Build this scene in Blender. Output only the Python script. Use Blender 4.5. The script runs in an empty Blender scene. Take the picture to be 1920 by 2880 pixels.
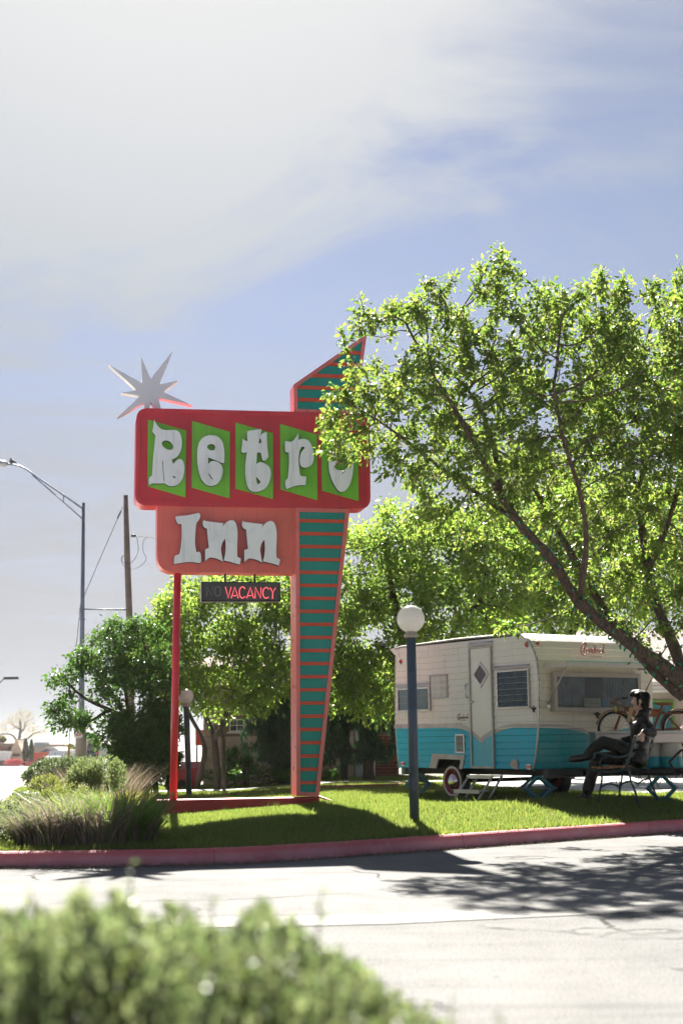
import bpy, bmesh, math, random
import numpy as np
from mathutils import Vector, Matrix, noise as mnoise
from mathutils.geometry import tessellate_polygon
random.seed(7); RNG = np.random.default_rng(11)
sc = bpy.context.scene
COL = sc.collection
R = math.radians

# ------------------------------------------------------------------ camera
EYE = Vector((0, 0, 1.15)); F = 4000.0; HOR = 2085.0; ROLL = 0.012
PITCH = math.atan((HOR - 1440) / F)
_f = Vector((0, math.cos(PITCH), math.sin(PITCH)))
_u0 = Vector((0, -math.sin(PITCH), math.cos(PITCH))); _r0 = Vector((1, 0, 0))
_up = _u0 * math.cos(ROLL) + _r0 * math.sin(ROLL)
_ri = _r0 * math.cos(ROLL) - _u0 * math.sin(ROLL)
cam = bpy.data.cameras.new('camera'); camo = bpy.data.objects.new('camera', cam); COL.objects.link(camo)
m = Matrix((_ri, _up, -_f)).transposed().to_4x4(); m.translation = EYE
camo.matrix_world = m
cam.sensor_fit = 'VERTICAL'; cam.sensor_height = 36; cam.sensor_width = 24; cam.lens = 50
cam.clip_start = 0.05; cam.clip_end = 6000
cam.dof.use_dof = True; cam.dof.focus_distance = 20.0; cam.dof.aperture_fstop = 2.0
sc.camera = camo

# ------------------------------------------------------------------ light
SUN_EL, SUN_AZ = R(41), R(-6.5)          # azimuth measured from +Y towards +X
SUNV = Vector((math.sin(SUN_AZ) * math.cos(SUN_EL), math.cos(SUN_AZ) * math.cos(SUN_EL), math.sin(SUN_EL)))
sl = bpy.data.lights.new('sun', 'SUN'); slo = bpy.data.objects.new('sun', sl); COL.objects.link(slo)
sl.energy = 2.4; sl.angle = R(0.6); sl.color = (1, .95, .86)
slo.rotation_euler = SUNV.to_track_quat('Z', 'Y').to_euler(); slo.location = (0, 0, 30)
sc.view_settings.view_transform = 'Standard'; sc.view_settings.look = 'None'
sc.view_settings.exposure = 3.28; sc.view_settings.gamma = 1
sc.render.film_transparent = False
sc.cycles.use_denoising = True
sc.cycles.max_bounces = 8; sc.cycles.diffuse_bounces = 3; sc.cycles.transmission_bounces = 5; sc.cycles.transparent_max_bounces = 8

class NT:
    def __init__(s, tree):
        s.t = tree; s.n = tree.nodes; s.l = tree.links
    def add(s, typ, ins=None, **kw):
        nd = s.n.new(typ)
        for k, v in kw.items(): setattr(nd, k, v)
        if ins:
            for k, v in ins.items(): s.set(nd, k, v)
        return nd
    def set(s, nd, k, v):
        sock = nd.inputs[k]
        if isinstance(v, bpy.types.NodeSocket): s.l.new(v, sock)
        else:
            if sock.type == 'RGBA' and hasattr(v, '__len__') and len(v) == 3: v = (*v, 1)
            sock.default_value = v
    def math(s, op, a, b=0.0, c=None, clamp=False):
        nd = s.add('ShaderNodeMath', operation=op, use_clamp=clamp); s.set(nd, 0, a); s.set(nd, 1, b)
        if c is not None: s.set(nd, 2, c)
        return nd.outputs[0]
    def mix(s, fac, a, b, mode='MIX'):
        nd = s.add('ShaderNodeMix', data_type='RGBA', blend_type=mode)
        s.set(nd, 0, fac); s.set(nd, 6, a); s.set(nd, 7, b); return nd.outputs[2]
    def ramp(s, fac, lo, hi, a=0.0, b=1.0, smooth=True):
        nd = s.add('ShaderNodeMapRange', interpolation_type='SMOOTHSTEP' if smooth else 'LINEAR')
        for i, v in enumerate((fac, lo, hi, a, b)): s.set(nd, i, v)
        return nd.outputs[0]
    def noise(s, vec, scale, detail=4, rough=.55, dist=0.0):
        nd = s.add('ShaderNodeTexNoise', {'Scale': scale, 'Detail': detail, 'Roughness': rough, 'Distortion': dist})
        if vec is not None: s.l.new(vec, nd.inputs['Vector'])
        return nd.outputs[0]

w = bpy.data.worlds.new('World'); sc.world = w; w.use_nodes = True
w.node_tree.nodes.clear(); N = NT(w.node_tree)
out = N.add('ShaderNodeOutputWorld')
sky = N.add('ShaderNodeTexSky', sky_type='NISHITA', sun_disc=False, sun_elevation=SUN_EL, sun_rotation=SUN_AZ,
            altitude=1600, air_density=.19, dust_density=.15, ozone_density=1.0)
tc = N.add('ShaderNodeTexCoord'); gen = tc.outputs['Generated']
sep = N.add('ShaderNodeSeparateXYZ', {0: gen})
zc = N.math('MAXIMUM', sep.outputs[2], 0.03)
cx = N.math('DIVIDE', sep.outputs[0], zc); cy = N.math('DIVIDE', sep.outputs[1], zc)
SEED = 18.7
cv = N.add('ShaderNodeCombineXYZ', {0: cx, 1: N.math('MULTIPLY', cy, .8), 2: SEED})
n1 = N.noise(cv.outputs[0], 1.25, 9, .64, 1.0); n2 = N.noise(cv.outputs[0], .42, 5, .5, .3)
dot = N.add('ShaderNodeVectorMath', operation='DOT_PRODUCT'); N.set(dot, 0, gen); N.set(dot, 1, SUNV)
d = dot.outputs['Value']
# thin cirrus: streaky patches everywhere, thickening into a veil round the sun and into haze at the horizon
nn = N.math('ADD', N.math('MULTIPLY', n1, .5), N.math('MULTIPLY', n2, .5))
BANK = Vector((math.sin(R(-19)) * math.cos(R(33)), math.cos(R(-19)) * math.cos(R(33)), math.sin(R(33))))   # cirrus bank beside the sun
dot2 = N.add('ShaderNodeVectorMath', operation='DOT_PRODUCT'); N.set(dot2, 0, gen); N.set(dot2, 1, BANK)
veil = N.ramp(N.math('ADD', dot2.outputs['Value'], N.math('MULTIPLY', N.math('SUBTRACT', nn, .5), .55)), .88, .985)
pat = N.math('ADD', .10, N.math('MULTIPLY', N.ramp(nn, .46, .66), .5))
hazeh = N.ramp(N.math('SUBTRACT', sep.outputs[2], N.math('MULTIPLY', N.math('SUBTRACT', n1, .5), .28)), .50, .06)
mask = N.math('MAXIMUM', N.math('MAXIMUM', veil, pat), N.math('MULTIPLY', hazeh, .97), clamp=True)
glow = N.math('POWER', N.math('MAXIMUM', d, 0.0), 7.0)
lum = N.math('ADD', N.ramp(sep.outputs[2], .0, .24, .050, .029), N.math('MULTIPLY', glow, .071))
tint = N.mix(N.ramp(N.math('ADD', glow, N.ramp(sep.outputs[2], .34, .0)), .15, 1.0), (.86, .97, 1.10), (1.0, .99, .975))
cloud = N.add('ShaderNodeVectorMath', operation='SCALE', ins={0: tint}); N.set(cloud, 'Scale', lum)
skys = N.add('ShaderNodeVectorMath', operation='SCALE', ins={0: sky.outputs[0]}); skys.inputs['Scale'].default_value = SKYK = 0.05
bw = N.add('ShaderNodeRGBToBW', {0: skys.outputs[0]})
skyd = N.mix(.42, skys.outputs[0], N.math('MULTIPLY', bw.outputs[0], .88))     # dusty desert air: paler, greyer blue
skyc = N.mix(N.math('MULTIPLY', mask, .97), skyd, cloud.outputs[0])
bg = N.add('ShaderNodeBackground', {0: skyc, 1: 1.0})
N.l.new(bg.outputs[0], out.inputs[0])

# ------------------------------------------------------------------ geometry of the view: pixel -> place
def ray(px, py): return _f + _ri * ((px - 960) / F) + _up * ((1440 - py) / F)
def at(px, py, Y):
    d = ray(px, py); return EYE + d * (Y / d.y)
def onplane(px, py, p0, n):
    d = ray(px, py); return EYE + d * ((Vector(p0) - EYE).dot(n) / d.dot(n))
_kx = np.array([-4.3, -3.32, -1.26, -.57, .44, 2.3, 4.32, 8.0, 16.0])
_ky = np.array([14.0, 13.80, 13.87, 14.22, 15.0, 16.45, 18.0, 20.9, 27.0])
_kd = np.linspace(-4.3, 16, 400); _kv = np.interp(_kd, _kx, _ky)
_kv = np.convolve(np.pad(_kv, 12, mode='edge'), np.ones(25) / 25, 'valid')
def kerbY(X): return np.interp(X, _kd, _kv)
def streetX(Y): return -6.0 - (np.asarray(Y) - 25) * .197
def sstep(t): t = np.clip(t, 0, 1); return t * t * (3 - 2 * t)
def gz(X, Y):
    X = np.asarray(X, float); Y = np.asarray(Y, float)
    d = Y - kerbY(X)
    z = .15 + .14 * np.clip((X + 2.47) / 2.2, 0, 1) * sstep(d / 2.6)
    z = z + sstep(d / 1.1) * .085 * np.exp(-((X - 3.3) / 1.5) ** 2 - ((Y - 18.6) / 1.1) ** 2)
    z = z - .012 * np.clip(Y - 40, 0, 1e9)
    return z + .006 * np.sin(X * 2.1 + Y * 1.3)
def gzf(X, Y): return float(gz(X, Y))
def roadz(Y): return -.011 * max(0.0, Y - 40)

# ------------------------------------------------------------------ helpers: meshes
def basis(o=(0, 0, 0), x=(1, 0, 0), y=(0, 1, 0), z=(0, 0, 1)):
    M = Matrix((Vector(x), Vector(y), Vector(z))).transposed().to_4x4(); M.translation = Vector(o); return M
def perp(d):
    d = Vector(d).normalized(); a = Vector((0, 0, 1)) if abs(d.z) < .9 else Vector((1, 0, 0))
    u = d.cross(a).normalized(); return u, d.cross(u)
class MB:
    def __init__(s): s.v = []; s.f = []; s.sm = []
    def raw(s, v, f, smooth=False):
        o = len(s.v); s.v += [tuple(p) for p in v]; s.f += [tuple(i + o for i in q) for q in f]; s.sm += [smooth] * len(f); return s
    def box(s, c, size, M=None, bev=0.0):
        x, y, z = (a / 2 for a in size); c = Vector(c)
        if bev <= 0:
            P = [Vector((i * x, j * y, k * z)) for k in (-1, 1) for j in (-1, 1) for i in (-1, 1)]
            Fc = [(0, 2, 3, 1), (4, 5, 7, 6), (0, 1, 5, 4), (2, 6, 7, 3), (0, 4, 6, 2), (1, 3, 7, 5)]
        else:
            b = min(bev, x * .95, y * .95, z * .95); ring = []
            def lay(ax, ay, zz): return [Vector((-ax + b, -ay, zz)), Vector((ax - b, -ay, zz)), Vector((ax, -ay + b, zz)), Vector((ax, ay - b, zz)),
                                         Vector((ax - b, ay, zz)), Vector((-ax + b, ay, zz)), Vector((-ax, ay - b, zz)), Vector((-ax, -ay + b, zz))]
            P = lay(x - b * .6, y - b * .6, -z) + lay(x, y, -z + b) + lay(x, y, z - b) + lay(x - b * .6, y - b * .6, z)
            Fc = [tuple(range(7, -1, -1)), tuple(range(24, 32))]
            for L in range(3):
                for i in range(8): Fc.append((L * 8 + i, L * 8 + (i + 1) % 8, L * 8 + 8 + (i + 1) % 8, L * 8 + 8 + i))
        P = [c + (M @ p if M is not None else p) for p in P]
        return s.raw(P, Fc)
    def prism(s, outer, M, d0, d1, holes=(), front_only=False):
        """polygon in (x,z) of frame M, extruded along y from d0 (front) to d1"""
        loops = [outer] + list(holes)
        vv = [[Vector((p[0], p[1], 0)) for p in L] for L in loops]
        tri = tessellate_polygon(vv); flat = [p for L in loops for p in L]; n = len(flat)
        P = [M @ Vector((p[0], d0, p[1])) for p in flat] + [M @ Vector((p[0], d1, p[1])) for p in flat]
        Fc = []
        for a, b, c in tri:
            pa, pb, pc = flat[a], flat[b], flat[c]
            if (pb[0] - pa[0]) * (pc[1] - pa[1]) - (pb[1] - pa[1]) * (pc[0] - pa[0]) < 0: b, c = c, b
            Fc.append((a, b, c))
            if not front_only: Fc.append((a + n, c + n, b + n))
        o = 0
        for li, L in enumerate(loops):
            k = len(L); area = sum(L[i][0] * L[(i + 1) % k][1] - L[(i + 1) % k][0] * L[i][1] for i in range(k))
            fl = (area < 0) != (li > 0)
            for i in range(k):
                a, b = o + i, o + (i + 1) % k
                Fc.append((b, a, a + n, b + n) if fl else (a, a + n, b + n, b))
            o += k
        return s.raw(P, Fc)
    def tube(s, pts, r, seg=8, cap=True, smooth=True):
        pts = [Vector(p) for p in pts]; n = len(pts); rr = r if hasattr(r, '__len__') else [r] * n
        P = []; u = None
        for i, p in enumerate(pts):
            d = (pts[min(i + 1, n - 1)] - pts[max(i - 1, 0)]).normalized()
            if u is None: u, v = perp(d)
            else:
                u = (u - d * u.dot(d)).normalized(); v = d.cross(u)
            for k in range(seg):
                a = 2 * math.pi * k / seg; P.append(p + (u * math.cos(a) + v * math.sin(a)) * rr[i])
        Fc = [(i * seg + k, i * seg + (k + 1) % seg, (i + 1) * seg + (k + 1) % seg, (i + 1) * seg + k) for i in range(n - 1) for k in range(seg)]
        if cap: Fc += [tuple(range(seg - 1, -1, -1)), tuple((n - 1) * seg + k for k in range(seg))]
        return s.raw(P, Fc, smooth)
    def lathe(s, prof, o=(0, 0, 0), axis=(0, 0, 1), seg=20, smooth=True):
        ax = Vector(axis).normalized(); u, v = perp(ax); o = Vector(o); P = []
        for (r, h) in prof:
            for k in range(seg):
                a = 2 * math.pi * k / seg; P.append(o + ax * h + (u * math.cos(a) + v * math.sin(a)) * r)
        n = len(prof)
        Fc = [(i * seg + k, i * seg + (k + 1) % seg, (i + 1) * seg + (k + 1) % seg, (i + 1) * seg + k) for i in range(n - 1) for k in range(seg)]
        return s.raw(P, Fc, smooth)
    def ball(s, c, r, seg=14, rings=9, scale=(1, 1, 1), M=None):
        P = []; c = Vector(c)
        for i in range(rings + 1):
            t = math.pi * i / rings
            for k in range(seg):
                a = 2 * math.pi * k / seg
                q = Vector((math.sin(t) * math.cos(a) * scale[0], math.sin(t) * math.sin(a) * scale[1], math.cos(t) * scale[2])) * r
                P.append(c + (M @ q if M is not None else q))
        Fc = [(i * seg + k, (i + 1) * seg + k, (i + 1) * seg + (k + 1) % seg, i * seg + (k + 1) % seg) for i in range(rings) for k in range(seg)]
        return s.raw(P, Fc, True)
    def build(s, name, mat, parent=None, **tags):
        me = bpy.data.meshes.new(name); me.from_pydata(s.v, [], s.f)
        me.polygons.foreach_set('use_smooth', s.sm); me.update()
        return link(name, me, mat, parent, **tags)
def link(name, me, mat, parent=None, **tags):
    o = bpy.data.objects.new(name, me); COL.objects.link(o)
    if mat is not None and not me.materials: me.materials.append(mat)
    if parent is not None: o.parent = parent
    for k, v in tags.items():
        if v is not None: o[k] = v
    return o
def empty(name, label, cat, loc=(0, 0, 0), rz=0.0, group=None):
    o = bpy.data.objects.new(name, None); COL.objects.link(o); o.location = loc; o.rotation_euler = (0, 0, rz); o.empty_display_size = .2
    o['label'] = label; o['category'] = cat
    if group: o['group'] = group
    o.matrix_basis = Matrix.Translation(Vector(loc)) @ Matrix.Rotation(rz, 4, 'Z')
    return o
def children(o): return [c for c in bpy.data.objects if c.parent == o]
def copy_tree(o, parent=None):
    c = o.copy(); COL.objects.link(c); c.parent = parent
    for ch in children(o): copy_tree(ch, c)
    return c
def npmesh(name, V, Fq, smooth=False):
    """V (n,3), Fq (m,k) faces of equal size"""
    V = np.ascontiguousarray(V, np.float32); Fq = np.ascontiguousarray(Fq, np.int32); k = Fq.shape[1]
    me = bpy.data.meshes.new(name)
    me.vertices.add(len(V)); me.vertices.foreach_set('co', V.ravel())
    me.loops.add(Fq.size); me.loops.foreach_set('vertex_index', Fq.ravel())
    me.polygons.add(len(Fq)); me.polygons.foreach_set('loop_start', np.arange(0, Fq.size, k, dtype=np.int32))
    me.polygons.foreach_set('use_smooth', np.full(len(Fq), smooth))
    me.update(calc_edges=True); return me
def spline(pts, closed=True, step=.12, sub=5):
    """smooth loop through points; a third value of 1 marks a sharp corner"""
    n = len(pts); o = []
    cor = [len(p) > 2 and p[2] for p in pts]; P = [Vector(p[:2]) for p in pts]
    rng = range(n if closed else n - 1)
    for i in rng:
        a, b = P[i], P[(i + 1) % n]
        pa = P[i - 1] if (not cor[i] and (closed or i > 0)) else a
        nb = P[(i + 2) % n] if (not cor[(i + 1) % n] and (closed or i + 2 < n)) else b
        m0 = (b - pa) * .5; m1 = (nb - a) * .5
        for k in range(sub):
            t = k / sub; t2, t3 = t * t, t * t * t
            o.append(a * (2 * t3 - 3 * t2 + 1) + m0 * (t3 - 2 * t2 + t) + b * (-2 * t3 + 3 * t2) + m1 * (t3 - t2))
    if not closed: o.append(P[-1])
    return [(p.x, p.y) for p in o]
def rrect(x0, z0, x1, z1, r, seg=6, which=(1, 1, 1, 1)):
    o = []
    for (cx_, cz_, a0, on) in ((x1 - r, z0 + r, -90, which[1]), (x1 - r, z1 - r, 0, which[2]), (x0 + r, z1 - r, 90, which[3]), (x0 + r, z0 + r, 180, which[0])):
        if on:
            for k in range(seg + 1):
                a = R(a0 + 90 * k / seg); o.append((cx_ + r * math.cos(a), cz_ + r * math.sin(a)))
        else:
            o.append((cx_ + (r if a0 in (-90, 0) else -r), cz_ + (r if a0 in (0, 90) else -r)))
    return o

# ------------------------------------------------------------------ helpers: materials
def material(name):
    m = bpy.data.materials.new(name); m.use_nodes = True; m.node_tree.nodes.clear(); return m, NT(m.node_tree)
def paint(name, col, rough=.5, metal=0.0, var=.12, scale=3.0, dirt=None, dirt_amt=.3, dirt_scale=6.0, bump=0.0, bscale=60.0, spec=.5, coat=0.0, streak=0.0):
    m, n = material(name)
    o = n.add('ShaderNodeOutputMaterial'); b = n.add('ShaderNodeBsdfPrincipled')
    t = n.add('ShaderNodeTexCoord').outputs['Object']
    nz = n.noise(t, scale, 5, .6)
    c = n.mix(n.ramp(nz, .3, .7), [x * (1 - var) for x in col], [min(1, x * (1 + var)) for x in col])
    if streak:
        smp = n.add('ShaderNodeMapping', {'Scale': (7, 7, .45)}); n.l.new(t, smp.inputs[0])
        c = n.mix(n.ramp(n.noise(smp.outputs[0], 2.2, 6, .65), .48, .74, 0, streak), c, [x * .45 + .03 for x in col])
    if dirt:
        dn = n.noise(t, dirt_scale, 8, .72, .3)
        c = n.mix(n.ramp(dn, .52, .72, 0, dirt_amt), c, dirt)
    n.set(b, 'Base Color', c)
    rn = n.noise(t, scale * 4, 4)
    n.set(b, 'Roughness', n.ramp(rn, .2, .8, max(.02, rough - .08), min(1, rough + .1)))
    b.inputs['Metallic'].default_value = metal; b.inputs['Specular IOR Level'].default_value = spec
    if coat: b.inputs['Coat Weight'].default_value = coat
    if bump:
        bn = n.add('ShaderNodeBump', {'Height': n.noise(t, bscale, 6, .65), 'Strength': bump, 'Distance': .02}); n.l.new(bn.outputs[0], b.inputs['Normal'])
    n.l.new(b.outputs[0], o.inputs[0]); return m
def leafmat(name, c0, c1, tr0, tr1, rough=.45, tmix=.5, k=1.38):
    """two-sided leaf: diffuse + light passing through, each leaf its own tint"""
    c0, c1, tr0, tr1 = ([min(.9, x * k) for x in c] for c in (c0, c1, tr0, tr1))
    m, n = material(name); o = n.add('ShaderNodeOutputMaterial'); g = n.add('ShaderNodeNewGeometry')
    rd = g.outputs['Random Per Island']
    b = n.add('ShaderNodeBsdfPrincipled', {'Base Color': n.mix(rd, c0, c1), 'Roughness': rough}); b.inputs['Specular IOR Level'].default_value = .35
    t = n.add('ShaderNodeBsdfTranslucent', {'Color': n.mix(rd, tr0, tr1)})
    x = n.add('ShaderNodeMixShader', {0: tmix}); n.l.new(b.outputs[0], x.inputs[1]); n.l.new(t.outputs[0], x.inputs[2])
    n.l.new(x.outputs[0], o.inputs[0]); return m
def emit(name, col, s):
    m, n = material(name); o = n.add('ShaderNodeOutputMaterial')
    b = n.add('ShaderNodeBsdfPrincipled', {'Base Color': col, 'Roughness': .3, 'Emission Color': col, 'Emission Strength': s})
    n.l.new(b.outputs[0], o.inputs[0]); return m
def glassy(name, col, rough=.06):
    m, n = material(name); o = n.add('ShaderNodeOutputMaterial')
    t = n.add('ShaderNodeBsdfTransparent', {0: col}); g = n.add('ShaderNodeBsdfGlossy', {'Roughness': rough, 'Color': (1, 1, 1)})
    fr = n.add('ShaderNodeFresnel', {'IOR': 1.5}); x = n.add('ShaderNodeMixShader')
    n.l.new(fr.outputs[0], x.inputs[0]); n.l.new(t.outputs[0], x.inputs[1]); n.l.new(g.outputs[0], x.inputs[2])
    n.l.new(x.outputs[0], o.inputs[0]); return m
# ================================================================== the setting
def asphalt_mat():
    m, n = material('asphalt'); o = n.add('ShaderNodeOutputMaterial'); b = n.add('ShaderNodeBsdfPrincipled')
    t = n.add('ShaderNodeTexCoord').outputs['Object']
    big = n.noise(t, .25, 5, .6, .4); mid = n.noise(t, 2.2, 6, .65); fine = n.noise(t, 75, 3, .7); grit = n.noise(t, 22, 5, .8)
    c = n.mix(n.ramp(big, .35, .65), (.19, .189, .187), (.25, .248, .245))
    c = n.mix(n.ramp(mid, .45, .75, 0, .4), c, (.15, .149, .147))
    c = n.mix(n.ramp(fine, .45, .62, 0, .75), c, (.075, .074, .072)); c = n.mix(n.ramp(grit, .55, .72, 0, .5), c, (.32, .315, .31))
    st = n.noise(t, 9, 6, .7)
    c = n.mix(n.ramp(st, .60, .70, 0, .5), c, (.05, .047, .043))
    tm = n.add('ShaderNodeMapping', {'Rotation': (0, 0, R(-28)), 'Scale': (.12, 1.6, 1)}); n.l.new(t, tm.inputs[0])
    c = n.mix(n.ramp(n.noise(tm.outputs[0], 1.4, 6, .6), .50, .68, 0, .45), c, (.12, .119, .117))
    # crack network
    wv = n.add('ShaderNodeVectorMath', operation='ADD'); n.l.new(t, wv.inputs[0])
    dn = n.add('ShaderNodeTexNoise', {'Scale': 1.3, 'Detail': 6.0}); n.l.new(t, dn.inputs['Vector'])
    sc2 = n.add('ShaderNodeVectorMath', operation='SCALE', ins={0: dn.outputs['Color'], 'Scale': .9}); n.l.new(sc2.outputs[0], wv.inputs[1])
    vo = n.add('ShaderNodeTexVoronoi', {'Scale': .42}, feature='DISTANCE_TO_EDGE'); n.l.new(wv.outputs[0], vo.inputs['Vector'])
    crack = n.ramp(vo.outputs['Distance'], .004, .012, 1, 0)
    crack = n.math('MULTIPLY', crack, n.ramp(n.noise(t, .6, 3), .48, .62))
    c = n.mix(n.math('MULTIPLY', crack, .8), c, (.03, .028, .026))
    n.set(b, 'Base Color', c); n.set(b, 'Roughness', n.ramp(mid, .3, .7, .72, .86)); b.inputs['Specular IOR Level'].default_value = .02
    h = n.math('SUBTRACT', n.math('ADD', n.math('MULTIPLY', fine, .5), grit), n.math('MULTIPLY', crack, 2.0))
    bn = n.add('ShaderNodeBump', {'Height': h, 'Strength': .75, 'Distance': .008}); n.l.new(bn.outputs[0], b.inputs['Normal'])
    n.l.new(b.outputs[0], o.inputs[0]); return m
M_ASPH = asphalt_mat()
def concrete_mat(name, a, b_, dirt=(.2, .17, .14)):
    return paint(name, [(x + y) / 2 for x, y in zip(a, b_)], .85, var=.12, scale=1.2, dirt=dirt, dirt_amt=.5, dirt_scale=2.5, bump=.35, bscale=45)
M_CONC = concrete_mat('pale_concrete', (.42, .41, .39), (.5, .49, .47))

# ground sheet: road in front, street to the left, falling slowly away into the distance
ys = np.concatenate([np.linspace(-60, 40, 26), np.linspace(46, 400, 40), np.linspace(450, 2600, 24)])
xs = np.concatenate([np.linspace(-900, -60, 12), np.linspace(-50, 50, 26), np.linspace(60, 900, 12)])
XX, YY = np.meshgrid(xs, ys); ZZ = np.where(YY > 40, -.011 * (YY - 40), 0.0)
V = np.stack([XX, YY, ZZ], -1).reshape(-1, 3); nx = len(xs)
idx = np.arange(len(V)).reshape(len(ys), nx); Fq = np.stack([idx[:-1, :-1], idx[:-1, 1:], idx[1:, 1:], idx[1:, :-1]], -1).reshape(-1, 4)
link('road', npmesh('road', V, Fq), M_ASPH, kind='structure')

# concrete drain pan along the road with its pale patch
def strip(name, path, w0, w1, z, mat, **tags):
    mb = MB(); P = []
    for i, (x, y) in enumerate(path):
        a = Vector(path[max(i - 1, 0)]); b = Vector(path[min(i + 1, len(path) - 1)]); t = (b - a).normalized(); nn_ = Vector((-t.y, t.x))
        for wv in (w0, w1): P.append((x + nn_.x * wv, y + nn_.y * wv, z))
    mb.raw(P, [(2 * i, 2 * i + 2, 2 * i + 3, 2 * i + 1) for i in range(len(path) - 1)]); return mb.build(name, mat, **tags)
M_PAN = concrete_mat('drain_pan_concrete', (.15, .147, .14), (.17, .166, .16), (.07, .066, .06))
pth = [(x, 9.55 + .52 * max(0, x - .2) ** 1.0 * .55 + .02 * math.sin(x * 2)) for x in np.linspace(-9, 12, 60)]
strip('gutter_pan', pth, -.26, .26, .005, M_PAN, kind='structure')

# street to the left: pale, worn concrete
M_STREET = concrete_mat('street_concrete', (.40, .40, .39), (.46, .45, .44), (.26, .25, .24))
mb = MB(); P = []
for Y in np.linspace(15, 230, 60):
    xr = float(streetX(Y)) - .12
    for dx in (0, -14): P.append((xr + dx, Y, roadz(Y) + .006))
mb.raw(P, [(2 * i, 2 * i + 1, 2 * i + 3, 2 * i + 2) for i in range(59)]); mb.build('street', M_STREET, kind='structure')
M_TAR = paint('tar_joint', (.05, .05, .05), .8)
for (a, b) in (((0, 2241), (165, 2205)), ((0, 2262), (150, 2248))):
    pa, pb = [EYE + ray(*q) * (-1.138 / ray(*q).z) for q in (a, b)]
    t = (pb - pa).normalized(); s_ = Vector((-t.y, t.x, 0)) * .05
    pts = [pa + (pb - pa) * k / 12 + s_ * random.uniform(-2, 2) for k in range(13)]
    P = [q for p in pts for q in (p + s_, p - s_)]
    MB().raw(P, [(2 * i, 2 * i + 1, 2 * i + 3, 2 * i + 2) for i in range(12)]).build('tar_joint', M_TAR, kind='structure')

# lawn
def lawn_mat():
    m, n = material('lawn_soil'); o = n.add('ShaderNodeOutputMaterial'); b = n.add('ShaderNodeBsdfPrincipled')
    t = n.add('ShaderNodeTexCoord').outputs['Object']; a = n.noise(t, 1.1, 5, .6); f = n.noise(t, 30, 4, .7)
    c = n.mix(n.ramp(a, .35, .7), (.05, .07, .018), (.10, .09, .045)); c = n.mix(n.ramp(f, .4, .7, 0, .5), c, (.05, .04, .02))
    n.set(b, 'Base Color', c); n.set(b, 'Roughness', .9); bn = n.add('ShaderNodeBump', {'Height': f, 'Strength': .8, 'Distance': .02}); n.l.new(bn.outputs[0], b.inputs['Normal'])
    n.l.new(b.outputs[0], o.inputs[0]); return m
M_LAWN = lawn_mat()
ys = np.concatenate([np.arange(13.6, 24, .12), np.arange(24, 36, .4), np.arange(36, 75, 2.0)]); us = np.linspace(0, 1, 150)
P = []
for Y in ys:
    xl = float(streetX(Y)) + .02; X = xl + us ** 1.25 * (16 - xl)
    Yc = np.maximum(Y, kerbY(X) + .13); P.append(np.stack([X, Yc, gz(X, Yc) - .004], -1))
V = np.concatenate(P); idx = np.arange(len(V)).reshape(len(ys), 150)
Fq = np.stack([idx[:-1, :-1], idx[:-1, 1:], idx[1:, 1:], idx[1:, :-1]], -1).reshape(-1, 4)
A = V[Fq]; area = np.abs((A[:, 2, 0] - A[:, 0, 0]) * (A[:, 3, 1] - A[:, 1, 1]) - (A[:, 2, 1] - A[:, 0, 1]) * (A[:, 3, 0] - A[:, 1, 0]))
lawn = link('lawn', npmesh('lawn', V, Fq[area > 1e-5], True), M_LAWN, kind='structure')

# motel drive behind the caravan, garden path across the lawn
def sheet(name, xf0, xf1, y0, y1, mat, dz, nx=24, ny=24, **tags):
    P = []
    for j in range(ny + 1):
        Y = y0 + (y1 - y0) * j / ny
        for i in range(nx + 1):
            X = xf0(Y) + (xf1(Y) - xf0(Y)) * i / nx; P.append((X, Y, gzf(X, Y) + dz))
    mb = MB(); mb.raw(P, [(j * (nx + 1) + i, j * (nx + 1) + i + 1, (j + 1) * (nx + 1) + i + 1, (j + 1) * (nx + 1) + i) for j in range(ny) for i in range(nx)])
    return mb.build(name, mat, **tags)
sheet('driveway', lambda Y: max(2.6, 4.6 - (Y - 22.2) * .55), lambda Y: 26, 22.2, 44, M_CONC, .02, kind='structure')
sheet('garden_path', lambda Y: float(streetX(Y)) + .3, lambda Y: 2.2, 29.4, 30.3, M_CONC, .035, 40, 2, kind='structure')

# kerb: swept in blocks, worn red paint
def kerb_mat():
    m, n = material('red_kerb_paint'); o = n.add('ShaderNodeOutputMaterial'); b = n.add('ShaderNodeBsdfPrincipled')
    t = n.add('ShaderNodeTexCoord').outputs['Object']; g = n.add('ShaderNodeSeparateXYZ', {0: t})
    a = n.noise(t, 2.2, 6, .7); f = n.noise(t, 14, 7, .72); sp = n.noise(t, 55, 4, .6)
    c = n.mix(n.ramp(a, .3, .7), (.46, .15, .18), (.56, .24, .28))
    up = n.ramp(g.outputs[2], .075, .135)
    c = n.mix(n.math('MULTIPLY', up, .75), c, (.52, .085, .10))
    c = n.mix(n.ramp(n.noise(t, 5, 8, .75, .5), .56, .66, 0, .55), c, (.46, .27, .27)); c = n.mix(n.ramp(f, .58, .66, 0, .9), c, (.27, .22, .20)); c = n.mix(n.ramp(sp, .66, .72, 0, .9), c, (.08, .06, .06))
    c = n.mix(n.math('MULTIPLY', n.ramp(g.outputs[2], .05, .0), n.ramp(f, .35, .6)), c, (.12, .10, .085))
    n.set(b, 'Base Color', c); n.set(b, 'Roughness', .62); bn = n.add('ShaderNodeBump', {'Height': n.math('ADD', f, n.math('MULTIPLY', sp, .4)), 'Strength': .6, 'Distance': .012}); n.l.new(bn.outputs[0], b.inputs['Normal'])
    n.l.new(b.outputs[0], o.inputs[0]); return m
M_KERB = kerb_mat()
kp = [(float(x), float(kerbY(x))) for x in np.linspace(16, -3.5, 140)]
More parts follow.
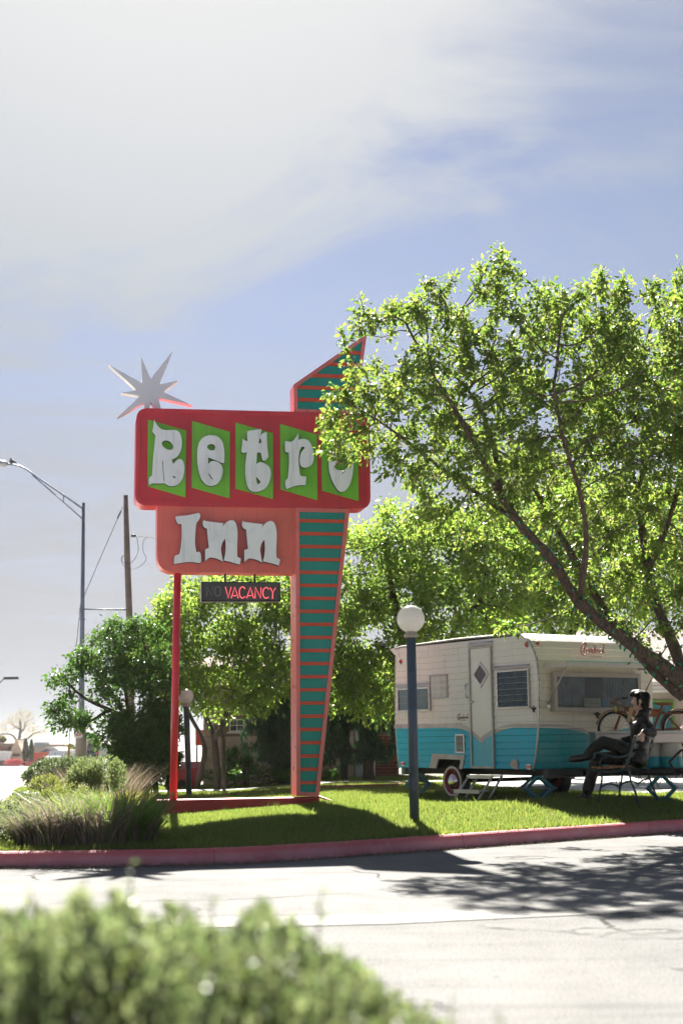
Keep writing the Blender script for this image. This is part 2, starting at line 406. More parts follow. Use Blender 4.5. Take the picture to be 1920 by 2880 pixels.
kp += [(-3.75, 13.86), (-3.95, 14.1), (-4.05, 14.5)] + [(float(streetX(y)) - 0.0, float(y)) for y in np.linspace(15.2, 75, 30)]
kerb = empty('kerb', 'worn red painted concrete kerb', 'kerb'); del kerb['label']; del kerb['category']; kerb['kind'] = 'structure'
prof = [(0, -.05), (.004, .06), (.022, .135), (.045, .15), (.14, .152), (.14, -.05)]
def kerb_block(path):
    P = []
    for i, (x, y) in enumerate(path):
        a = Vector(path[max(i - 1, 0)]); b = Vector(path[min(i + 1, len(path) - 1)]); t = (b - a).normalized(); q = Vector((t.y, -t.x))
        jit = .004 * math.sin(x * 5.3 + y * 3)
        for (d, z) in prof: P.append((x + q.x * (d + jit), y + q.y * (d + jit), z + roadz(y)))
    k = len(prof); n = len(path)
    Fc = [(i * k + j, i * k + j + 1, (i + 1) * k + j + 1, (i + 1) * k + j) for i in range(n - 1) for j in range(k - 1)] + [tuple(range(k)), tuple(range((n - 1) * k, n * k))[::-1]]
    MB().raw(P, Fc).build('kerb_block', M_KERB, kerb)
acc = 0; cur = [kp[0]]
for a, b in zip(kp, kp[1:]):
    L = math.dist(a, b); acc += L
    if acc > 3.0 and a[0] > -4.2:
        t = 1 - .006 / L; cur.append((a[0] + (b[0] - a[0]) * t, a[1] + (b[1] - a[1]) * t)); kerb_block(cur); cur = [b]; acc = 0
    else: cur.append(b)
kerb_block(cur)

# distant hills beyond the street
def hills():
    P = []; nx = 60
    for j, (Y, h) in enumerate(((380, -5), (700, -2.5), (1300, 2), (1900, 6), (2500, 9))):
        for i in range(nx + 1):
            X = -900 + 1800 * i / nx; P.append((X, Y, h + (mnoise.noise(Vector((X * .004, Y * .003, 2))) * .35) * max(0, h)))
    MB().raw(P, [(j * (nx + 1) + i, j * (nx + 1) + i + 1, (j + 1) * (nx + 1) + i + 1, (j + 1) * (nx + 1) + i) for j in range(4) for i in range(nx)]).build('hills', paint('hill_scrub', (.13, .125, .115), .95), kind='structure')
hills()

# grass blades
M_GRASS = leafmat('grass_blade', (.048, .092, .020), (.13, .148, .048), (.105, .19, .028), (.27, .295, .065), .5, .45)
def grass(n, x0, x1, y0, y1, h0, h1, keep):
    X = RNG.uniform(x0, x1, n); Y = RNG.uniform(y0, y1, n); k = keep(X, Y); X, Y = X[k], Y[k]; n = len(X)
    clump = .75 + .5 * np.sin(X * 3.1 + 1.7 * np.sin(Y * 2.3)) * np.sin(Y * 2.9 + X)
    h = RNG.uniform(h0, h1, n) * (.8 + .35 * clump); a = RNG.uniform(0, 2 * np.pi, n); wd = RNG.uniform(.004, .008, n) * np.maximum(1, Y / 17)
    lean = RNG.uniform(.1, .7, n) * h; la = RNG.uniform(0, 2 * np.pi, n); z = gz(X, Y) - .006
    B = np.stack([X, Y, z], -1); s = np.stack([np.cos(a) * wd, np.sin(a) * wd, np.zeros(n)], -1)
    T = B + np.stack([np.cos(la) * lean, np.sin(la) * lean, h], -1)
    return np.stack([B - s, B + s, T], 1).reshape(-1, 3)
def inlawn(X, Y): return (Y > kerbY(X) + .10) & (X > streetX(Y) + .1) & ~((Y > 22.2) & (X > np.maximum(2.6, 4.6 - (Y - 22.2) * .55) - .05)) & ~((Y > 29.35) & (Y < 30.35)) & (np.abs(X) < .26 * Y + .8)
bare = lambda X, Y: (RNG.random(len(X)) < np.clip(1.15 - 1.0 * np.exp(-((X - .9) / 1.6) ** 2 - ((Y - 19.6) / .5) ** 2) - .9 * np.exp(-((X - 2.1) / 1.3) ** 2 - ((Y - 21.6) / .8) ** 2), .1, 1))
V = np.concatenate([grass(260000, -4.4, 5.6, 13.8, 23.0, .025, .062, lambda X, Y: inlawn(X, Y) & bare(X, Y)),
                    grass(120000, -8, 4.5, 23.0, 34, .03, .07, inlawn),
                    grass(9000, -4, 6, 13.8, 22, .06, .13, lambda X, Y: inlawn(X, Y) & (np.sin(X * 5) * np.sin(Y * 4.3 + X) > .55)),
                    grass(14000, -4, 6, 13.8, 20.5, .04, .085, lambda X, Y: inlawn(X, Y) & (Y < kerbY(X) + .32))])
link('grass', npmesh('grass', V, np.arange(len(V)).reshape(-1, 3)), M_GRASS, kind='stuff', label='short mown green grass of the motel lawn', category='grass')
# leaf litter and grit gathered in the gutter line
n = 5200; X = RNG.uniform(-4, 8, n); off = np.abs(RNG.normal(0, .10, n)) + .01; Y = kerbY(X) - off
a = RNG.uniform(0, 6.28, n); s = RNG.uniform(.004, .013, n); z = RNG.uniform(.004, .012, n)
V = np.stack([np.stack([X + np.cos(a + k) * s * q, Y + np.sin(a + k) * s * q, z + .004 * (k % 2)], -1) for k, q in ((0, 1), (1.57, .5), (3.14, 1), (4.71, .5))], 1).reshape(-1, 3)
link('leaf_litter', npmesh('leaf_litter', V, np.arange(len(V)).reshape(-1, 4)), leafmat('dry_litter', (.10, .08, .05), (.22, .17, .10), (.1, .08, .04), (.2, .15, .08), .8, .2), kind='stuff', label='dry leaf litter along the foot of the kerb', category='litter')
# ================================================================== the motel sign
SA = R(11); S0 = Vector((-2.47, 20.1, 0)); SX = Vector((math.cos(SA), math.sin(SA), 0)); SY = Vector((-math.sin(SA), math.cos(SA), 0))
def sgn(px, py, d=0.0):
    p = onplane(px, py, S0 + SY * d, SY) - S0; return (p.dot(SX), p.z)
def sgl(pts, s, ox, oy, d=0.0):
    o = []
    for p in pts:
        q = sgn(ox + p[0] * s, oy + p[1] * s, d); o.append((*q, p[2]) if len(p) > 2 else q)
    return o
ID = Matrix.Identity(4)
M_RED = paint('sign_red_paint', (.66, .040, .065), .42, var=.10, scale=1.5, dirt=(.42, .12, .13), dirt_amt=.45, dirt_scale=2.2, streak=.4)
M_REDF = paint('sign_red_face', (.64, .034, .058), .5, var=.12, scale=1.2, dirt=(.40, .10, .11), dirt_amt=.35, dirt_scale=1.8, bump=.12, bscale=90, streak=.4)
M_SALMON = paint('sign_salmon_paint', (.82, .16, .135), .4, var=.10, scale=1.3, dirt=(.62, .22, .20), dirt_amt=.4, dirt_scale=1.7, streak=.4)
M_PINK = paint('pylon_pink_metal', (.78, .19, .185), .32, var=.10, scale=1.5, dirt=(.62, .30, .30), dirt_amt=.4, dirt_scale=2.5, streak=.4)
M_ORANGE = paint('slat_orange_paint', (.72, .08, .035), .45, var=.10, scale=2.5, dirt=(.45, .14, .09), dirt_amt=.3)
M_TEAL = paint('panel_teal_paint', (.002, .31, .285), .45, var=.10, scale=1.5, dirt=(.02, .20, .18), dirt_amt=.4, dirt_scale=3, streak=.4)
M_GREEN = paint('panel_lime_paint', (.20, .58, .045), .45, var=.08, scale=1.8, dirt=(.22, .42, .10), dirt_amt=.35, dirt_scale=2.5, streak=.4)
M_LETTER = paint('letter_white_metal', (.88, .90, .95), .38, var=.05, scale=1.5, dirt=(.55, .58, .62), dirt_amt=.35, dirt_scale=2.5, streak=.4)
M_LEDGE = paint('letter_edge_navy', (.035, .05, .075), .4, var=.15)
M_STAR = paint('starburst_lilac_metal', (.76, .76, .86), .33, var=.06, scale=1.5, dirt=(.45, .45, .55), dirt_amt=.3, dirt_scale=3)
M_STARS = paint('starburst_cream_edge', (.62, .58, .56), .5)
M_SEAM = paint('seam_dark', (.15, .012, .018), .6)
M_BOLT = paint('bolt_steel', (.5, .32, .33), .4, .6)
SIGN = empty('motel_sign', 'tall red roadside motel sign with starburst, white lettering and striped tapering pylon', 'sign', S0, SA)
# main red box: shell, raised rim, recessed face
tl, tr, br, bl = sgn(384.5, 1147), sgn(1039, 1163), sgn(1042, 1431), sgn(380, 1421)
def quadround(c, r, seg=7):
    """rounded quadrilateral, corners bl, br, tr, tl"""
    o = []; n = len(c)
    for i in range(n):
        p, a, b = Vector(c[i]), Vector(c[i - 1]), Vector(c[(i + 1) % n]); rr = r[i] if hasattr(r, '__len__') else r
        if rr <= 0: o.append(tuple(p)); continue
        p0 = p + (a - p).normalized() * rr; p1 = p + (b - p).normalized() * rr
        for k in range(seg + 1):
            t = k / seg; o.append(tuple(p0 * (1 - t) ** 2 + p * 2 * t * (1 - t) * (1 - .12) + p * .24 * t * (1 - t) + p1 * t * t))
    return o
def inset(c, d):
    o = []; n = len(c)
    for i in range(n):
        p, a, b = Vector(c[i]), Vector(c[i - 1]), Vector(c[(i + 1) % n])
        e0 = (p - a).normalized(); e1 = (b - p).normalized(); n0 = Vector((-e0.y, e0.x)); n1 = Vector((-e1.y, e1.x))
        q = (n0 + n1); q = q / max(.2, q.dot(n0)); o.append(tuple(p + q * d))
    return o
C4 = [bl, br, tr, tl]
MB().prism(quadround(C4, .17), ID, .03, .42).build('sign_box', M_RED, SIGN)
Ci = inset(C4, .058)
MB().prism(quadround(C4, .17), ID, 0, .03, [quadround(Ci, .12)]).build('rim', M_RED, SIGN)
MB().prism(quadround(inset(C4, .05), .12), ID, .017, .031).build('face', M_REDF, SIGN)
for k in range(9):                       # rivets along the left return
    z = bl[1] + .15 + k * .14; MB().ball((bl[0] + .006 + (tl[0] - bl[0]) * k / 10, .2, z), .008, 6, 4).build('rivet', M_BOLT, SIGN)
z1 = 1160.
panels = [((101, 122), (747, 308), (735, 1440), (92, 1250), 400), ((850, 145), (1485, 330), (1482, 1455), (842, 1275), 400),
          ((137, 172), (768, 352), (772, 1470), (137, 1292), 640), ((890, 195), (1512, 378), (1523, 1488), (897, 1305), 640)]
PAN = []
for (a, b, c, d_, ox) in panels: PAN.append([sgn(ox + q[0] * .16582, z1 + q[1] * .16582) for q in (d_, c, b, a)])
PAN.append([sgn(860 + q[0] * .12755, 1160 + q[1] * .12755) for q in ((355, 1722), (1160, 1952), (1143, 520), (340, 283))])
for q in PAN: MB().prism(q, ID, -.004, .017).build('green_panel', M_GREEN, SIGN)
L = {}
L['R'] = (400, 1160, .16582, [(205, 118, 1), (240, 195), (290, 255), (345, 290), (420, 302), (500, 298), (560, 296), (620, 325), (655, 390), (672, 480), (668, 600), (635, 690), (580, 760), (500, 805, 1), (530, 875, 1), (580, 815), (640, 788), (690, 825), (718, 920), (712, 1010), (690, 1110), (640, 1190), (570, 1238), (490, 1252), (430, 1235), (385, 1200, 1), (366, 1204, 1), (165, 1204, 1), (120, 1237, 1), (113, 1150), (130, 1095), (170, 1073, 1), (185, 800), (205, 600), (225, 393, 1), (174, 330, 1), (190, 225)],
   [[(335, 510), (370, 482), (420, 477), (480, 505), (520, 560), (524, 605), (495, 634), (440, 632), (380, 600), (340, 555)], [(518, 1073), (545, 1086), (572, 1094), (550, 1113), (525, 1102)], [(343, 833), (355, 833), (363, 1000), (378, 1150), (376, 1185), (368, 1150), (352, 1000)]])
L['e'] = (400, 1160, .16582, [(1180, 387), (1270, 405), (1340, 465), (1378, 560), (1393, 680), (1394, 800), (1390, 850, 1), (1365, 862, 1), (1240, 810), (1122, 762, 1), (1118, 882, 1), (1160, 838), (1220, 824), (1300, 850), (1345, 900), (1367, 980), (1355, 1070), (1310, 1170), (1250, 1225), (1170, 1247), (1085, 1225), (1010, 1140), (965, 1030), (940, 890), (932, 750), (940, 610), (970, 500), (1030, 430), (1100, 395)],
   [[(1103, 575), (1130, 545), (1170, 535), (1215, 548), (1239, 590), (1225, 632), (1190, 646), (1140, 632), (1108, 607)], [(1128, 1043), (1143, 1043), (1168, 1090), (1197, 1125), (1188, 1135), (1155, 1102)]])
L['t'] = (640, 1160, .16582, [(333, 316, 1), (450, 298), (540, 283), (574, 292, 1), (554, 398, 1), (600, 352), (664, 332, 1), (668, 480), (680, 640), (695, 755, 1), (640, 812), (605, 820), (585, 785), (562, 680, 1), (500, 680, 1), (487, 880, 1), (530, 850), (590, 850), (660, 885), (715, 940), (733, 1030), (722, 1120), (690, 1220), (620, 1300), (530, 1340), (440, 1345), (370, 1310), (325, 1220), (302, 1080), (300, 900), (326, 672, 1), (290, 684), (250, 682), (236, 650), (243, 540), (256, 438, 1), (300, 478), (338, 488, 1), (328, 380)],
   [[(486, 1088, 1), (520, 1130), (562, 1180, 1), (514, 1226, 1), (490, 1170)], [(548, 430, 1), (568, 480), (565, 522, 1), (524, 522, 1)]])
L['r'] = (640, 1160, .16582, [(1202, 347, 1), (1198, 468, 1), (1260, 447), (1330, 455), (1390, 500), (1435, 590), (1460, 700), (1455, 810), (1420, 890), (1350, 932), (1290, 935), (1243, 910), (1222, 850), (1226, 750), (1252, 670), (1307, 602, 1), (1280, 580), (1240, 608), (1214, 680), (1203, 800), (1211, 920), (1228, 1053), (1262, 1080), (1336, 1090, 1), (1320, 1233, 1), (1220, 1235), (1120, 1255), (995, 1303, 1), (975, 1230), (980, 1160), (1020, 1115, 1), (1035, 950), (1040, 800), (1036, 680, 1), (985, 672), (972, 600), (970, 497, 1), (1000, 485), (1060, 498), (1120, 470), (1160, 410)], [])
L['o'] = (860, 1160, .12755, [(500, 1100), (520, 930), (570, 780), (640, 660), (740, 605), (850, 620), (960, 690), (1030, 850), (1045, 1050), (1040, 1250), (1010, 1450), (950, 1620), (870, 1720), (790, 1752), (710, 1720), (620, 1590), (550, 1430), (510, 1280)],
   [[(645, 1240), (650, 1150), (700, 1060), (790, 1010), (880, 1040), (920, 1130), (900, 1220), (830, 1270), (730, 1275)]])
L['I'] = (470, 1420, .2296, [(105, 155), (130, 138), (250, 128), (340, 108), (392, 102), (407, 140), (390, 185), (360, 230), (348, 330), (342, 450), (350, 530), (360, 580, 1), (400, 578), (415, 620), (415, 690), (398, 711), (300, 700), (200, 706), (84, 726, 1), (90, 640), (105, 620), (150, 605, 1), (168, 520), (180, 400), (178, 235, 1), (138, 232), (115, 200)], [])
n1_ = [(450, 184, 1), (470, 197, 1), (580, 212), (692, 225, 1), (678, 270, 1), (730, 210), (790, 187), (835, 215), (860, 300), (862, 420), (857, 540), (860, 635, 1), (906, 660, 1), (888, 731, 1), (790, 702), (692, 680, 1), (712, 600), (718, 510), (712, 417, 1), (680, 460), (660, 535), (670, 610), (686, 698, 1), (620, 662), (540, 645), (505, 655), (465, 692, 1), (466, 545, 1), (512, 525, 1), (500, 420), (488, 290, 1), (455, 275), (438, 245), (440, 210)]
L['n'] = (470, 1420, .2296, n1_, [])
L['N'] = (470, 1420, .2296, [(p[0] + 479, p[1] + 11, *p[2:]) for p in n1_], [])
for key, (ox, oy, s, outer, holes) in L.items():
    dd = -.075
    o = spline(sgl(outer, s, ox, oy, dd)); hs = [spline(sgl(h, s, ox, oy, dd)) for h in holes]
    base = -.004 if key not in 'InN' else .03
    lo = MB().prism(o, ID, dd, base, hs).build('letter', M_LEDGE, SIGN)
    MB().prism(o, ID, dd - .004, dd, hs, front_only=True).build('letter_face', M_LETTER, lo)
# Inn box
q = [sgn(442, 1609, .03), sgn(834, 1612.5, .03), sgn(834, 1425, .03), sgn(442, 1420, .03)]
MB().prism(quadround(q, [.25, 0, 0, 0]), ID, .03, .36).build('lower_box', M_SALMON, SIGN)
for px in range(452, 830, 47): MB().ball((sgn(px, 1606, .03)[0], .028, sgn(px, 1606, .03)[1]), .008, 6, 4).build('rivet', M_BOLT, SIGN)
# pylon below and fin above share one builder
def striped(outline, ylist, yw, w, dfront, dback, nm, hull):
    fr = MB().prism(outline, ID, dfront, dback, [inset(outline, w)]).build(nm, M_PINK, SIGN)
    ins = inset(outline, w - .002)
    MB().prism(ins, ID, dfront + .05, dback - .05).build('core', M_TEAL, SIGN)
    def clip(zlo, zhi, poly):
        def cut(P, sgn_, zz):
            o = []
            for a, b in zip(P, P[1:] + P[:1]):
                ia, ib = sgn_ * (a[1] - zz) >= 0, sgn_ * (b[1] - zz) >= 0
                if ia: o.append(a)
                if ia != ib:
                    t = (zz - a[1]) / (b[1] - a[1]); o.append((a[0] + (b[0] - a[0]) * t, zz))
            return o
        P = cut(list(poly), 1, zlo); return cut(P, -1, zhi) if len(P) > 2 else []
    zs = [sgn(900, y, dfront + .03)[1] for y in ylist]; hw = yw / 2
    for z in zs:
        P = clip(z - hw, z + hw, ins)
        if len(P) > 2: MB().prism(P, ID, dfront + .012, dfront + .05).build('orange_slat', M_ORANGE, SIGN)
    edges = sorted([max(p[1] for p in ins)] + zs + [min(p[1] for p in ins)], reverse=True)
    for a, b in zip(edges, edges[1:]):
        hi = a - (hw if a in zs else 0) - .002; lo = b + (hw if b in zs else 0) + .002
        if hi - lo < .01: continue
        P = clip(lo, hi, ins)
        if len(P) > 2: MB().prism(P, ID, dfront + .035, dfront + .05).build('teal_panel', M_TEAL, SIGN)
    return fr
py_out = [sgn(834, 2239), sgn(897, 2240), sgn(983, 1431.5), sgn(831, 1428)]
striped(py_out, [1465.5 + 36.05 * i + .035 * i * i for i in range(21)], .047, .055, 0, .5, 'pylon_frame', None)
fin = [sgn(828.5, 1158), sgn(1001, 1164), sgn(1033, 936), sgn(826.5, 1080)]
striped(fin, [1126, 1091.5, 1057, 1023, 989], .05, .052, .03, .40, 'fin_frame', None)
# starburst, standing behind the red box's top edge
dS = .12
st = [(95, 325), (640, 625), (625, 195), (780, 555), (1137, 100), (925, 645), (1222, 582), (985, 768), (1457, 985), (905, 865), (1020, 1330), (780, 930), (715, 1230), (670, 940), (238, 1183), (612, 830), (300, 782), (560, 737)]
P = sgl(st, .1722, 290, 970, dS)
so = MB().prism(P, ID, dS + .006, dS + .15).build('starburst', M_STARS, SIGN)
MB().prism(P, ID, dS, dS + .006).build('starburst_face', M_STAR, so)
# post and footing
a, b = sgn(499.8, 1612, .18), sgn(487.5, 2247, .18)
MB().tube([(a[0], .18, a[1] + .05), ((a[0] + b[0]) / 2, .18, (a[1] + b[1]) / 2), (b[0], .18, b[1] - .03)], .053, 16).build('post', M_RED, SIGN)
ztop = sgn(660, 2247)[1]; uR = sgn(897, 2246)[0]; uL = sgn(443.5, 2260)[0]
MB().box(((uL + uR) / 2 + .002, .19, ztop - .2), (uR - uL + .004, .42, .40), bev=.012).build('footing', paint('footing_red_concrete', (.46, .035, .045), .6, var=.15, scale=4, dirt=(.10, .04, .05), dirt_amt=.5, dirt_scale=7, bump=.4, bscale=35), SIGN)
MB().tube([(uR - .02, .1, ztop + .02), (uR + .08, .02, ztop - .02), (uR + .16, -.1, ztop - .05), (uR + .24, -.16, ztop - .09)], .015, 8).build('conduit', M_RED, SIGN)

# ------------------------------------------------------------------ vacancy sign hanging under it
VAC = empty('vacancy_sign', 'small dark hanging box with glowing pink neon word and unlit word beside it', 'sign', S0, SA)
dv = .10
def vz(x, y, d=dv): return sgn(540 + x * .17857, 1620 + y * .17857, d)
M_VFR = paint('vacancy_black_metal', (.018, .02, .026), .35); M_VFACE = paint('vacancy_grey_face', (.075, .082, .09), .5, var=.1); M_VS = paint('vacancy_side_grey', (.30, .29, .29), .5)
q = [vz(150, 402), vz(1392, 402), vz(1392, 98), vz(150, 87)]
MB().prism(inset(q, .004), ID, dv + .02, dv + .20).build('housing', M_VS, VAC)
MB().prism(q, ID, dv, dv + .021, [inset(q, .020)]).build('bezel', M_VFR, VAC)
MB().prism(inset(q, .019), ID, dv + .014, dv + .021).build('face', M_VFACE, VAC)
for px in (633.5, 716.5):
    zt = sgn(px, 1612, .19)
    MB().tube([(zt[0], dv + .1, zt[1] + .01), (zt[0], dv + .1, vz(600, 95)[1] - .01)], .016, 8).build('hanger', M_VFR, VAC)
M_NEON = emit('neon_red_lit', (1.0, .14, .17), .16); M_NEON0 = paint('neon_unlit_glass', (.34, .35, .36), .2)
strokes = {'V': [[(525, 170), (572, 352), (615, 175)]], 'A': [[(618, 352), (672, 172), (730, 352)], [(645, 312), (697, 310)]],
 'C': [[(835, 205), (800, 170), (762, 192), (745, 250), (755, 315), (790, 350), (835, 325)]], 'A2': [[(858, 352), (917, 178), (970, 352)], [(880, 312), (938, 308)]],
 'N': [[(993, 352), (995, 175), (1080, 352), (1087, 182)]], 'C2': [[(1205, 212), (1175, 182), (1135, 200), (1115, 260), (1125, 320), (1160, 352), (1205, 330)]],
 'Y': [[(1228, 185), (1270, 262), (1312, 188)], [(1270, 262), (1265, 360)]],
 'n': [[(232, 315), (235, 180), (318, 318), (322, 165)]], 'o': [[(405 + 50 * math.cos(t), 243 + 76 * math.sin(t)) for t in np.linspace(0, 6.28, 19)]]}
for k, ss in strokes.items():
    mb = MB()
    for s in ss:
        if k[0] in 'C': s = spline(s, False, sub=4)
        mb.tube([(lambda q: (q[0], dv - .012, q[1]))(vz(*p)) for p in s], .0058 if k.isupper() or k in ('A2', 'C2') else .005, 6)
    mb.build('neon_letter', M_NEON0 if k in 'no' else M_NEON, VAC)
# ================================================================== the caravan
CA = R(123); C0 = Vector((2.74, 20.0, 0)); CXd = Vector((math.cos(CA), math.sin(CA), 0)); CYd = Vector((-math.sin(CA), math.cos(CA), 0))
CW = 2.2
def cs(px, py, d=0.0):                 # -> (-s, z) on the long side, d metres inside it
    p = onplane(px, py, C0 - CYd * d, CYd) - C0; return (-p.dot(CXd), p.z)
def cf(px, py, d=0.0):                 # -> (w, z) on the window end
    p = onplane(px, py, C0 + CXd * d, CXd) - C0; return (-p.dot(CYd), p.z)
MS = basis(x=(-1, 0, 0), y=(0, -1, 0)); MF = basis(x=(0, -1, 0), y=(1, 0, 0))
CAR = empty('caravan', 'vintage cream and turquoise travel trailer with striped siding and open awning', 'caravan', C0, CA)
zr, zb = cs(1300, 1803)[1], cs(1400, 2163)[1]
frontp = sorted([(z, -a) for (a, z) in [cs(*q) for q in [(1486, 1799), (1498, 1825), (1507, 1850), (1511, 1880), (1513, 1925), (1513, 1991), (1512.5, 2046), (1510, 2080), (1507, 2112), (1503.5, 2141), (1500, 2169)]]])
rearp = sorted([(z, -a) for (a, z) in [cs(*q) for q in [(1114, 1823), (1113.5, 2040), (1115, 2062), (1119, 2120), (1123, 2157)]]])
def sfront(z):
    z_, s_ = zip(*frontp); v = float(np.interp(z, z_, s_))
    if z > z_[-1]: v += (z - z_[-1]) * 2.0
    return v
def srear(z): z_, s_ = zip(*rearp); return float(np.interp(z, z_, s_))
ztop = zr - .01
# arch opening in (s,z)
ar = [cs(*q) for q in ((1226, 2165), (1232.6, 2134.6), (1295.6, 2136.7), (1292, 2166))]
aS = sorted([-ar[1][0], -ar[2][0]]); aZ = (ar[1][1] + ar[2][1]) / 2; aS0 = sorted([-ar[0][0], -ar[3][0]])
def arch(z):
    if z >= aZ: return None
    t = (aZ - z) / max(.01, aZ - zb); return aS[0] + (aS0[0] - aS[0]) * t, aS[1] + (aS0[1] - aS[1]) * t
def camper_paint(name, axis, pts, rngx, up, low):
    """two-tone enamel; the line between the tones follows the curve pts (coordinate, z)"""
    m, n = material(name); o = n.add('ShaderNodeOutputMaterial'); b = n.add('ShaderNodeBsdfPrincipled')
    t = n.add('ShaderNodeTexCoord').outputs['Object']; g = n.add('ShaderNodeSeparateXYZ', {0: t})
    u = n.ramp(g.outputs[axis], rngx[0], rngx[1], 0, 1, False)
    fc = n.add('ShaderNodeFloatCurve', {'Value': u}); cu = fc.mapping.curves[0]
    pp = sorted([((c - rngx[0]) / (rngx[1] - rngx[0]), (z - .9) / .6) for c, z in pts])
    if pp[0][0] > pp[-1][0]: pp = pp[::-1]
    cu.points[0].location = pp[0]; cu.points[1].location = pp[-1]
    for q in pp[1:-1]: cu.points.new(*q)
    for q in cu.points: q.handle_type = 'VECTOR'
    fc.mapping.update()
    zz = n.math('ADD', n.math('MULTIPLY', fc.outputs[0], .6), .9)
    f = n.ramp(n.math('SUBTRACT', g.outputs[2], zz), -.003, .003)
    st = n.add('ShaderNodeMapping', {'Scale': (3.0, 3.0, .35)}); n.l.new(t, st.inputs[0])
    streak = n.noise(st.outputs[0], 5, 6, .65); mott = n.noise(t, 1.7, 5, .6); fine = n.noise(t, 16, 6, .7)
    cu_ = n.mix(n.ramp(mott, .3, .7), [x * .92 for x in up], up); cl = n.mix(n.ramp(mott, .3, .7), [x * .88 for x in low], low)
    c = n.mix(f, cl, cu_)
    c = n.mix(n.ramp(streak, .54, .74, 0, .4), c, (.30, .26, .20)); c = n.mix(n.ramp(fine, .64, .72, 0, .35), c, (.62, .63, .60))
    n.set(b, 'Base Color', c); n.set(b, 'Roughness', n.ramp(fine, .3, .7, .26, .42))
    n.l.new(b.outputs[0], o.inputs[0]); return m
belt_px = [(1108, 2048), (1180, 2047), (1250, 2046), (1282, 2047), (1305, 2052), (1325, 2061), (1340, 2073), (1352, 2086), (1357.5, 2091), (1365, 2082), (1377, 2071), (1392, 2062), (1412, 2053), (1440, 2047), (1470, 2046), (1516, 2046.5)]
belt = [cs(*q) for q in belt_px]; beltS = [(-a, z) for a, z in belt]
M_CSIDE = camper_paint('caravan_side_enamel', 0, beltS, (-.2, 3.7), (.80, .77, .72), (.004, .46, .64))
fb = [(w, z) for w, z in [cf(*q) for q in ((1508, 2046), (1560, 2048), (1600, 2050), (1635, 2056), (1655, 2062), (1672, 2071))]]
wm = CW / 2; fb2 = fb + [(wm, fb[-1][1] - .07)] + [(CW - w, z) for w, z in fb[::-1]]
M_CFRONT_SHADED = camper_paint('caravan_end_enamel_shaded', 1, [(-w, z) for w, z in fb2], (-2.3, .1), (.68, .62, .48), (.003, .34, .38))  # end wall copy of the enamel, darkened and warmed for tree shade
M_ALU = paint('brushed_aluminium', (.50, .48, .47), .38, .85, var=.12, scale=3, dirt=(.30, .25, .24), dirt_amt=.5, dirt_scale=5)
M_ALUD = paint('dull_aluminium_trim', (.40, .37, .36), .5, .6, var=.15, scale=4, dirt=(.26, .18, .17), dirt_amt=.5, dirt_scale=5)
M_CHROME = paint('chrome', (.6, .6, .61), .16, 1.0, var=.03)
M_DARK = paint('underbody_black', (.012, .012, .013), .7)
M_ROOF = paint('caravan_roof_white', (.62, .62, .60), .5, dirt=(.4, .38, .35))
# structural core, with the wheel opening cut through
prof = []
zz = np.linspace(zb, ztop, 30)
for z in zz: prof.append((-sfront(z) - .02, z))
for z in zz[::-1]: prof.append((-srear(z) + .02, z))
a0, a1 = arch(zb); prof += [(-a1, zb), (-aS[1], aZ), (-aS[0], aZ), (-a0, zb)]
MB().prism(prof, MS, .03, CW - .03).build('body_core', M_DARK, CAR)
# horizontal siding panels: long side and window end, one object each
def lap(t): return .003 + .015 * min(1, t / .10) * (1 - .8 * max(0, (t - .10) / .93))
nb = 20; zed = np.linspace(zb, ztop, nb + 1)
for i in range(nb):
    za, zc_ = zed[i], zed[i + 1]; ts = (0, .05, .10, .5, 1.03)
    rows = [(za + (zc_ - za) * t, lap(t)) for t in ts]
    def piece(fa, fb_):
        P = []; k = 6
        for (z, d_) in rows:
            s0, s1 = fa(z), fb_(z)
            for j in range(k + 1): P.append((s0 + (s1 - s0) * j / k, d_ + .002 * math.sin(j * 1.9 + i), z))
        return P, [(r * 7 + j, (r + 1) * 7 + j, (r + 1) * 7 + j + 1, r * 7 + j + 1) for r in range(4) for j in range(6)]
    mb = MB()
    if arch(za + .01):
        mb.raw(*piece(lambda z: sfront(z), lambda z: (arch(min(z, aZ - .001)) or aS)[0])); mb.raw(*piece(lambda z: (arch(min(z, aZ - .001)) or aS)[1], lambda z: srear(z)))
    else: mb.raw(*piece(sfront, srear))
    mb.build('siding_panel', M_CSIDE, CAR)
    P = []
    for (z, d_) in rows:
        for j in range(9): P.append((sfront(z) - d_, -(.008 + (CW - .016) * j / 8), z))
    MB().raw(P, [(r * 9 + j, r * 9 + j + 1, (r + 1) * 9 + j + 1, (r + 1) * 9 + j) for r in range(4) for j in range(8)]).build('siding_panel', M_CFRONT_SHADED, CAR)
# roof skin curving down over the window end, with drip rails
mb = MB(); P = []
rs = [(sfront(ztop - .10) - .012, ztop - .10), (sfront(ztop - .03) - .01, ztop - .03), (sfront(ztop) + .02, ztop + .012), (sfront(ztop) + .2, ztop + .03), (1.8, ztop + .045), (3.3, ztop + .02), (3.47, ztop - .0)]
for (s, z) in rs:
    for wv in (-.012, .35, 1.1, 1.85, CW + .012): P.append((s, -wv, z + (.02 if 0 < wv < CW else 0)))
mb.raw(P, [(r * 5 + j, r * 5 + j + 1, (r + 1) * 5 + j + 1, (r + 1) * 5 + j) for r in range(6) for j in range(4)], True); mb.build('roof', M_ROOF, CAR)
edge = [(-.0, z) for z in ()]
ep = [(sfront(z), z) for z in np.linspace(zb - .01, ztop, 26)]
MB().tube([(s - .006, .008, z) for s, z in ep], .013, 6).build('corner_trim', M_ALU, CAR)
MB().tube([(s, .018, z) for s, z in rs[2:]], .017, 6).build('drip_rail', M_ALUD, CAR)
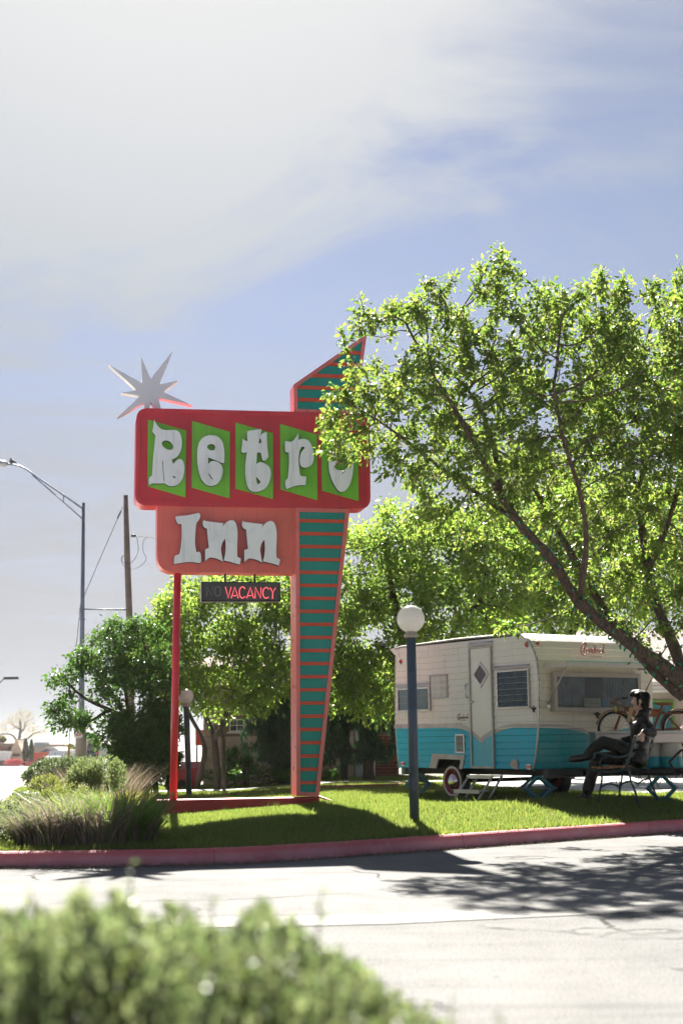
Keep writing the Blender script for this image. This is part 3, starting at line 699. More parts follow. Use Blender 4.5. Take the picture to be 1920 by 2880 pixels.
MB().tube([(srear(z) + .004, .008, z) for z in np.linspace(zb - .01, ztop, 12)], .012, 6).build('corner_trim', M_ALU, CAR)
vz_ = [(-3.38, ztop + .02), (-3.60, ztop + .0), (-3.52, ztop - .07), (-3.36, ztop - .16)]
MB().prism([(3.38 * -1, ztop + .02), (-3.36, ztop - .15), (-3.50, ztop - .09), (-3.62, ztop)][::-1], MS, -.02, CW + .02).build('rear_visor', M_ROOF, CAR)
# belt moulding
lo = [cs(x, y + 1.0, -.016) for x, y in belt_px]; hi = [cs(x, y - (11 if not 1340 < x < 1376 else 18), -.016) for x, y in belt_px]
ls, hs_ = spline(lo, False, sub=3), spline(hi, False, sub=3)
P = [(-a, .018 + .0, z) for a, z in ls] + [(-a, .018, z) for a, z in hs_]; k = len(ls)
MB().raw(P + [(x, .004, z) for x, y, z in P], [(i, i + 1, k + i + 1, k + i) for i in range(k - 1)] + [(i, i + 2 * k, i + 1 + 2 * k, i + 1) for i in range(k - 1)] + [(k + i, k + i + 1, 3 * k + i + 1, 3 * k + i) for i in range(k - 1)]).build('belt_moulding', M_ALUD, CAR)
P = []
for j in range(41):
    wv = .01 + (CW - .02) * j / 40; z = float(np.interp(wv, [q[0] for q in fb2], [q[1] for q in fb2]))
    for dz in (0, .052): P.append((sfront(z + dz) - .016, -wv, z + dz))
MB().raw(P, [(2 * i, 2 * i + 2, 2 * i + 3, 2 * i + 1) for i in range(40)]).build('belt_moulding', M_ALUD, CAR)
# door with diamond window
def rect(px0, py0, px1, py1, d=0.0, fn=cs):
    pm = (px0 + px1) / 2; pn = (py0 + py1) / 2
    x0, x1 = fn(px0, pn, d)[0], fn(px1, pn, d)[0]; z0, z1_ = fn(pm, py1, d)[1], fn(pm, py0, d)[1]
    return min(x0, x1), z0, max(x0, x1), z1_
def ringrect(r, w_): x0, z0, x1, z1_ = r; return [(x0, z0), (x1, z0), (x1, z1_), (x0, z1_)], [(x0 + w_, z0 + w_), (x1 - w_, z0 + w_), (x1 - w_, z1_ - w_), (x0 + w_, z1_ - w_)]
dr = rect(1322.5, 1818, 1387, 2161, -.02); o_, i_ = ringrect(dr, .028)
door_frame = MB().prism(o_, MS, -.045, .002, [i_]).build('door_frame', M_ALUD, CAR)
door = MB().prism(i_, MS, -.026, .002).build('door', M_CSIDE, CAR)
ks, kz = 3, 0
vb = []
for dx in np.linspace(i_[0][0] + .002, i_[1][0] - .002, 25):
    z = float(np.interp(dx, [q[0] for q in belt], [q[1] for q in belt])); vb.append((dx, z))
P = []
for x, z in vb:
    x0 = vb[12][0]; P += [(-x, .031, z + .002), (-x, .031, z + .058 + .03 * math.exp(-abs(x - x0) * 14))]
MB().raw(P, [(2 * i, 2 * i + 2, 2 * i + 3, 2 * i + 1) for i in range(24)]).build('door_chevron', M_ALUD, door)
c_ = cs(1351, 1897.5, -.03); hw = abs(cs(1372, 1897, -.03)[0] - c_[0]) ; hh = c_[1] - cs(1351, 1934, -.03)[1]
def diam(f): return spline([(c_[0], c_[1] + hh * f), (c_[0] + .012, c_[1] + hh * f - .02), (c_[0] + hw * f - .01, c_[1] + .02), (c_[0] + hw * f, c_[1]), (c_[0] + hw * f - .01, c_[1] - .02), (c_[0] + .012, c_[1] - hh * f + .02), (c_[0], c_[1] - hh * f), (c_[0] - .012, c_[1] - hh * f + .02), (c_[0] - hw * f + .01, c_[1] - .02), (c_[0] - hw * f, c_[1]), (c_[0] - hw * f + .01, c_[1] + .02), (c_[0] - .012, c_[1] + hh * f - .02)], sub=3)
MB().prism(diam(1.0), MS, -.042, -.024, [diam(.80)]).build('diamond_window_frame', M_ALU, door)
MB().prism(diam(.82), MS, -.031, -.026).build('diamond_window_pane', paint('maroon_glass', (.05, .022, .024), .12, spec=.8), door)
hx = cs(1316, 1943)[0]; z0, z1_ = cs(1316, 1964)[1], cs(1316, 1922)[1]
MB().tube([(-hx, .015, z0), (-hx, .05, z0 + .03), (-hx, .055, (z0 + z1_) / 2), (-hx, .05, z1_ - .03), (-hx, .015, z1_)], .011, 8).build('grab_handle', M_CHROME, CAR)
kx, kz = cs(1329, 1975, -.03)
MB().lathe([(0, .06), (.02, .058), (.026, .045), (.012, .03), (.012, .0), (.028, 0)], (-kx, .03, kz), (0, 1, 0), 12).build('door_knob', M_CHROME, door)
def hood(px0, px1, py, d0=.055):
    x0, z = cs(px0, py); x1 = cs(px1, py)[0]; P = []
    for j in range(9):
        x = x0 + (x1 - x0) * j / 8; e = .35 if j in (0, 8) else 1
        for (y, dz) in ((.012, .035), (.04 * e, .03), (d0 * e + .012, .005), (d0 * e + .014, -.012), (.02, -.004)): P.append((-x, y, z + dz))
    mb = MB(); mb.raw(P, [(j * 5 + i, j * 5 + i + 1, (j + 1) * 5 + i + 1, (j + 1) * 5 + i) for j in range(8) for i in range(4)]); mb.build('rain_hood', M_ALU, CAR)
hood(1319, 1388, 1815); hood(1391, 1492, 1881); hood(1116, 1211, 1932)
M_CURT = paint('curtain_grey_cloth', (.19, .195, .185), .9, var=.25, scale=6); M_CURTW = paint('curtain_white_cloth', (.55, .58, .60), .9, var=.1)
M_GLASS = glassy('window_glass', (.62, .72, .72)); M_INT = paint('dark_interior', (.02, .018, .016), .8); M_MUNT = paint('louvre_bar', (.42, .42, .41), .4, .6)
def cloth(poly_rect, Mx, d, mat, parent, folds=9, amp=.006, name='curtain'):
    x0, z0, x1, z1_ = poly_rect; P = []; n_ = folds * 4
    for k in range(5):
        for j in range(n_ + 1):
            P.append(Mx @ Vector((x0 + (x1 - x0) * j / n_, d + amp * math.sin(j * math.pi / 2 + .5 * math.sin(k)) , z0 + (z1_ - z0) * k / 4)))
    return MB().raw(P, [(k * (n_ + 1) + j, k * (n_ + 1) + j + 1, (k + 1) * (n_ + 1) + j + 1, (k + 1) * (n_ + 1) + j) for k in range(4) for j in range(n_)], True).build(name, mat, parent)
def window(px0, py0, px1, py1, louv, cmat, label=None):
    r = rect(px0, py0, px1, py1, -.02); o_, i_ = ringrect(r, .028)
    wfo = MB().prism(o_, MS, -.05, .002, [i_]).build('window', M_ALU, CAR)
    MB().prism(i_, MS, -.018, -.012).build('window_backing', M_INT, wfo)
    cloth((i_[0][0] + .01, i_[0][1], i_[1][0] - .01, i_[2][1]), MS, -.026, cmat, wfo)
    hgt = (i_[2][1] - i_[0][1]) / louv
    for k in range(louv):
        z = i_[0][1] + k * hgt
        if louv > 1:
            P = [MS @ Vector(q) for q in ((i_[0][0], -.056, z), (i_[1][0], -.056, z), (i_[1][0], -.038, z + hgt), (i_[0][0], -.038, z + hgt))]
            MB().raw(P, [(0, 1, 2, 3)]).build('louvre_pane', M_GLASS, wfo)
            MB().tube([P[0], P[1]], .0045, 5).build('louvre_bar', M_MUNT, wfo)
        else:
            P = [MS @ Vector(q) for q in ((i_[0][0], -.036, z), (i_[1][0], -.036, z), (i_[1][0], -.036, z + hgt), (i_[0][0], -.036, z + hgt))]
            MB().raw(P, [(0, 1, 2, 3)]).build('window_pane', M_GLASS, wfo)
    return wfo
window(1398.5, 1883, 1490, 1993, 6, M_CURT)
window(1120, 1934, 1211, 2001, 3, M_CURTW)
# wall vent, lower vent
r = rect(1210.5, 1898, 1261, 1964.5); o_, i_ = ringrect(r, .022)
v = MB().prism(o_, MS, -.03, .002, [i_]).build('louvred_vent', M_ALUD, CAR)
MB().prism(i_, MS, -.014, .002).build('vent_plate', M_ROOF, v)
for k in range(12):
    z = i_[0][1] + .01 + (i_[2][1] - i_[0][1] - .02) * (k + .5) / 12
    for f0, f1 in ((.04, .31), (.36, .64), (.69, .96)):
        x0 = i_[0][0] + (i_[1][0] - i_[0][0]) * f0; x1 = i_[0][0] + (i_[1][0] - i_[0][0]) * f1
        MB().prism([(x0, z - .004), (x1, z - .004), (x1, z + .010), (x0, z + .010)], MS, -.026, -.013).build('vent_slat', M_ROOF, v)
r = rect(1283.5, 2065, 1309, 2118); o_, i_ = ringrect(r, .02)
v = MB().prism(o_, MS, -.03, .002, [i_]).build('furnace_vent', M_ALU, CAR); MB().prism(i_, MS, -.012, .002).build('vent_plate', M_DARK, v)
for k in range(5):
    x = i_[0][0] + (i_[1][0] - i_[0][0]) * (k + .5) / 5; MB().prism([(x - .008, i_[0][1]), (x + .008, i_[0][1]), (x + .008, i_[2][1]), (x - .008, i_[2][1])], MS, -.024, -.012).build('vent_slat', M_ALUD, v)
# wheel arch trim, wheel
oo = [cs(*q, -.02) for q in ((1207, 2160), (1216, 2119.6), (1306.6, 2123.6), (1300, 2163), (1291.5, 2163), (1295.6, 2136.7), (1232.6, 2134.6), (1226, 2161))]
MB().prism(oo[::-1], MS, -.028, .0).build('wheel_arch_trim', M_ALUD, CAR)
wc = cs(1283.4, 2196.5, .10); wx, wz = -wc[0], wc[1]; gl = gzf(*(C0 + CXd * wx).xy); WR = max(.24, wz - gl + .01)
M_TYRE = paint('tyre_rubber', (.016, .016, .017), .75, var=.2, scale=8, bump=.3, bscale=60); M_WWALL = paint('tyre_white_band', (.55, .53, .50), .7, dirt=(.3, .26, .2)); M_RIM = paint('rim_dark_red', (.16, .012, .016), .35)
def wheel(x, w_, z, parent, face=1):
    o_ = (x, -w_, z); ax = (0, face, 0)
    t = MB().lathe([(WR * .62, -.07), (WR * .9, -.09), (WR * .985, -.06), (WR, -.02), (WR, .02), (WR * .985, .06), (WR * .93, .082), (WR * .87, .086)], o_, ax, 36).build('wheel', M_TYRE, parent)
    MB().lathe([(WR * .87, .086), (WR * .82, .0875), (WR * .74, .084)], o_, ax, 36).build('whitewall', M_WWALL, t)
    MB().lathe([(WR * .74, .084), (WR * .66, .078), (WR * .62, .06), (WR * .56, .05), (WR * .4, .045), (0, .045)], o_, ax, 36).build('rim', M_RIM, t)
    MB().lathe([(WR * .46, .055), (WR * .45, .075), (WR * .36, .10), (WR * .2, .118), (0, .123)], o_, ax, 28).build('hubcap', M_CHROME, t)
wheel(wx, .10, gl + WR - .012, CAR); 
wr = C0 + CXd * wx - CYd * (CW - .12); wheel(wx, CW - .1, gzf(wr.x, wr.y) + WR - .012, CAR, -1)
MB().tube([(wx, -.1, wz), (wx, -CW + .1, wz)], .03, 8).build('axle', M_DARK, CAR)
# chassis rails, bumper
for wv in (.35, CW - .35): MB().box((1.55, -wv, zb - .045), (3.9, .05, .10)).build('chassis_rail', M_DARK, CAR)
MB().box((-.0, -CW / 2, zb - .055), (.10, CW * .96, .12)).build('front_crossmember', paint('crossmember_grey', (.05, .05, .055), .5), CAR)
MB().box((3.5, -CW / 2, zb - .05), (.10, CW * .9, .12), bev=.01).build('bumper', paint('bumper_greygreen', (.10, .13, .13), .5), CAR)
# lamps
M_AMB = paint('amber_lens', (.55, .09, .02), .15, spec=.8); M_REDL = paint('red_lens', (.5, .02, .015), .15, spec=.8)
def lamp(x, z, mat, shape, fn):
    if shape == 'tear':
        q = MB().prism(spline([(x - .035, z), (x, z + .05), (x + .035, z), (x + .02, z - .045), (x - .02, z - .045)], sub=3), fn, -.022, .0).build('marker_lamp', M_CHROME, CAR)
        MB().ball(fn @ Vector((x, -.03, z)), .03, 10, 7, (.8, .8, 1.05)).build('lens', mat, q)
    else:
        q = MB().prism(rrect(x - .05, z - .032, x + .05, z + .032, .012), fn, -.022, .0).build('tail_lamp', M_CHROME, CAR)
        MB().prism(rrect(x - .042, z - .026, x + .042, z + .026, .01), fn, -.04, -.02).build('lens', mat, q)
lamp(*cs(1480, 1813, -.02), M_AMB, 'tear', MS); lamp(*cs(1126.5, 1861, -.02), M_REDL, 'tear', MS); lamp(*cs(1133, 2148, -.02), M_REDL, 'r', MS); lamp(*cs(1487, 2157, -.02), M_AMB, 'r', MS)
q = cf(1522, 1808); lz = q[1]; MF2 = MF.copy(); MF2.translation = Vector((sfront(lz), 0, 0)); lamp(q[0] + .06, lz, M_AMB, 'tear', MF2)
# utility inlet, eagles, roof vent
q = cs(1445, 2151, -.02); MB().prism(spline([(q[0] - .09, q[1]), (q[0] - .02, q[1] + .065), (q[0] + .07, q[1] + .07), (q[0] + .08, q[1] - .06), (q[0] - .01, q[1] - .05)], sub=4), MS, -.03, .0).build('inlet_cover', M_ALUD, CAR)
def eagle(x, z, fn, s=.055):
    wing = [(-1, .55), (-.55, .30), (-.25, .28), (-.16, .62), (0, .85), (.16, .62), (.25, .28), (.55, .30), (1, .55), (.75, .05), (.35, -.25), (.22, -.40), (.32, -.85), (0, -.72), (-.32, -.85), (-.22, -.40), (-.35, -.25), (-.75, .05)]
    MB().prism([(x + a * s, z + b * s) for a, b in wing][::-1], fn, -.028, .0).build('eagle_emblem', M_DARK, CAR)
eagle(*cs(1499.7, 1994, -.02), MS); eagle(*cf(1680, 2011, -.02), MF)
q = cs(1320, 1968)
c1 = cs(1274, 1790, .8); rvx = -c1[0]
v = MB().box((rvx, -.8, ztop + .09), (.62, .5, .05), bev=.02).build('roof_vent', paint('vent_lid_grey', (.42, .45, .47), .4), CAR); MB().box((rvx, -.8, ztop + .055), (.5, .4, .06)).build('vent_base', M_ALUD, v)
# script lettering
SCRIPT = {'C': [[(1.05, .75), (.85, 1.05), (.5, 1.0), (.12, .6), (.05, .15), (.3, -.25), (.75, -.22), (1.1, .1)], [(.5, 1.0), (.75, .8), (.55, .2), (.35, .12)], [(.5, .55), (.62, .35), (.5, .05)]],
 'a': [[(.42, .4), (.2, .45), (.02, .2), (.12, .0), (.35, .1), (.43, .4), (.42, .08), (.55, .02)]], 'r': [[(0, .05), (.12, .45), (.3, .42), (.28, .2), (.34, .02), (.45, .02)]],
 'd': [[(.4, .4), (.18, .45), (.0, .2), (.1, .0), (.32, .08), (.5, .95), (.42, .08), (.55, .02)]], 'i': [[(.05, .42), (.03, .08), (.2, .02)], [(.1, .62), (.13, .66)]],
 'n': [[(0, .02), (.06, .42), (.1, .25), (.3, .44), (.32, .08), (.45, .02)]], 'l': [[(0, .1), (.2, .95), (.14, .98), (.06, .1), (.2, .02)]]}
def script(px0, px1, py, fn, Mx, hgt_scale, mat):
    a = fn(px0, py, -.02); b = fn(px1, py, -.02); adv = {'C': .95, 'a': .55, 'r': .42, 'd': .56, 'i': .22, 'n': .47, 'l': .22}
    tot = sum(adv[c] for c in 'Cardinal'); s = (b[0] - a[0]) / tot; x = a[0]; hs2 = abs(s) * hgt_scale; first = None
    for c in 'Cardinal':
        mb = MB()
        for st_ in SCRIPT[c]:
            pts = spline(st_, False, sub=4) if len(st_) > 2 else st_
            mb.tube([Mx @ Vector((x + p[0] * s, -.017, a[1] + p[1] * hs2)) for p in pts], abs(s) * (.05 if c != 'C' else .06), 5)
        mb.build('script_letter', mat, CAR); x += adv[c] * s
    mb = MB()
    for k in range(6): mb.tube([Mx @ Vector((a[0] + (1.7 + k * .32) * s, -.017, a[1] - .28 * hs2)), Mx @ Vector((a[0] + (1.62 + k * .32) * s, -.017, a[1] - .5 * hs2))], abs(s) * .035, 4)
    mb.build('script_underline', M_DARK, CAR)
M_SCR = paint('script_maroon', (.20, .012, .02), .4)
script(1632, 1699, 1835, cf, MF, 1.15, M_SCR); script(1284.5, 1315, 2021, cs, MS, 1.0, M_SCR)
# wide window with propped awning on the end wall
r = rect(1554, 1893, 1798, 2002, -.02, cf); o_, i_ = ringrect(r, .06)
wf = MB().prism(o_, MF, -.05, .05, [i_]).build('picture_window', paint('window_surround_cream', (.36, .32, .26), .5, dirt=(.22, .17, .13), dirt_amt=.6), CAR)
i2 = [(i_[0][0] + .0, i_[0][1]), i_[1], i_[2], i_[3]]
MB().prism(i_, MF, -.003, .004).build('window_backing', M_INT, wf)
wI = i_[1][0] - i_[0][0]
cloth((i_[0][0] + .01, i_[0][1], i_[0][0] + wI * .345, i_[2][1]), MF, -.018, M_CURT, wf, 10, .010); cloth((i_[0][0] + wI * .57, i_[0][1], i_[1][0] - .01, i_[2][1]), MF, -.018, M_CURT, wf, 12, .010)
M_PLAC = paint('cream_placard', (.55, .50, .32), .7, var=.15, scale=14); M_PLB = paint('blue_booklet', (.03, .25, .33), .6)
MB().prism([(i_[0][0] + wI * f, i_[0][1] + h) for f, h in ((.33, .01), (.53, .01), (.53, .13), (.33, .13))], MF, -.034, -.028).build('placard', M_PLAC, wf)
mb = MB()
for k in range(9): mb.prism([(i_[0][0] + wI * (.345 + .02 * k) + dx, i_[0][1] + h) for dx, h in ((0, .045), (.008, .045), (.008, .105 - .02 * (k % 3)), (0, .105 - .02 * (k % 3)))], MF, -.0365, -.0335)
mb.build('placard_print', M_DARK, wf)
MB().prism([(i_[0][0] + wI * f, i_[0][1] + h) for f, h in ((.55, .01), (.605, .01), (.605, .125), (.55, .125))], MF, -.034, -.028).build('booklet', M_PLB, wf)
MB().raw([MF @ Vector(q) for q in ((i_[0][0], -.042, i_[0][1]), (i_[1][0], -.042, i_[0][1]), (i_[1][0], -.042, i_[2][1]), (i_[0][0], -.042, i_[2][1]))], [(0, 1, 2, 3)]).build('window_pane', M_GLASS, wf)
za = cf(1680, 1880)[1] ; w0, w1 = cf(1540, 1885)[0] - .10, cf(1812, 1890)[0] - .14
M_AWN = paint('awning_turquoise', (.05, .40, .40), .4, dirt=(.3, .3, .27)); M_AWU = paint('awning_cream_edge', (.48, .44, .38), .5, dirt=(.3, .22, .18), dirt_amt=.6)
aw = MB().box((-.26, -(w0 + w1) / 2, za + .045), (.52, w1 - w0, .012)).build('awning', M_AWU, CAR)
MB().box((-.505, -(w0 + w1) / 2, za + .058), (.04, w1 - w0, .010)).build('awning_trim', M_AWN, aw)
MB().box((-.515, -(w0 + w1) / 2, za + .018), (.02, w1 - w0 + .01, .07), bev=.006).build('awning_lip', M_AWU, aw)
for wv in (w0 + .012, w1 - .012): MB().box((-.26, -wv, za + .012), (.5, .016, .055)).build('awning_end', M_AWU, aw)
for wv, dz in ((w0 + .05, 0), (w1 - .05, .0)):
    z2 = za - .52; MB().tube([(-.44, -wv, za + .0), (-.04, -wv, z2)], .012, 7).build('awning_strut', M_ALUD, aw); MB().box((-.03, -wv, z2), (.03, .04, .09)).build('strut_bracket', M_ALU, aw)
MB().box((-.025, -cf(1684, 2036)[0], cf(1684, 2036)[1]), (.012, .06, .045)).build('end_plate', M_ALUD, CAR)
# A-frame tongue
for sgn_ in (-1, 1): MB().tube([(.0, -(CW / 2 + sgn_ * .75), zb - .04), (-1.45, -(CW / 2 + sgn_ * .04), zb - .04)], .045, 4).build('tongue_rail', M_DARK, CAR)
MB().tube([(-1.0, -CW / 2, zb - .02), (-1.75, -CW / 2, zb - .02)], .04, 8).build('hitch', M_DARK, CAR)

# ------------------------------------------------------------------ things standing round the caravan
def cw(s, w_, z=None):
    p = C0 + CXd * s - CYd * w_; return Vector((p.x, p.y, gzf(p.x, p.y) if z is None else z))
# fold-out step stool
def steps():
    p = cw(1.02, -.36); o = empty('step_stool', 'folding aluminium step stool under the caravan door', 'steps', p, CA)
    mt = paint('step_aluminium', (.55, .54, .50), .45, .7, dirt=(.35, .28, .2))
    for x in (-.27, .27):
        MB().tube([(x, .22, 0), (x, -.08, .36)], .017, 6).build('side_rail', mt, o); MB().tube([(x, .03, 0), (x, -.25, .36)], .017, 6).build('side_rail', mt, o)
    for (y, z) in ((.10, .15), (-.14, .35)):
        MB().box((0, y, z), (.58, .17, .022), bev=.006).build('tread', mt, o); MB().box((0, y + .09, z - .012), (.58, .014, .05)).build('tread_lip', mt, o)
    MB().tube([(-.27, .22, .015), (.27, .22, .015)], .013, 6).build('foot_bar', mt, o)
steps()
M_JACK = paint('jack_blue_paint', (.05, .21, .27), .5, dirt=(.12, .10, .09), dirt_amt=.5)
def jack(s, w_, label, ang, hgt=None):
    p = cw(s, w_); top = zb - .09 - p.z; o = empty('scissor_jack', label, 'jack', p, CA + ang, 'scissor jacks under the caravan')
    h = top; hw = .19; mid = h * .5
    MB().box((0, 0, .012), (.18, .13, .024), bev=.005).build('base_plate', M_JACK, o); MB().box((0, 0, h - .012), (.09, .08, .03), bev=.005).build('top_plate', M_JACK, o)
    for sx in (-1, 1):
        for (z0, x0, z1_, x1) in ((.03, .04, mid, hw), (mid, hw, h - .02, .03)):
            for y in (-.028, .028): MB().tube([(sx * x0, y, z0), (sx * x1, y, z1_)], .022, 4, smooth=False).build('arm', M_JACK, o)
        MB().ball((sx * hw, 0, mid), .03, 8, 6).build('pivot', M_JACK, o)
    MB().tube([(-hw - .05, 0, mid), (hw + .05, 0, mid)], .011, 6).build('screw', M_ALUD, o)
jack(.22, .12, 'blue scissor jack beneath the near front corner of the caravan', R(35)); jack(3.25, .22, 'blue scissor jack at the rear of the caravan beside the lamp post', R(75)); jack(-.9, 1.35, 'blue scissor jack under the hitch frame behind the bench', R(60)); jack(.75, .5, 'blue scissor jack half hidden behind the step stool', R(50))
# gas bottles
M_TC = paint('bottle_cream', (.55, .52, .44), .35, dirt=(.4, .33, .24)); M_TT = paint('bottle_turquoise', (.01, .32, .38), .35)
def bottle(p, label):
    o = empty('gas_bottle', label, 'gas bottle', p, 0, 'gas bottles on the caravan hitch'); r_ = .145
    MB().lathe([(0, 0), (r_ * .8, 0), (r_ * .97, .03), (r_, .08), (r_, .185)], (0, 0, 0), seg=24).build('body_lower', M_TT, o)
    MB().lathe([(r_, .185), (r_ * 1.006, .187), (r_ * 1.006, .30), (r_ * .93, .37), (r_ * .7, .42), (r_ * .4, .44), (0, .445)], (0, 0, 0), seg=24).build('body_upper', M_TC, o)
    MB().lathe([(.07, .42), (.085, .43), (.085, .53), (.078, .53), (.078, .43)], (0, 0, 0), seg=16).build('collar', M_TC, o)
    MB().tube([(0, 0, .44), (0, 0, .50), (.03, -.02, .51)], .016, 7).build('valve', M_DARK, o)
zt_ = zb - .005
g1, g2 = at(1838, 2160, 20.25), at(1890, 2160, 20.1)
bottle((g1.x, g1.y, zt_ - .02), 'turquoise and cream gas bottle nearest the bench back'); bottle((g2.x, g2.y, zt_ - .02), 'turquoise and cream gas bottle at the right, behind the dark stand')
gb = empty('bottle_tray', 'dark steel tray carrying the gas bottles on the caravan hitch', 'tray', (g2.x - .1, g2.y + .05, 0))
MB().box((0.1, 0, zt_ - .05), (1.2, .42, .05)).build('tray_floor', M_DARK, gb)
MB().box((.24, -.26, .5), (.08, .06, .98)).build('jack_post', M_DARK, gb)
MB().tube([(.18, -.3, .98), (.0, -.3, .82), (.08, -.3, .68)], .018, 6).build('crank', M_DARK, gb)
for k in range(4): MB().tube([(-.35 + .2 * k, .1, zt_ - .06), (-.3 + .2 * k, .0, zt_ - .2 - .05 * (k % 2)), (-.22 + .2 * k, .05, zt_ - .1)], .008, 5).build('cable', M_DARK, gb)
# tread-plate tool box on the hitch frame
def tread_mat():
    m, n = material('tread_plate'); o = n.add('ShaderNodeOutputMaterial'); b = n.add('ShaderNodeBsdfPrincipled', {'Base Color': (.50, .46, .42), 'Metallic': .8, 'Roughness': .36})
    t = n.add('ShaderNodeTexCoord').outputs['Object']; mp = n.add('ShaderNodeMapping', {'Rotation': (0, R(45), 0), 'Scale': (32, 32, 32)}); n.l.new(t, mp.inputs[0])
    ck = n.add('ShaderNodeTexBrick', {'Scale': 1.0, 'Mortar Size': .12, 'Brick Width': .9, 'Row Height': .35, 'Color1': (1, 1, 1, 1), 'Color2': (1, 1, 1, 1), 'Mortar': (0, 0, 0, 1)}); n.l.new(mp.outputs[0], ck.inputs[0])
    bn = n.add('ShaderNodeBump', {'Height': ck.outputs[0], 'Strength': .7, 'Distance': .006}); n.l.new(bn.outputs[0], b.inputs['Normal']); n.l.new(b.outputs[0], o.inputs[0]); return m
M_TREAD = tread_mat()
tb = at(1674, 2057, 19.85); te = at(1990, 2057, 20.0); tl_ = te.x - tb.x; zt2 = tb.z
TB = empty('tool_box', 'long tread plate metal tool box across the caravan hitch', 'tool box', (tb.x, tb.y, 0), math.atan2(te.y - tb.y, tl_))
MB().box((tl_ / 2, .17, zt2 - .10), (tl_, .34, .14), bev=.008).build('box_body', M_TREAD, TB); MB().box((tl_ / 2, .17, zt2 - .02), (tl_ + .03, .38, .04), bev=.01).build('lid', M_ALU, TB)
MB().box((.012, .0, zt2 - .09), (.035, .03, .17)).build('corner_post', M_ALU, TB)
for x in (tl_ * .25, tl_ * .7): MB().box((x, .17, (zt2 - .16 + zb) / 2), (.05, .12, zt2 - .16 - zb + .06)).build('bracket', M_DARK, TB)
# rusty bicycle on top
M_RUST = paint('rusty_enamel', (.23, .060, .018), .7, var=.3, scale=9, dirt=(.09, .035, .02), dirt_amt=.8, dirt_scale=16, bump=.4, bscale=80)
M_RUST2 = paint('rusty_steel', (.20, .13, .09), .55, .4, var=.3, scale=12)
BIC = empty('bicycle', 'rusty orange bicycle standing on the tool box behind the statue', 'bicycle', (0, 0, 0)); BY = 20.08
wf_, wb_ = at(1730, 2084, BY), at(1911, 2084, BY); RB = zt2; rr = wf_.z - zt2 if wf_.z - zt2 > .2 else .245
BIC.location = ((wf_.x + wb_.x) / 2, BY, zt2); BIC.matrix_basis = Matrix.Translation(Vector(BIC.location)); hb = (wb_.x - wf_.x) / 2; rr = .23; zc2 = rr - .20
# the wheels stand in the open tray slot, so the axle line sits low against the lid
for sx in (-1, 1):
    c = (sx * hb, 0, zc2); P = [(c[0] + rr * math.cos(t), 0, c[2] + rr * math.sin(t)) for t in np.linspace(0, 2 * math.pi, 37)]
    t_ = MB().tube(P, .019, 7, cap=False).build('wheel', M_TYRE, BIC)
    MB().tube([(c[0] + (rr - .026) * math.cos(t), 0, c[2] + (rr - .026) * math.sin(t)) for t in np.linspace(0, 2 * math.pi, 33)], .011, 6, cap=False).build('rim', M_WWALL, t_)
    mb = MB()
    for k in range(20):
        a = 2 * math.pi * k / 20; mb.tube([(c[0], .0, c[2]), (c[0] + (rr - .03) * math.cos(a), 0, c[2] + (rr - .03) * math.sin(a))], .0022, 3, cap=False)
    mb.build('spokes', M_RUST2, t_)
    P = []
    for t in np.linspace(R(8 if sx < 0 else -5), R(165 if sx < 0 else 178), 16):
        for y, dr_ in ((-.035, .02), (-.02, .034), (.02, .034), (.035, .02)): P.append((c[0] + (rr + dr_ + .008) * math.cos(t), y, c[2] + (rr + dr_ + .008) * math.sin(t)))
    MB().raw(P, [(i * 4 + j, i * 4 + j + 1, (i + 1) * 4 + j + 1, (i + 1) * 4 + j) for i in range(15) for j in range(3)]).build('mudguard', M_RUST, BIC)
bb = (.08, 0, zc2 - .02); hd = (-hb + .16, 0, zc2 + 0.286); st_ = (.2, 0, zc2 + 0.245); ax_ = (hb, 0, zc2)
mb = MB()
for a, b, r_ in ((hd, bb, .02), (hd, st_, .02), (bb, (.22, 0, zc2 + 0.299), .018), (bb, ax_, .014), (st_, ax_, .012)): mb.tube([a, b], r_, 8)
mb.build('frame', M_RUST, BIC)
MB().prism([(hd[0] + .02, zc2 + 0.258), (st_[0] - .03, zc2 + 0.231), (st_[0] - .05, zc2 + 0.163), (hd[0] + .10, zc2 + 0.163)][::-1], ID, -.03, .03).build('tank', M_RUST, BIC)
for y in (-.045, .045): MB().tube([(-hb, y, zc2), (-hb + .08, y, zc2 + 0.197), (-hb + .13, y * .6, zc2 + 0.245)], .010, 6).build('fork_blade', M_RUST, BIC)
MB().tube([(hd[0] - .0, 0, hd[2] - .08), (hd[0] - .03, 0, hd[2] + 0.074)], .016, 7).build('stem', M_RUST2, BIC)
hz_ = hd[2] + .035
MB().tube([(hd[0] - .02, -.26, hz_ + .10), (hd[0] - .13, -.25, hz_ + .10), (hd[0] - .17, -.18, hz_ + .05), (hd[0] - .07, -.05, hz_ + .02), (hd[0] - .07, .05, hz_ + .02), (hd[0] - .17, .18, hz_ + .05), (hd[0] - .13, .25, hz_ + .10), (hd[0] - .02, .26, hz_ + .10)], .010, 7).build('handlebar', M_RUST2, BIC)
for y in (-.26, .26): MB().tube([(hd[0] - .10, y, hz_ + .10), (hd[0] - .02, y * 1.02, hz_ + .102)], .016, 8).build('grip', M_DARK, BIC)
hl = MB().ball((-hb + .06, 0, zc2 + 0.272), .055, 12, 8, (1.2, 1, 1)).build('headlamp', M_RUST2, BIC); MB().ball((-hb + .015, 0, zc2 + 0.272), .05, 12, 8, (.5, 1, 1)).build('lens', paint('yellowed_lens', (.45, .40, .12), .25), hl)
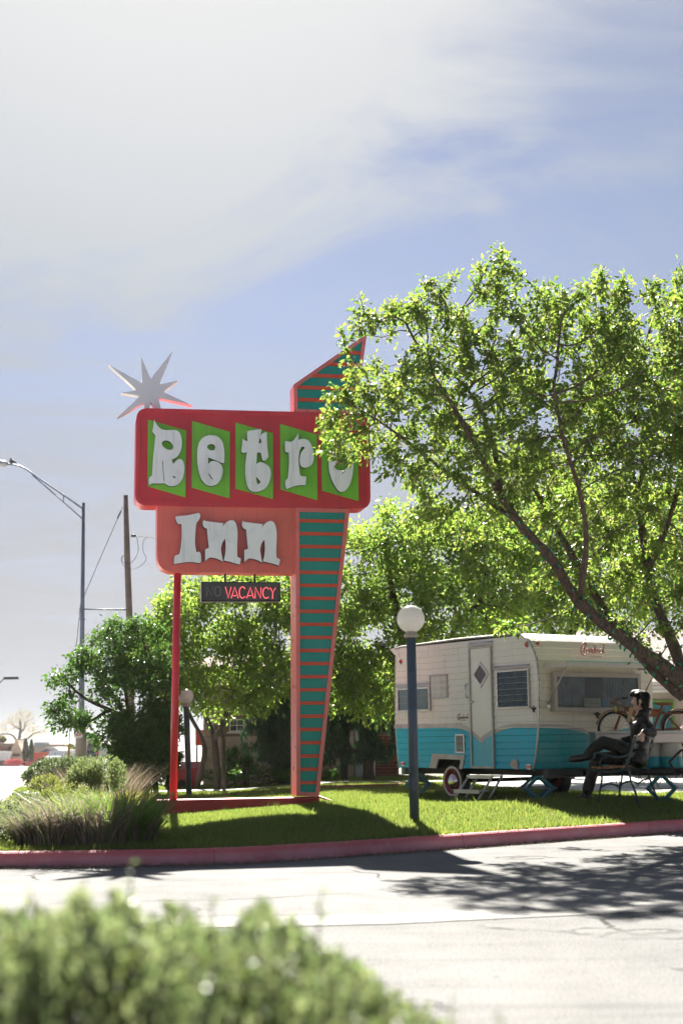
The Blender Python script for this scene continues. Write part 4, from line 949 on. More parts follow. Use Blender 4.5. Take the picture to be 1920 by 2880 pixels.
MB().prism(spline([(.13, zc2 + 0.340), (.16, zc2 + 0.360), (.32, zc2 + 0.357), (.36, zc2 + 0.340), (.33, zc2 + 0.320), (.22, zc2 + 0.316)], sub=3), ID, -.06, .06).build('saddle', M_RUST, BIC)
MB().tube([(.2, 0, zc2 + 0.272), (.235, 0, zc2 + 0.320)], .014, 6).build('seat_post', M_RUST2, BIC)
MB().prism([(hb - .22, zc2 + 0.194), (hb + .3, zc2 + 0.194), (hb + .3, zc2 + 0.207), (hb - .22, zc2 + 0.211)], ID, -.06, .06).build('carrier', M_RUST, BIC)
MB().prism([(-hb + .15, zc2 + 0.095), (-hb + .20, zc2 + 0.095), (-hb + .26, zc2 + 0.292), (-hb + .2, zc2 + 0.292)][::-1], ID, -.07, -.05).build('tag_board', paint('tan_tag', (.40, .28, .14), .7), BIC)

# ------------------------------------------------------------------ globe lamps
def globe_lamp(bx, by, hg, dg, label, px_top, tilt=0.0):
    zg = gzf(bx, by); o = empty('globe_lamp', label, 'lamp', (bx, by, zg), 0, 'globe lamps on the lawn')
    M_POST = bpy.data.materials.get('post_grey_blue') or paint('post_grey_blue', (.062, .085, .115), .45, var=.12, scale=5, dirt=(.03, .035, .045), dirt_amt=.5, dirt_scale=9)
    M_GLB = bpy.data.materials.get('opal_globe')
    if not M_GLB:
        M_GLB, n = material('opal_globe'); oo_ = n.add('ShaderNodeOutputMaterial'); b = n.add('ShaderNodeBsdfPrincipled', {'Base Color': (.80, .79, .77), 'Roughness': .18}); t = n.add('ShaderNodeBsdfTranslucent', {'Color': (.8, .77, .7)}); x = n.add('ShaderNodeMixShader', {0: .35})
        n.l.new(b.outputs[0], x.inputs[1]); n.l.new(t.outputs[0], x.inputs[2]); n.l.new(x.outputs[0], oo_.inputs[0])
    MB().tube([(0, 0, -.12), (tilt * .5, 0, hg * .5), (tilt, 0, hg)], .056, 18).build('post', M_POST, o)
    MB().box((0, -.055, .42), (.06, .012, .16), bev=.004).build('access_hatch', M_POST, o)
    MB().lathe([(.06, 0), (.085, .015), (.088, .035), (.07, .05), (.062, .09)], (tilt, 0, hg - .03), seg=20).build('collar', paint('lamp_collar_brass', (.45, .40, .33), .45, .4), o)
    MB().ball((tilt, 0, hg + .03 + dg / 2), dg / 2, 28, 18).build('globe', M_GLB, o)
def gsolve(px, py):
    Y = 17.0
    for _ in range(40):
        d = ray(px, py); p = EYE + d * (Y / d.y); Y += (gzf(p.x, p.y) - p.z) * (-Y / max(.3, EYE.z - p.z)) * .6
    return at(px, py, Y)
lp = gsolve(1165, 2309); gt = at(1154.5, 1741, lp.y); dgl = 78 / F * lp.y
globe_lamp(lp.x, lp.y, gt.z - gzf(lp.x, lp.y) - dgl / 2 - .03, dgl, 'tall globe lamp on grey post in front of the caravan', 1154, gt.x - lp.x)
l2 = Vector(at(533, 2228, 27.6)); g2_ = at(524, 1959, 27.6); d2 = 41 / F * 27.6
globe_lamp(l2.x, 27.6, g2_.z - gzf(l2.x, 27.6) - d2 / 2 - .03, d2, 'smaller looking globe lamp behind the red sign post', 524, g2_.x - l2.x)
# ================================================================== bench and seated statue
DB = 18.75
def z3(x, y, D=DB): return at(1560 + x * .22959, 1900 + y * .22959, D)
BA = Vector((.46, 1.08, 0)).normalized()           # along the bench, away from the viewer
BF = Vector((-BA.y, BA.x, 0))                      # the way the bench faces
near0 = z3(880, 1150, 18.45); BL = 1.2
M_IRON = paint('bench_green_iron', (.018, .040, .042), .38, .3, var=.2, scale=9, dirt=(.06, .07, .06), dirt_amt=.4)
M_SLAT = paint('bench_seat_wood', (.30, .135, .06), .6, var=.25, scale=10, dirt=(.42, .30, .2), dirt_amt=.5, dirt_scale=8)
gB = gzf(near0.x, near0.y)
BEN = empty('garden_bench', 'green iron garden bench with curled arms and wooden seat slats', 'bench', (near0.x, near0.y, gB), math.atan2(-BF.y, -BF.x))
# local frame: x backwards (away from the facing side), y along the bench, z up
BM = BEN.matrix_basis.inverted(); ysign = (BM.to_3x3() @ BA).y
def b3(x, y, D=18.45):                              # zoom pixel -> local (x, z) of the near end frame
    p = BM @ onplane(1560 + x * .22959, 1900 + y * .22959, near0, BA); return p.x, p.z
def arc(pts): return [b3(*p) for p in pts]
END = {'upright': ([(985, 735), (965, 800), (935, 900), (905, 1000), (870, 1090), (800, 1165), (700, 1185), (600, 1175), (480, 1158), (440, 1160)], .017),
       'arm_rail': ([(490, 1010), (480, 975), (505, 950), (560, 955), (660, 985), (760, 1000), (850, 990), (905, 965)], .016),
       'arm_scroll': ([(560, 1130), (548, 1080), (565, 1030), (600, 1000), (630, 1005)], .011), 'back_scroll': ([(830, 1070), (850, 1090), (870, 1060), (860, 1020)], .010),
       'front_leg': ([(520, 1170), (570, 1230), (560, 1350), (540, 1450), (530, 1545)], .014), 'rear_leg': ([(870, 1090), (905, 1180), (925, 1290), (970, 1400), (1040, 1515)], .014),
       'brace': ([(560, 1370), (620, 1335), (700, 1330), (785, 1355), (840, 1315), (925, 1300)], .011)}
for yy in (0, BL * ysign):
    for nm, (pts, r_) in END.items():
        P = [(q[0], yy, q[1]) for q in arc(pts)]
        if nm.endswith('leg'): P[-1] = (P[-1][0], yy, (-.02 if yy == 0 else gzf(*(near0 + BA * BL).xy) - gB - .02))
        S_ = spline([(p[0], p[2]) for p in P], False, sub=4)
        MB().tube([(a, yy, b) for a, b in S_], r_, 7).build(nm if 'leg' not in nm else 'leg', M_IRON, BEN)
    for x_ in (770, 1045):
        c = b3(x_ * .5 + 390, 1300); 
    q = b3(770, 1300); MB().tube([(q[0] + .02 * math.sin(t), yy, q[1] + .09 * math.cos(t)) for t in np.linspace(0, 6.28, 13)], .006, 5).build('oval_ring', M_IRON, BEN)
for (px, py) in ((958, 868), (922, 975), (985, 770)):
    x, z = b3(px, py)
    MB().box((x, BL * ysign / 2, z), (.018, BL, .062), Matrix.Rotation(R(16), 3, 'Y'), bev=.005).build('back_slat', M_IRON, BEN)
for k in range(6):
    x, z = b3(470 + k * 72, 1136 + 8 * math.sin(k)); MB().box((x, BL * ysign / 2, z + .012), (.058, BL + .05, .022), bev=.006).build('seat_slat', M_SLAT, BEN)
MB().box((b3(680, 1175)[0], BL * ysign / 2, b3(680, 1175)[1]), (.03, BL, .02)).build('seat_bar', M_IRON, BEN)

# figure: capsules fused into one continuous skin
def px(x, y, off=0.0):                              # zoom pixel at a depth off metres along the bench from the sitting line
    p0 = near0 + BA * (.42 + off); return onplane(1560 + x * .22959, 1900 + y * .22959, p0, BA)
SK, LE, HA, SH = 0, 1, 2, 3
caps = []
def cap(tag, a, ra, b, rb): caps.append((tag, Vector(a), ra, Vector(b), rb))
pel = px(1010, 1010); wai = px(1030, 850); che = px(1060, 640); nek = px(1055, 500); hd_ = px(1030, 330)
cap(LE, pel + BA * .08, .115, pel - BA * .08, .115); cap(LE, pel, .135, wai, .125); cap(LE, wai, .125, che, .145)
cap(LE, che + BA * .10, .105, che - BA * .10, .105); shn, shf = px(1080, 570, -.18), px(1075, 570, .18); cap(LE, shn, .085, shf, .085); cap(LE, che, .13, px(1060, 540), .10)
cap(LE, wai + BA * .06, .12, wai - BA * .06, .12)
cap(SK, px(1058, 520), .058, px(1040, 420), .056)
# head: cranium, face, jaw, nose, ear
H = px(1040, 315); fwd = BF; upv = Vector((0, 0, 1))
def hp(f, u, s=0.0): return H + fwd * f + upv * u + BA * s
caps += [(SK, hp(-.01, .03), .085, hp(-.035, .035), .082), (SK, hp(.03, -.02), .070, hp(.02, .05), .072), (SK, hp(.045, -.085), .045, hp(.03, -.05), .055)]
cap(SK, hp(.02, -.07, .03), .036, hp(.055, -.098), .026); cap(SK, hp(.02, -.07, -.03), .036, hp(.055, -.098), .026)
cap(SK, hp(.088, .028), .010, hp(.112, -.018), .013); cap(SK, hp(.100, -.022), .014, hp(.088, -.03), .013)
cap(SK, hp(.084, -.052, .012), .009, hp(.084, -.052, -.012), .009); cap(SK, hp(.080, -.066, .01), .010, hp(.080, -.066, -.01), .010)
for s in (-1, 1):
    cap(SK, hp(.083, .035, s * .018), .010, hp(.072, .037, s * .05), .010)           # brow
    cap(SK, hp(-.015, -.01, s * .078), .018, hp(-.022, .018, s * .082), .020); cap(SK, hp(-.012, -.03, s * .074), .012, hp(-.016, -.01, s * .08), .014)
    cap(SK, hp(.055, -.012, s * .040), .030, hp(.05, -.035, s * .036), .028)         # cheek
# near arm along the backrest
el = px(1195, 700, -.30); wr_ = px(1100, 690, -.44)
cap(LE, shn, .075, px(1150, 640, -.24), .068); cap(LE, px(1150, 640, -.24), .068, el, .058); cap(LE, el, .058, wr_, .046)
hn = px(1065, 725, -.45); cap(SK, wr_, .036, hn, .036); cap(SK, hn + BA * .015, .028, hn - BA * .02 + Vector((0, 0, -.01)), .026)
for k, (x, y, ln) in enumerate(((1085, 800, 0), (1062, 812, 0), (1042, 800, 0), (1028, 775, 0))):
    b0 = hn + BA * (.024 - .016 * k) ; mid = px((x + 1065) / 2 + 6, (y + 735) / 2 + 6, -.43 - .016 * k); tip = px(x, y, -.42 - .016 * k); cap(SK, b0, .0125, mid, .011); cap(SK, mid, .011, tip, .009)
cap(SK, hn, .014, px(1020, 730, -.42), .0115); cap(SK, px(1020, 730, -.42), .0115, px(998, 752, -.42), .009)
# far arm, hand on the crossed thigh
el2 = px(985, 770, .26); wr2 = px(820, 800, .10); cap(LE, shf, .075, el2, .058); cap(LE, el2, .058, wr2, .045)
h2 = px(765, 795, .05); cap(SK, wr2, .034, h2, .034)
for k in range(4):
    b0 = h2 + BA * (.02 - .018 * k); mid = px(735 - 3 * k, 780 + 6 * k, .03 - .018 * k); cap(SK, b0, .0125, mid, .011); cap(SK, mid, .011, px(700 - 2 * k, 785 + 7 * k, .02 - .018 * k), .009)
cap(SK, h2, .013, px(755, 830, -.02), .010)
# crossed near leg
hipn, hipf = px(980, 1000, -.09), px(980, 1020, .09); kn = px(590, 815, -.03); an = px(405, 965, -.06)
cap(LE, hipn, .105, px(790, 880, -.07), .092); cap(LE, px(790, 880, -.07), .096, kn, .082); cap(LE, kn, .082, px(480, 890, -.06), .074); cap(LE, px(480, 890, -.06), .075, an, .066)
cap(SH, an, .046, px(400, 1000, -.07), .044); cap(SH, px(430, 985, -.06), .048, px(300, 1012, -.10), .052); cap(SH, px(300, 1012, -.10), .052, px(215, 1020, -.12), .047); cap(SH, px(215, 1022, -.12), .046, px(185, 1030, -.12), .036)
# far leg planted on the grass
knf = px(520, 1010, .08); anf = px(395, 1425, .05)
cap(LE, hipf, .105, knf, .078); cap(LE, knf, .084, px(445, 1230, .06), .078); cap(LE, px(445, 1230, .06), .078, px(400, 1390, .05), .076)
anf = px(400, 1430, .05); cap(SH, px(405, 1380, .05), .045, anf, .045)
gz_f = gzf(anf.x, anf.y); toe = px(190, 1530, .02)
cap(SH, anf, .046, px(330, 1490, .045), .042); cap(SH, px(330, 1495, .045), .040, px(235, 1528, .03), .030); cap(SH, px(235, 1530, .03), .030, toe, .020); cap(SH, px(410, 1490, .05), .038, px(420, 1500, .05), .034)
def capsule(mb, a, ra, b, rb, seg=14):
    d = b - a; L_ = d.length; d = d.normalized() if L_ > 1e-6 else Vector((0, 0, 1)); pr = []
    for k in range(6): t = math.pi / 2 * (1 - k / 5); pr.append((ra * math.cos(t) if k else 1e-4, -ra * math.sin(t)))
    for k in range(6): t = math.pi / 2 * k / 5; pr.append((rb * math.cos(t) if k < 5 else 1e-4, L_ + rb * math.sin(t)))
    mb.lathe(pr, a, d, seg)
def fuse(clist, voxel, name, smooth_it=6):
    mb = MB()
    for (t, a, ra, b, rb) in clist: capsule(mb, a, ra, b, rb)
    me = bpy.data.meshes.new(name); me.from_pydata(mb.v, [], mb.f); me.update()
    o = bpy.data.objects.new(name, me); COL.objects.link(o)
    rm = o.modifiers.new('r', 'REMESH'); rm.mode = 'VOXEL'; rm.voxel_size = voxel; rm.use_smooth_shade = True
    if smooth_it:
        s_ = o.modifiers.new('s', 'SMOOTH'); s_.factor = .5; s_.iterations = smooth_it
    dg = bpy.context.evaluated_depsgraph_get(); dg.update(); ev = o.evaluated_get(dg); me2 = bpy.data.meshes.new_from_object(ev)
    o.modifiers.clear(); bpy.data.objects.remove(o); bpy.data.meshes.remove(me); me2.name = name
    me2.polygons.foreach_set('use_smooth', np.ones(len(me2.polygons), bool)); return me2
def leather():
    m, n = material('black_leather'); o = n.add('ShaderNodeOutputMaterial'); b = n.add('ShaderNodeBsdfPrincipled', {'Base Color': (.003, .003, .004), 'Roughness': .22}); b.inputs['Specular IOR Level'].default_value = .28
    t = n.add('ShaderNodeTexCoord').outputs['Object']; mp = n.add('ShaderNodeMapping', {'Scale': (1, 1, .5)}); n.l.new(t, mp.inputs[0])
    w_ = n.noise(mp.outputs[0], 16, 4, .55, 1.4); bn = n.add('ShaderNodeBump', {'Height': w_, 'Strength': .9, 'Distance': .035}); n.l.new(bn.outputs[0], b.inputs['Normal']); n.l.new(b.outputs[0], o.inputs[0]); return m
M_LEA = leather(); M_SKIN = paint('painted_skin', (.42, .26, .20), .4, var=.06, scale=10); M_HAIR = paint('black_hair_paint', (.005, .005, .006), .5, spec=.12, var=.2, scale=20, bump=.5, bscale=40); M_SHOE = paint('polished_black_shoe', (.005, .005, .007), .18, spec=.5)
me = fuse(caps, .0075, 'body', 5)
n_ = len(me.polygons); ctr = np.empty(n_ * 3, np.float32); me.polygons.foreach_get('center', ctr); ctr = ctr.reshape(-1, 3); best = np.full(n_, 9e9); lab = np.zeros(n_, np.int32)
for (t, a, ra, b, rb) in caps:
    a_, b_ = np.array(a), np.array(b); d_ = b_ - a_; h = np.clip(((ctr - a_) @ d_) / max(1e-9, d_ @ d_), 0, 1); dist = np.linalg.norm(ctr - a_ - h[:, None] * d_, axis=1) - (ra + (rb - ra) * h)
    k = dist < best; best[k] = dist[k]; lab[k] = t
STA = empty('seated_statue', 'life-size figure with swept black hair in black leather, legs crossed on the bench', 'statue', (pel.x, pel.y, gzf(pel.x, pel.y)))
for mm in (M_SKIN, M_LEA, M_HAIR, M_SHOE): me.materials.append(mm)
me.polygons.foreach_set('material_index', lab); me.update()
def toloc(me_, root): me_.transform(Matrix.Translation(-root.location)); return me_
link('body', toloc(me, STA), None, STA)
hc = [(0, hp(-.035, .055), .088, hp(.01, .075), .080), (0, hp(-.05, .0), .078, hp(-.05, .05), .088), (0, hp(-.06, -.05), .060, hp(-.055, .0), .075), (0, hp(.02, .10), .058, hp(.075, .105), .048), (0, hp(.078, .10, .025), .042, hp(.095, .088, .02), .034), (0, hp(.078, .10, -.025), .042, hp(.10, .09, -.02), .032), (0, hp(.06, .085, -.05), .030, hp(.0, .085, -.06), .04), (0, hp(.06, .085, .05), .030, hp(.0, .085, .06), .04)]
for s in (-1, 1): hc += [(0, hp(.016, .03, s * .068), .022, hp(.018, -.03, s * .069), .014), (0, hp(.018, -.03, s * .069), .014, hp(.022, -.055, s * .066), .009), (0, hp(-.03, .03, s * .06), .04, hp(.0, .06, s * .055), .04)]
link('hair', toloc(fuse(hc, .007, 'hair', 2), STA), M_HAIR, STA)
# upturned collar
col = MB(); P = []
for k in range(17):
    a = R(-125 + 250 * k / 16); c, s = math.cos(a), math.sin(a); hh_ = .085 + .03 * math.cos(a) - (.05 if abs(k - 8) > 6 else 0)
    base = px(1062, 505) - fwd * c * .085 + BA * s * .095; top = base + upv * hh_ - fwd * c * .045 + BA * s * .03
    P += [tuple(base - upv * .03), tuple((base + top) / 2 + (-fwd * c + BA * s) * .012), tuple(top)]
col.raw(P, [(3 * i + j, 3 * i + 3 + j, 3 * i + 4 + j, 3 * i + 1 + j) for i in range(16) for j in range(2)], True)
co = col.build('collar', M_LEA, STA); co.data.transform(Matrix.Translation(-STA.location)); sm_ = co.modifiers.new('t', 'SOLIDIFY'); sm_.thickness = .014
for s in (-1, 1):
    e = MB().ball(hp(.083, .016, s * .030), .011, 8, 6).build('eye', paint('painted_eye', (.25, .22, .20), .2), STA); e.data.transform(Matrix.Translation(-STA.location))
# ================================================================== vegetation
def rowsum(a): return a
def unit(v): return v / np.maximum(1e-9, np.linalg.norm(v, axis=-1, keepdims=True))
def leaf_mesh(name, C, D, S, wid=.5, fold=.25, rng=RNG):
    """one folded leaf of four corners per centre C, pointing along D, length S"""
    n = len(C); D = unit(D); r = unit(rng.normal(size=(n, 3))); W = unit(np.cross(D, r)); Nn = np.cross(W, D); S = S[:, None]
    b = C - D * S * .5; t = C + D * S * .5; l = C - W * S * wid * .5 + Nn * S * fold * wid - D * S * .05; r_ = C + W * S * wid * .5 + Nn * S * fold * wid - D * S * .05
    V = np.stack([b, r_, t, l], 1).reshape(-1, 3); k = np.arange(n) * 4
    Fq = np.concatenate([np.stack([k, k + 1, k + 2], 1), np.stack([k, k + 2, k + 3], 1)])
    return npmesh(name, V, Fq)
def inblobs(blobs, n, rng, shell=0.0):
    """random points in a union of ellipsoids (centre, radii)"""
    vol = np.array([b[1][0] * b[1][1] * b[1][2] for b in blobs]); cnt = rng.multinomial(n, vol / vol.sum()); o = []
    for (c, r), k in zip(blobs, cnt):
        d = unit(rng.normal(size=(k, 3))); rad = rng.uniform(shell ** 3, 1, (k, 1)) ** (1 / 3); o.append(np.array(c) + d * rad * np.array(r))
    return np.concatenate(o)
def clump(A, scale, thr):
    return A[[mnoise.noise(Vector(p) * scale) > thr for p in A]]
def colonize(limbs, att, step, infl, kill, iters=70, rng=RNG, up=.05):
    """grow a branching skeleton from given limbs [(points, parent_limb_index or None)] towards attractors"""
    P = []; par = []; rad0 = []
    for pts, r0, r1, root in limbs:
        pts = [np.array(p, float) for p in pts]; L_ = [np.linalg.norm(b - a) for a, b in zip(pts, pts[1:])]; prev = -1
        if root is not None and P:
            prev = int(np.argmin(np.linalg.norm(np.array(P) - pts[0], axis=1)))
        tot = sum(L_); acc_ = 0
        for (a, b, l) in zip(pts, pts[1:], L_):
            k = max(1, int(l / step))
            for j in range(k):
                q = a + (b - a) * j / k; P.append(q); par.append(prev); prev = len(P) - 1; rad0.append(r0 + (r1 - r0) * (acc_ + l * j / k) / tot)
            acc_ += l
        P.append(pts[-1]); par.append(prev); rad0.append(r1)
    nfix = len(P); att = np.array(att); near = np.full(len(att), 9e9); ni = np.zeros(len(att), int); alive = np.ones(len(att), bool)
    def upd(i0):
        new = np.array(P[i0:])
        for s in range(0, len(new), 400):
            d = np.linalg.norm(att[:, None, :] - new[None, s:s + 400, :], axis=2); j = d.argmin(1); m_ = d[np.arange(len(att)), j]; k = m_ < near; near[k] = m_[k]; ni[k] = j[k] + i0 + s
    upd(0)
    for it in range(iters):
        act = alive & (near < infl)
        if not act.any(): break
        idx_ = np.where(act)[0]; Pn = np.array(P); v = unit(att[idx_] - Pn[ni[idx_]]); acc_ = {}
        for q, d in zip(ni[idx_], v): acc_.setdefault(q, []).append(d)
        i0 = len(P)
        for q, ds in acc_.items():
            d = np.sum(ds, axis=0) + rng.normal(0, .12, 3) + np.array([0, 0, up]); d = d / max(1e-6, np.linalg.norm(d)); P.append(Pn[q] + d * step * rng.uniform(.75, 1.2)); par.append(int(q)); rad0.append(0)
        upd(i0); alive &= near > kill
        if len(P) > 16000: break
    P = np.array(P); par = np.array(par); rad = np.zeros(len(P)); cnt = np.zeros(len(P), int)
    tip = np.ones(len(P), bool); tip[par[par >= 0]] = False
    acc2 = np.zeros(len(P)); ht = np.zeros(len(P), int)
    for i in range(len(P) - 1, -1, -1):
        r_ = max(.0042, acc2[i] ** (1 / 2.2)) if acc2[i] > 0 else .0042
        rad[i] = max(r_, 0) if i >= nfix else max(rad0[i], min(r_, rad0[i] * 1.2)); p = par[i]
        if p >= 0: acc2[p] += rad[i] ** 2.2 if i >= nfix else 0; ht[p] = max(ht[p], ht[i] + 1)
    return P, par, rad, ht, nfix
def twig_mesh(name, P, par, rad, sel, seg=5, rmax=1.0):
    i = np.where(sel & (par >= 0))[0]; a, b = P[par[i]], P[i]; d = unit(b - a); h = np.where(np.abs(d[:, 2:3]) < .9, np.array([[0, 0, 1.]]), np.array([[1., 0, 0]])); u = unit(np.cross(d, h)); v = np.cross(d, u)
    ra = np.minimum(rad[par[i]], rad[i] * 1.6)[:, None]; rb = rad[i][:, None]; R0 = []; R1 = []
    for k in range(seg):
        t = 2 * np.pi * k / seg; w_ = u * np.cos(t) + v * np.sin(t); R0.append(a - d * ra * .3 + w_ * ra); R1.append(b + w_ * rb)
    V = np.stack(R0 + R1, 1).reshape(-1, 3); base = (np.arange(len(i)) * 2 * seg)[:, None]; F_ = []
    for k in range(seg): F_.append(np.concatenate([base + k, base + (k + 1) % seg, base + seg + (k + 1) % seg, base + seg + k], 1))
    return npmesh(name, V, np.concatenate(F_), True)
def bark_mat(name, c, c2):
    m, n = material(name); o = n.add('ShaderNodeOutputMaterial'); b = n.add('ShaderNodeBsdfPrincipled', {'Roughness': .85})
    t = n.add('ShaderNodeTexCoord').outputs['Object']; mp = n.add('ShaderNodeMapping', {'Scale': (3, 3, .8)}); n.l.new(t, mp.inputs[0])
    a = n.noise(mp.outputs[0], 9, 7, .7, .8); f = n.noise(t, 3, 4); n.set(b, 'Base Color', n.mix(n.ramp(a, .35, .68), c, c2))
    bn = n.add('ShaderNodeBump', {'Height': a, 'Strength': 1.0, 'Distance': .03}); n.l.new(bn.outputs[0], b.inputs['Normal']); n.l.new(b.outputs[0], o.inputs[0]); return m
M_BARK = bark_mat('grey_brown_bark', (.055, .038, .030), (.17, .115, .085)); M_BARKD = bark_mat('dark_bark', (.03, .024, .02), (.085, .065, .05))
def trunk_tubes(limbs, mat, parent, name='trunk', seg=12, rng=RNG):
    for pts, r0, r1, root in limbs:
        S_ = []; P = [Vector(p) for p in pts]
        for i in range(len(P) - 1):
            a, b = P[i], P[i + 1]; pa = P[i - 1] if i else a; nb_ = P[i + 2] if i + 2 < len(P) else b; m0, m1 = (b - pa) * .5, (nb_ - a) * .5
            for k in range(6):
                t = k / 6; S_.append(a * (2 * t ** 3 - 3 * t * t + 1) + m0 * (t ** 3 - 2 * t * t + t) + b * (3 * t * t - 2 * t ** 3) + m1 * (t ** 3 - t * t))
        S_.append(P[-1]); n = len(S_); rr_ = [(r0 + (r1 - r0) * (i / (n - 1)) ** .8) * (1 + .10 * mnoise.noise(S_[i] * 3)) for i in range(n)]
        mb = MB(); mb.tube(S_, rr_, seg); mb.v = [tuple(Vector(v) + Vector((mnoise.noise(Vector(v) * 7), mnoise.noise(Vector(v) * 7 + Vector((9, 0, 0))), 0)) * r0 * .16) for v in mb.v]
        mb.build(name, mat, parent)
def foliage(P, par, ht, nfix, maxht, per, spread, size, rng, droop=.35, wid=.55, keep=1.0):
    sel = np.where((ht <= maxht) & (np.arange(len(P)) >= nfix))[0]
    if keep < 1: sel = sel[rng.random(len(sel)) < keep]
    dirn = unit(P[sel] - P[par[sel]]); k = rng.poisson(per, len(sel)); rep = np.repeat(np.arange(len(sel)), k); n = len(rep)
    t = rng.uniform(0, 1, (n, 1)); C = P[sel][rep] * (1 - t) + P[par[sel]][rep] * t; off = rng.normal(0, 1, (n, 3)) * spread; C = C + off
    D = unit(dirn[rep] * .6 + unit(off) * .9 + np.array([0, 0, -droop]) + rng.normal(0, .35, (n, 3)))
    return C, D, rng.uniform(.42, 1.32, n) * size
def blob(px_, py_, D, rx, ry=None, rz=None):        # ellipsoid centre from a pixel and distance; radii in metres
    p = at(px_ * 1.22449, py_ * 1.22449, D); return ((p.x, p.y, p.z), (rx, ry or rx, rz or rx))
def w15(px_, py_, D): p = at(px_ * 1.22449, py_ * 1.22449, D); return (p.x, p.y, p.z)

# ---- the big flowering tree at the right, hung with green fairy lights
rg = np.random.default_rng(5)
LF_A = leafmat('spring_leaf', (.040, .080, .018), (.105, .145, .045), (.10, .20, .025), (.29, .35, .06), .42, .5)
LF_T = leafmat('faded_blossom', (.24, .20, .13), (.36, .30, .22), (.30, .26, .15), (.4, .34, .22), .6, .35)
T1 = empty('tree', 'large leafy tree with leaning bare trunk at the right, overhanging the caravan', 'tree', (5.35, 18.3, gzf(5.35, 18.3)), group='garden trees')
g_ = gzf(5.35, 18.3)
tA = [(5.42, 18.3, g_ - .1), (5.25, 18.28, .9), w15(1610, 1620, 18.2), w15(1560, 1560, 18.1), w15(1450, 1480, 18.0), w15(1335, 1390, 17.8), w15(1270, 1290, 17.6), w15(1195, 1205, 17.4), w15(1140, 1120, 17.2), w15(1085, 1010, 17.0), w15(1020, 900, 16.7)]
tB = [w15(1568, 1600, 18.15), w15(1500, 1540, 18.35), w15(1400, 1420, 18.6), w15(1320, 1290, 18.8), w15(1250, 1160, 19.0), w15(1190, 1060, 19.1), w15(1160, 960, 19.2), w15(1120, 850, 19.3)]
tC = [(5.42, 18.3, .6), w15(1600, 1600, 18.6), w15(1545, 1480, 18.9), w15(1500, 1370, 19.0), w15(1482, 1280, 19.0), w15(1460, 1130, 19.1), w15(1420, 1000, 19.2), w15(1400, 860, 19.2)]
tD = [w15(1490, 1300, 19.0), w15(1540, 1180, 18.7), w15(1568, 1040, 18.5), w15(1590, 900, 18.4)]
tE = [w15(1330, 1380, 17.8), w15(1345, 1240, 17.2), w15(1330, 1130, 16.9), w15(1290, 1000, 16.6), w15(1270, 880, 16.4)]
tF = [w15(1190, 1200, 17.4), w15(1120, 1150, 17.5), w15(1020, 1080, 17.5), w15(930, 1010, 17.4), w15(860, 960, 17.2)]
tG = [w15(1150, 1130, 17.2), w15(1120, 980, 17.8), w15(1060, 880, 18.0), w15(960, 800, 18.1)]
tH = [w15(1460, 1130, 19.1), w15(1500, 980, 19.4), w15(1480, 830, 19.5), w15(1500, 720, 19.5)]
limbs = [(tA, .14, .024, None), (tB, .08, .02, 1), (tC, .105, .024, 1), (tD, .05, .018, 1), (tE, .045, .015, 1), (tF, .036, .012, 1), (tG, .036, .012, 1), (tH, .042, .014, 1)]
trunk_tubes(limbs, M_BARK, T1, 'limb')
bl_ = [blob(870, 870, 17.3, .55, .7, .6), blob(800, 800, 17.2, .30, .35, .35), blob(845, 735, 17.3, .28, .3, .34), blob(830, 990, 17.2, .50, .6, .45), blob(950, 960, 17.4, .9, 1.1, .9), blob(980, 790, 17.5, .75, .9, .75), blob(1075, 720, 17.6, .55, .8, .55), blob(1145, 625, 17.6, .26, .3, .34), blob(1160, 760, 17.6, .8, 1.1, .8), blob(1080, 1060, 17.4, 1.0, 1.2, .85),
       blob(1270, 780, 17.6, .7, 1.0, .7), blob(1250, 950, 17.6, 1.2, 1.4, 1.0), blob(1385, 760, 17.8, .6, .9, .75), blob(1400, 900, 17.8, 1.1, 1.3, 1.0), blob(1520, 780, 18.0, .8, 1.2, .8), blob(1560, 950, 18.0, 1.2, 1.4, 1.1), blob(1620, 760, 18.0, .8, 1.2, .9), blob(1400, 1100, 18.2, 1.1, 1.5, .8), blob(1210, 1130, 18.4, .9, 1.0, .6), blob(1560, 1150, 18.6, 1.0, 1.3, .9), blob(1700, 950, 18.2, 1.2, 1.6, 1.5), blob(1470, 1290, 18.9, .9, 1.0, .6), blob(980, 690, 17.4, .26, .3, .30), blob(1370, 645, 17.7, .2, .25, .28), blob(775, 930, 17.0, .22, .3, .22), blob(795, 1030, 16.9, .34, .3, .27), blob(790, 965, 17.0, .32, .3, .24), blob(850, 1060, 17.0, .4, .4, .25), blob(1180, 1450, 18.3, .30, .4, .12), blob(1050, 1180, 17.9, .7, .8, .5), blob(1330, 1420, 18.4, .6, .6, .2), blob(1520, 1420, 18.0, .55, .6, .30), blob(1430, 1440, 18.2, .45, .5, .2), blob(1545, 1360, 18.0, .5, .6, .4), blob(1390, 1340, 18.4, .6, .6, .35), blob(1290, 1330, 18.2, .6, .6, .3)]
att = np.concatenate([clump(inblobs(bl_, 9500, rg), 1.6, -.06), inblobs(bl_, 500, rg)])
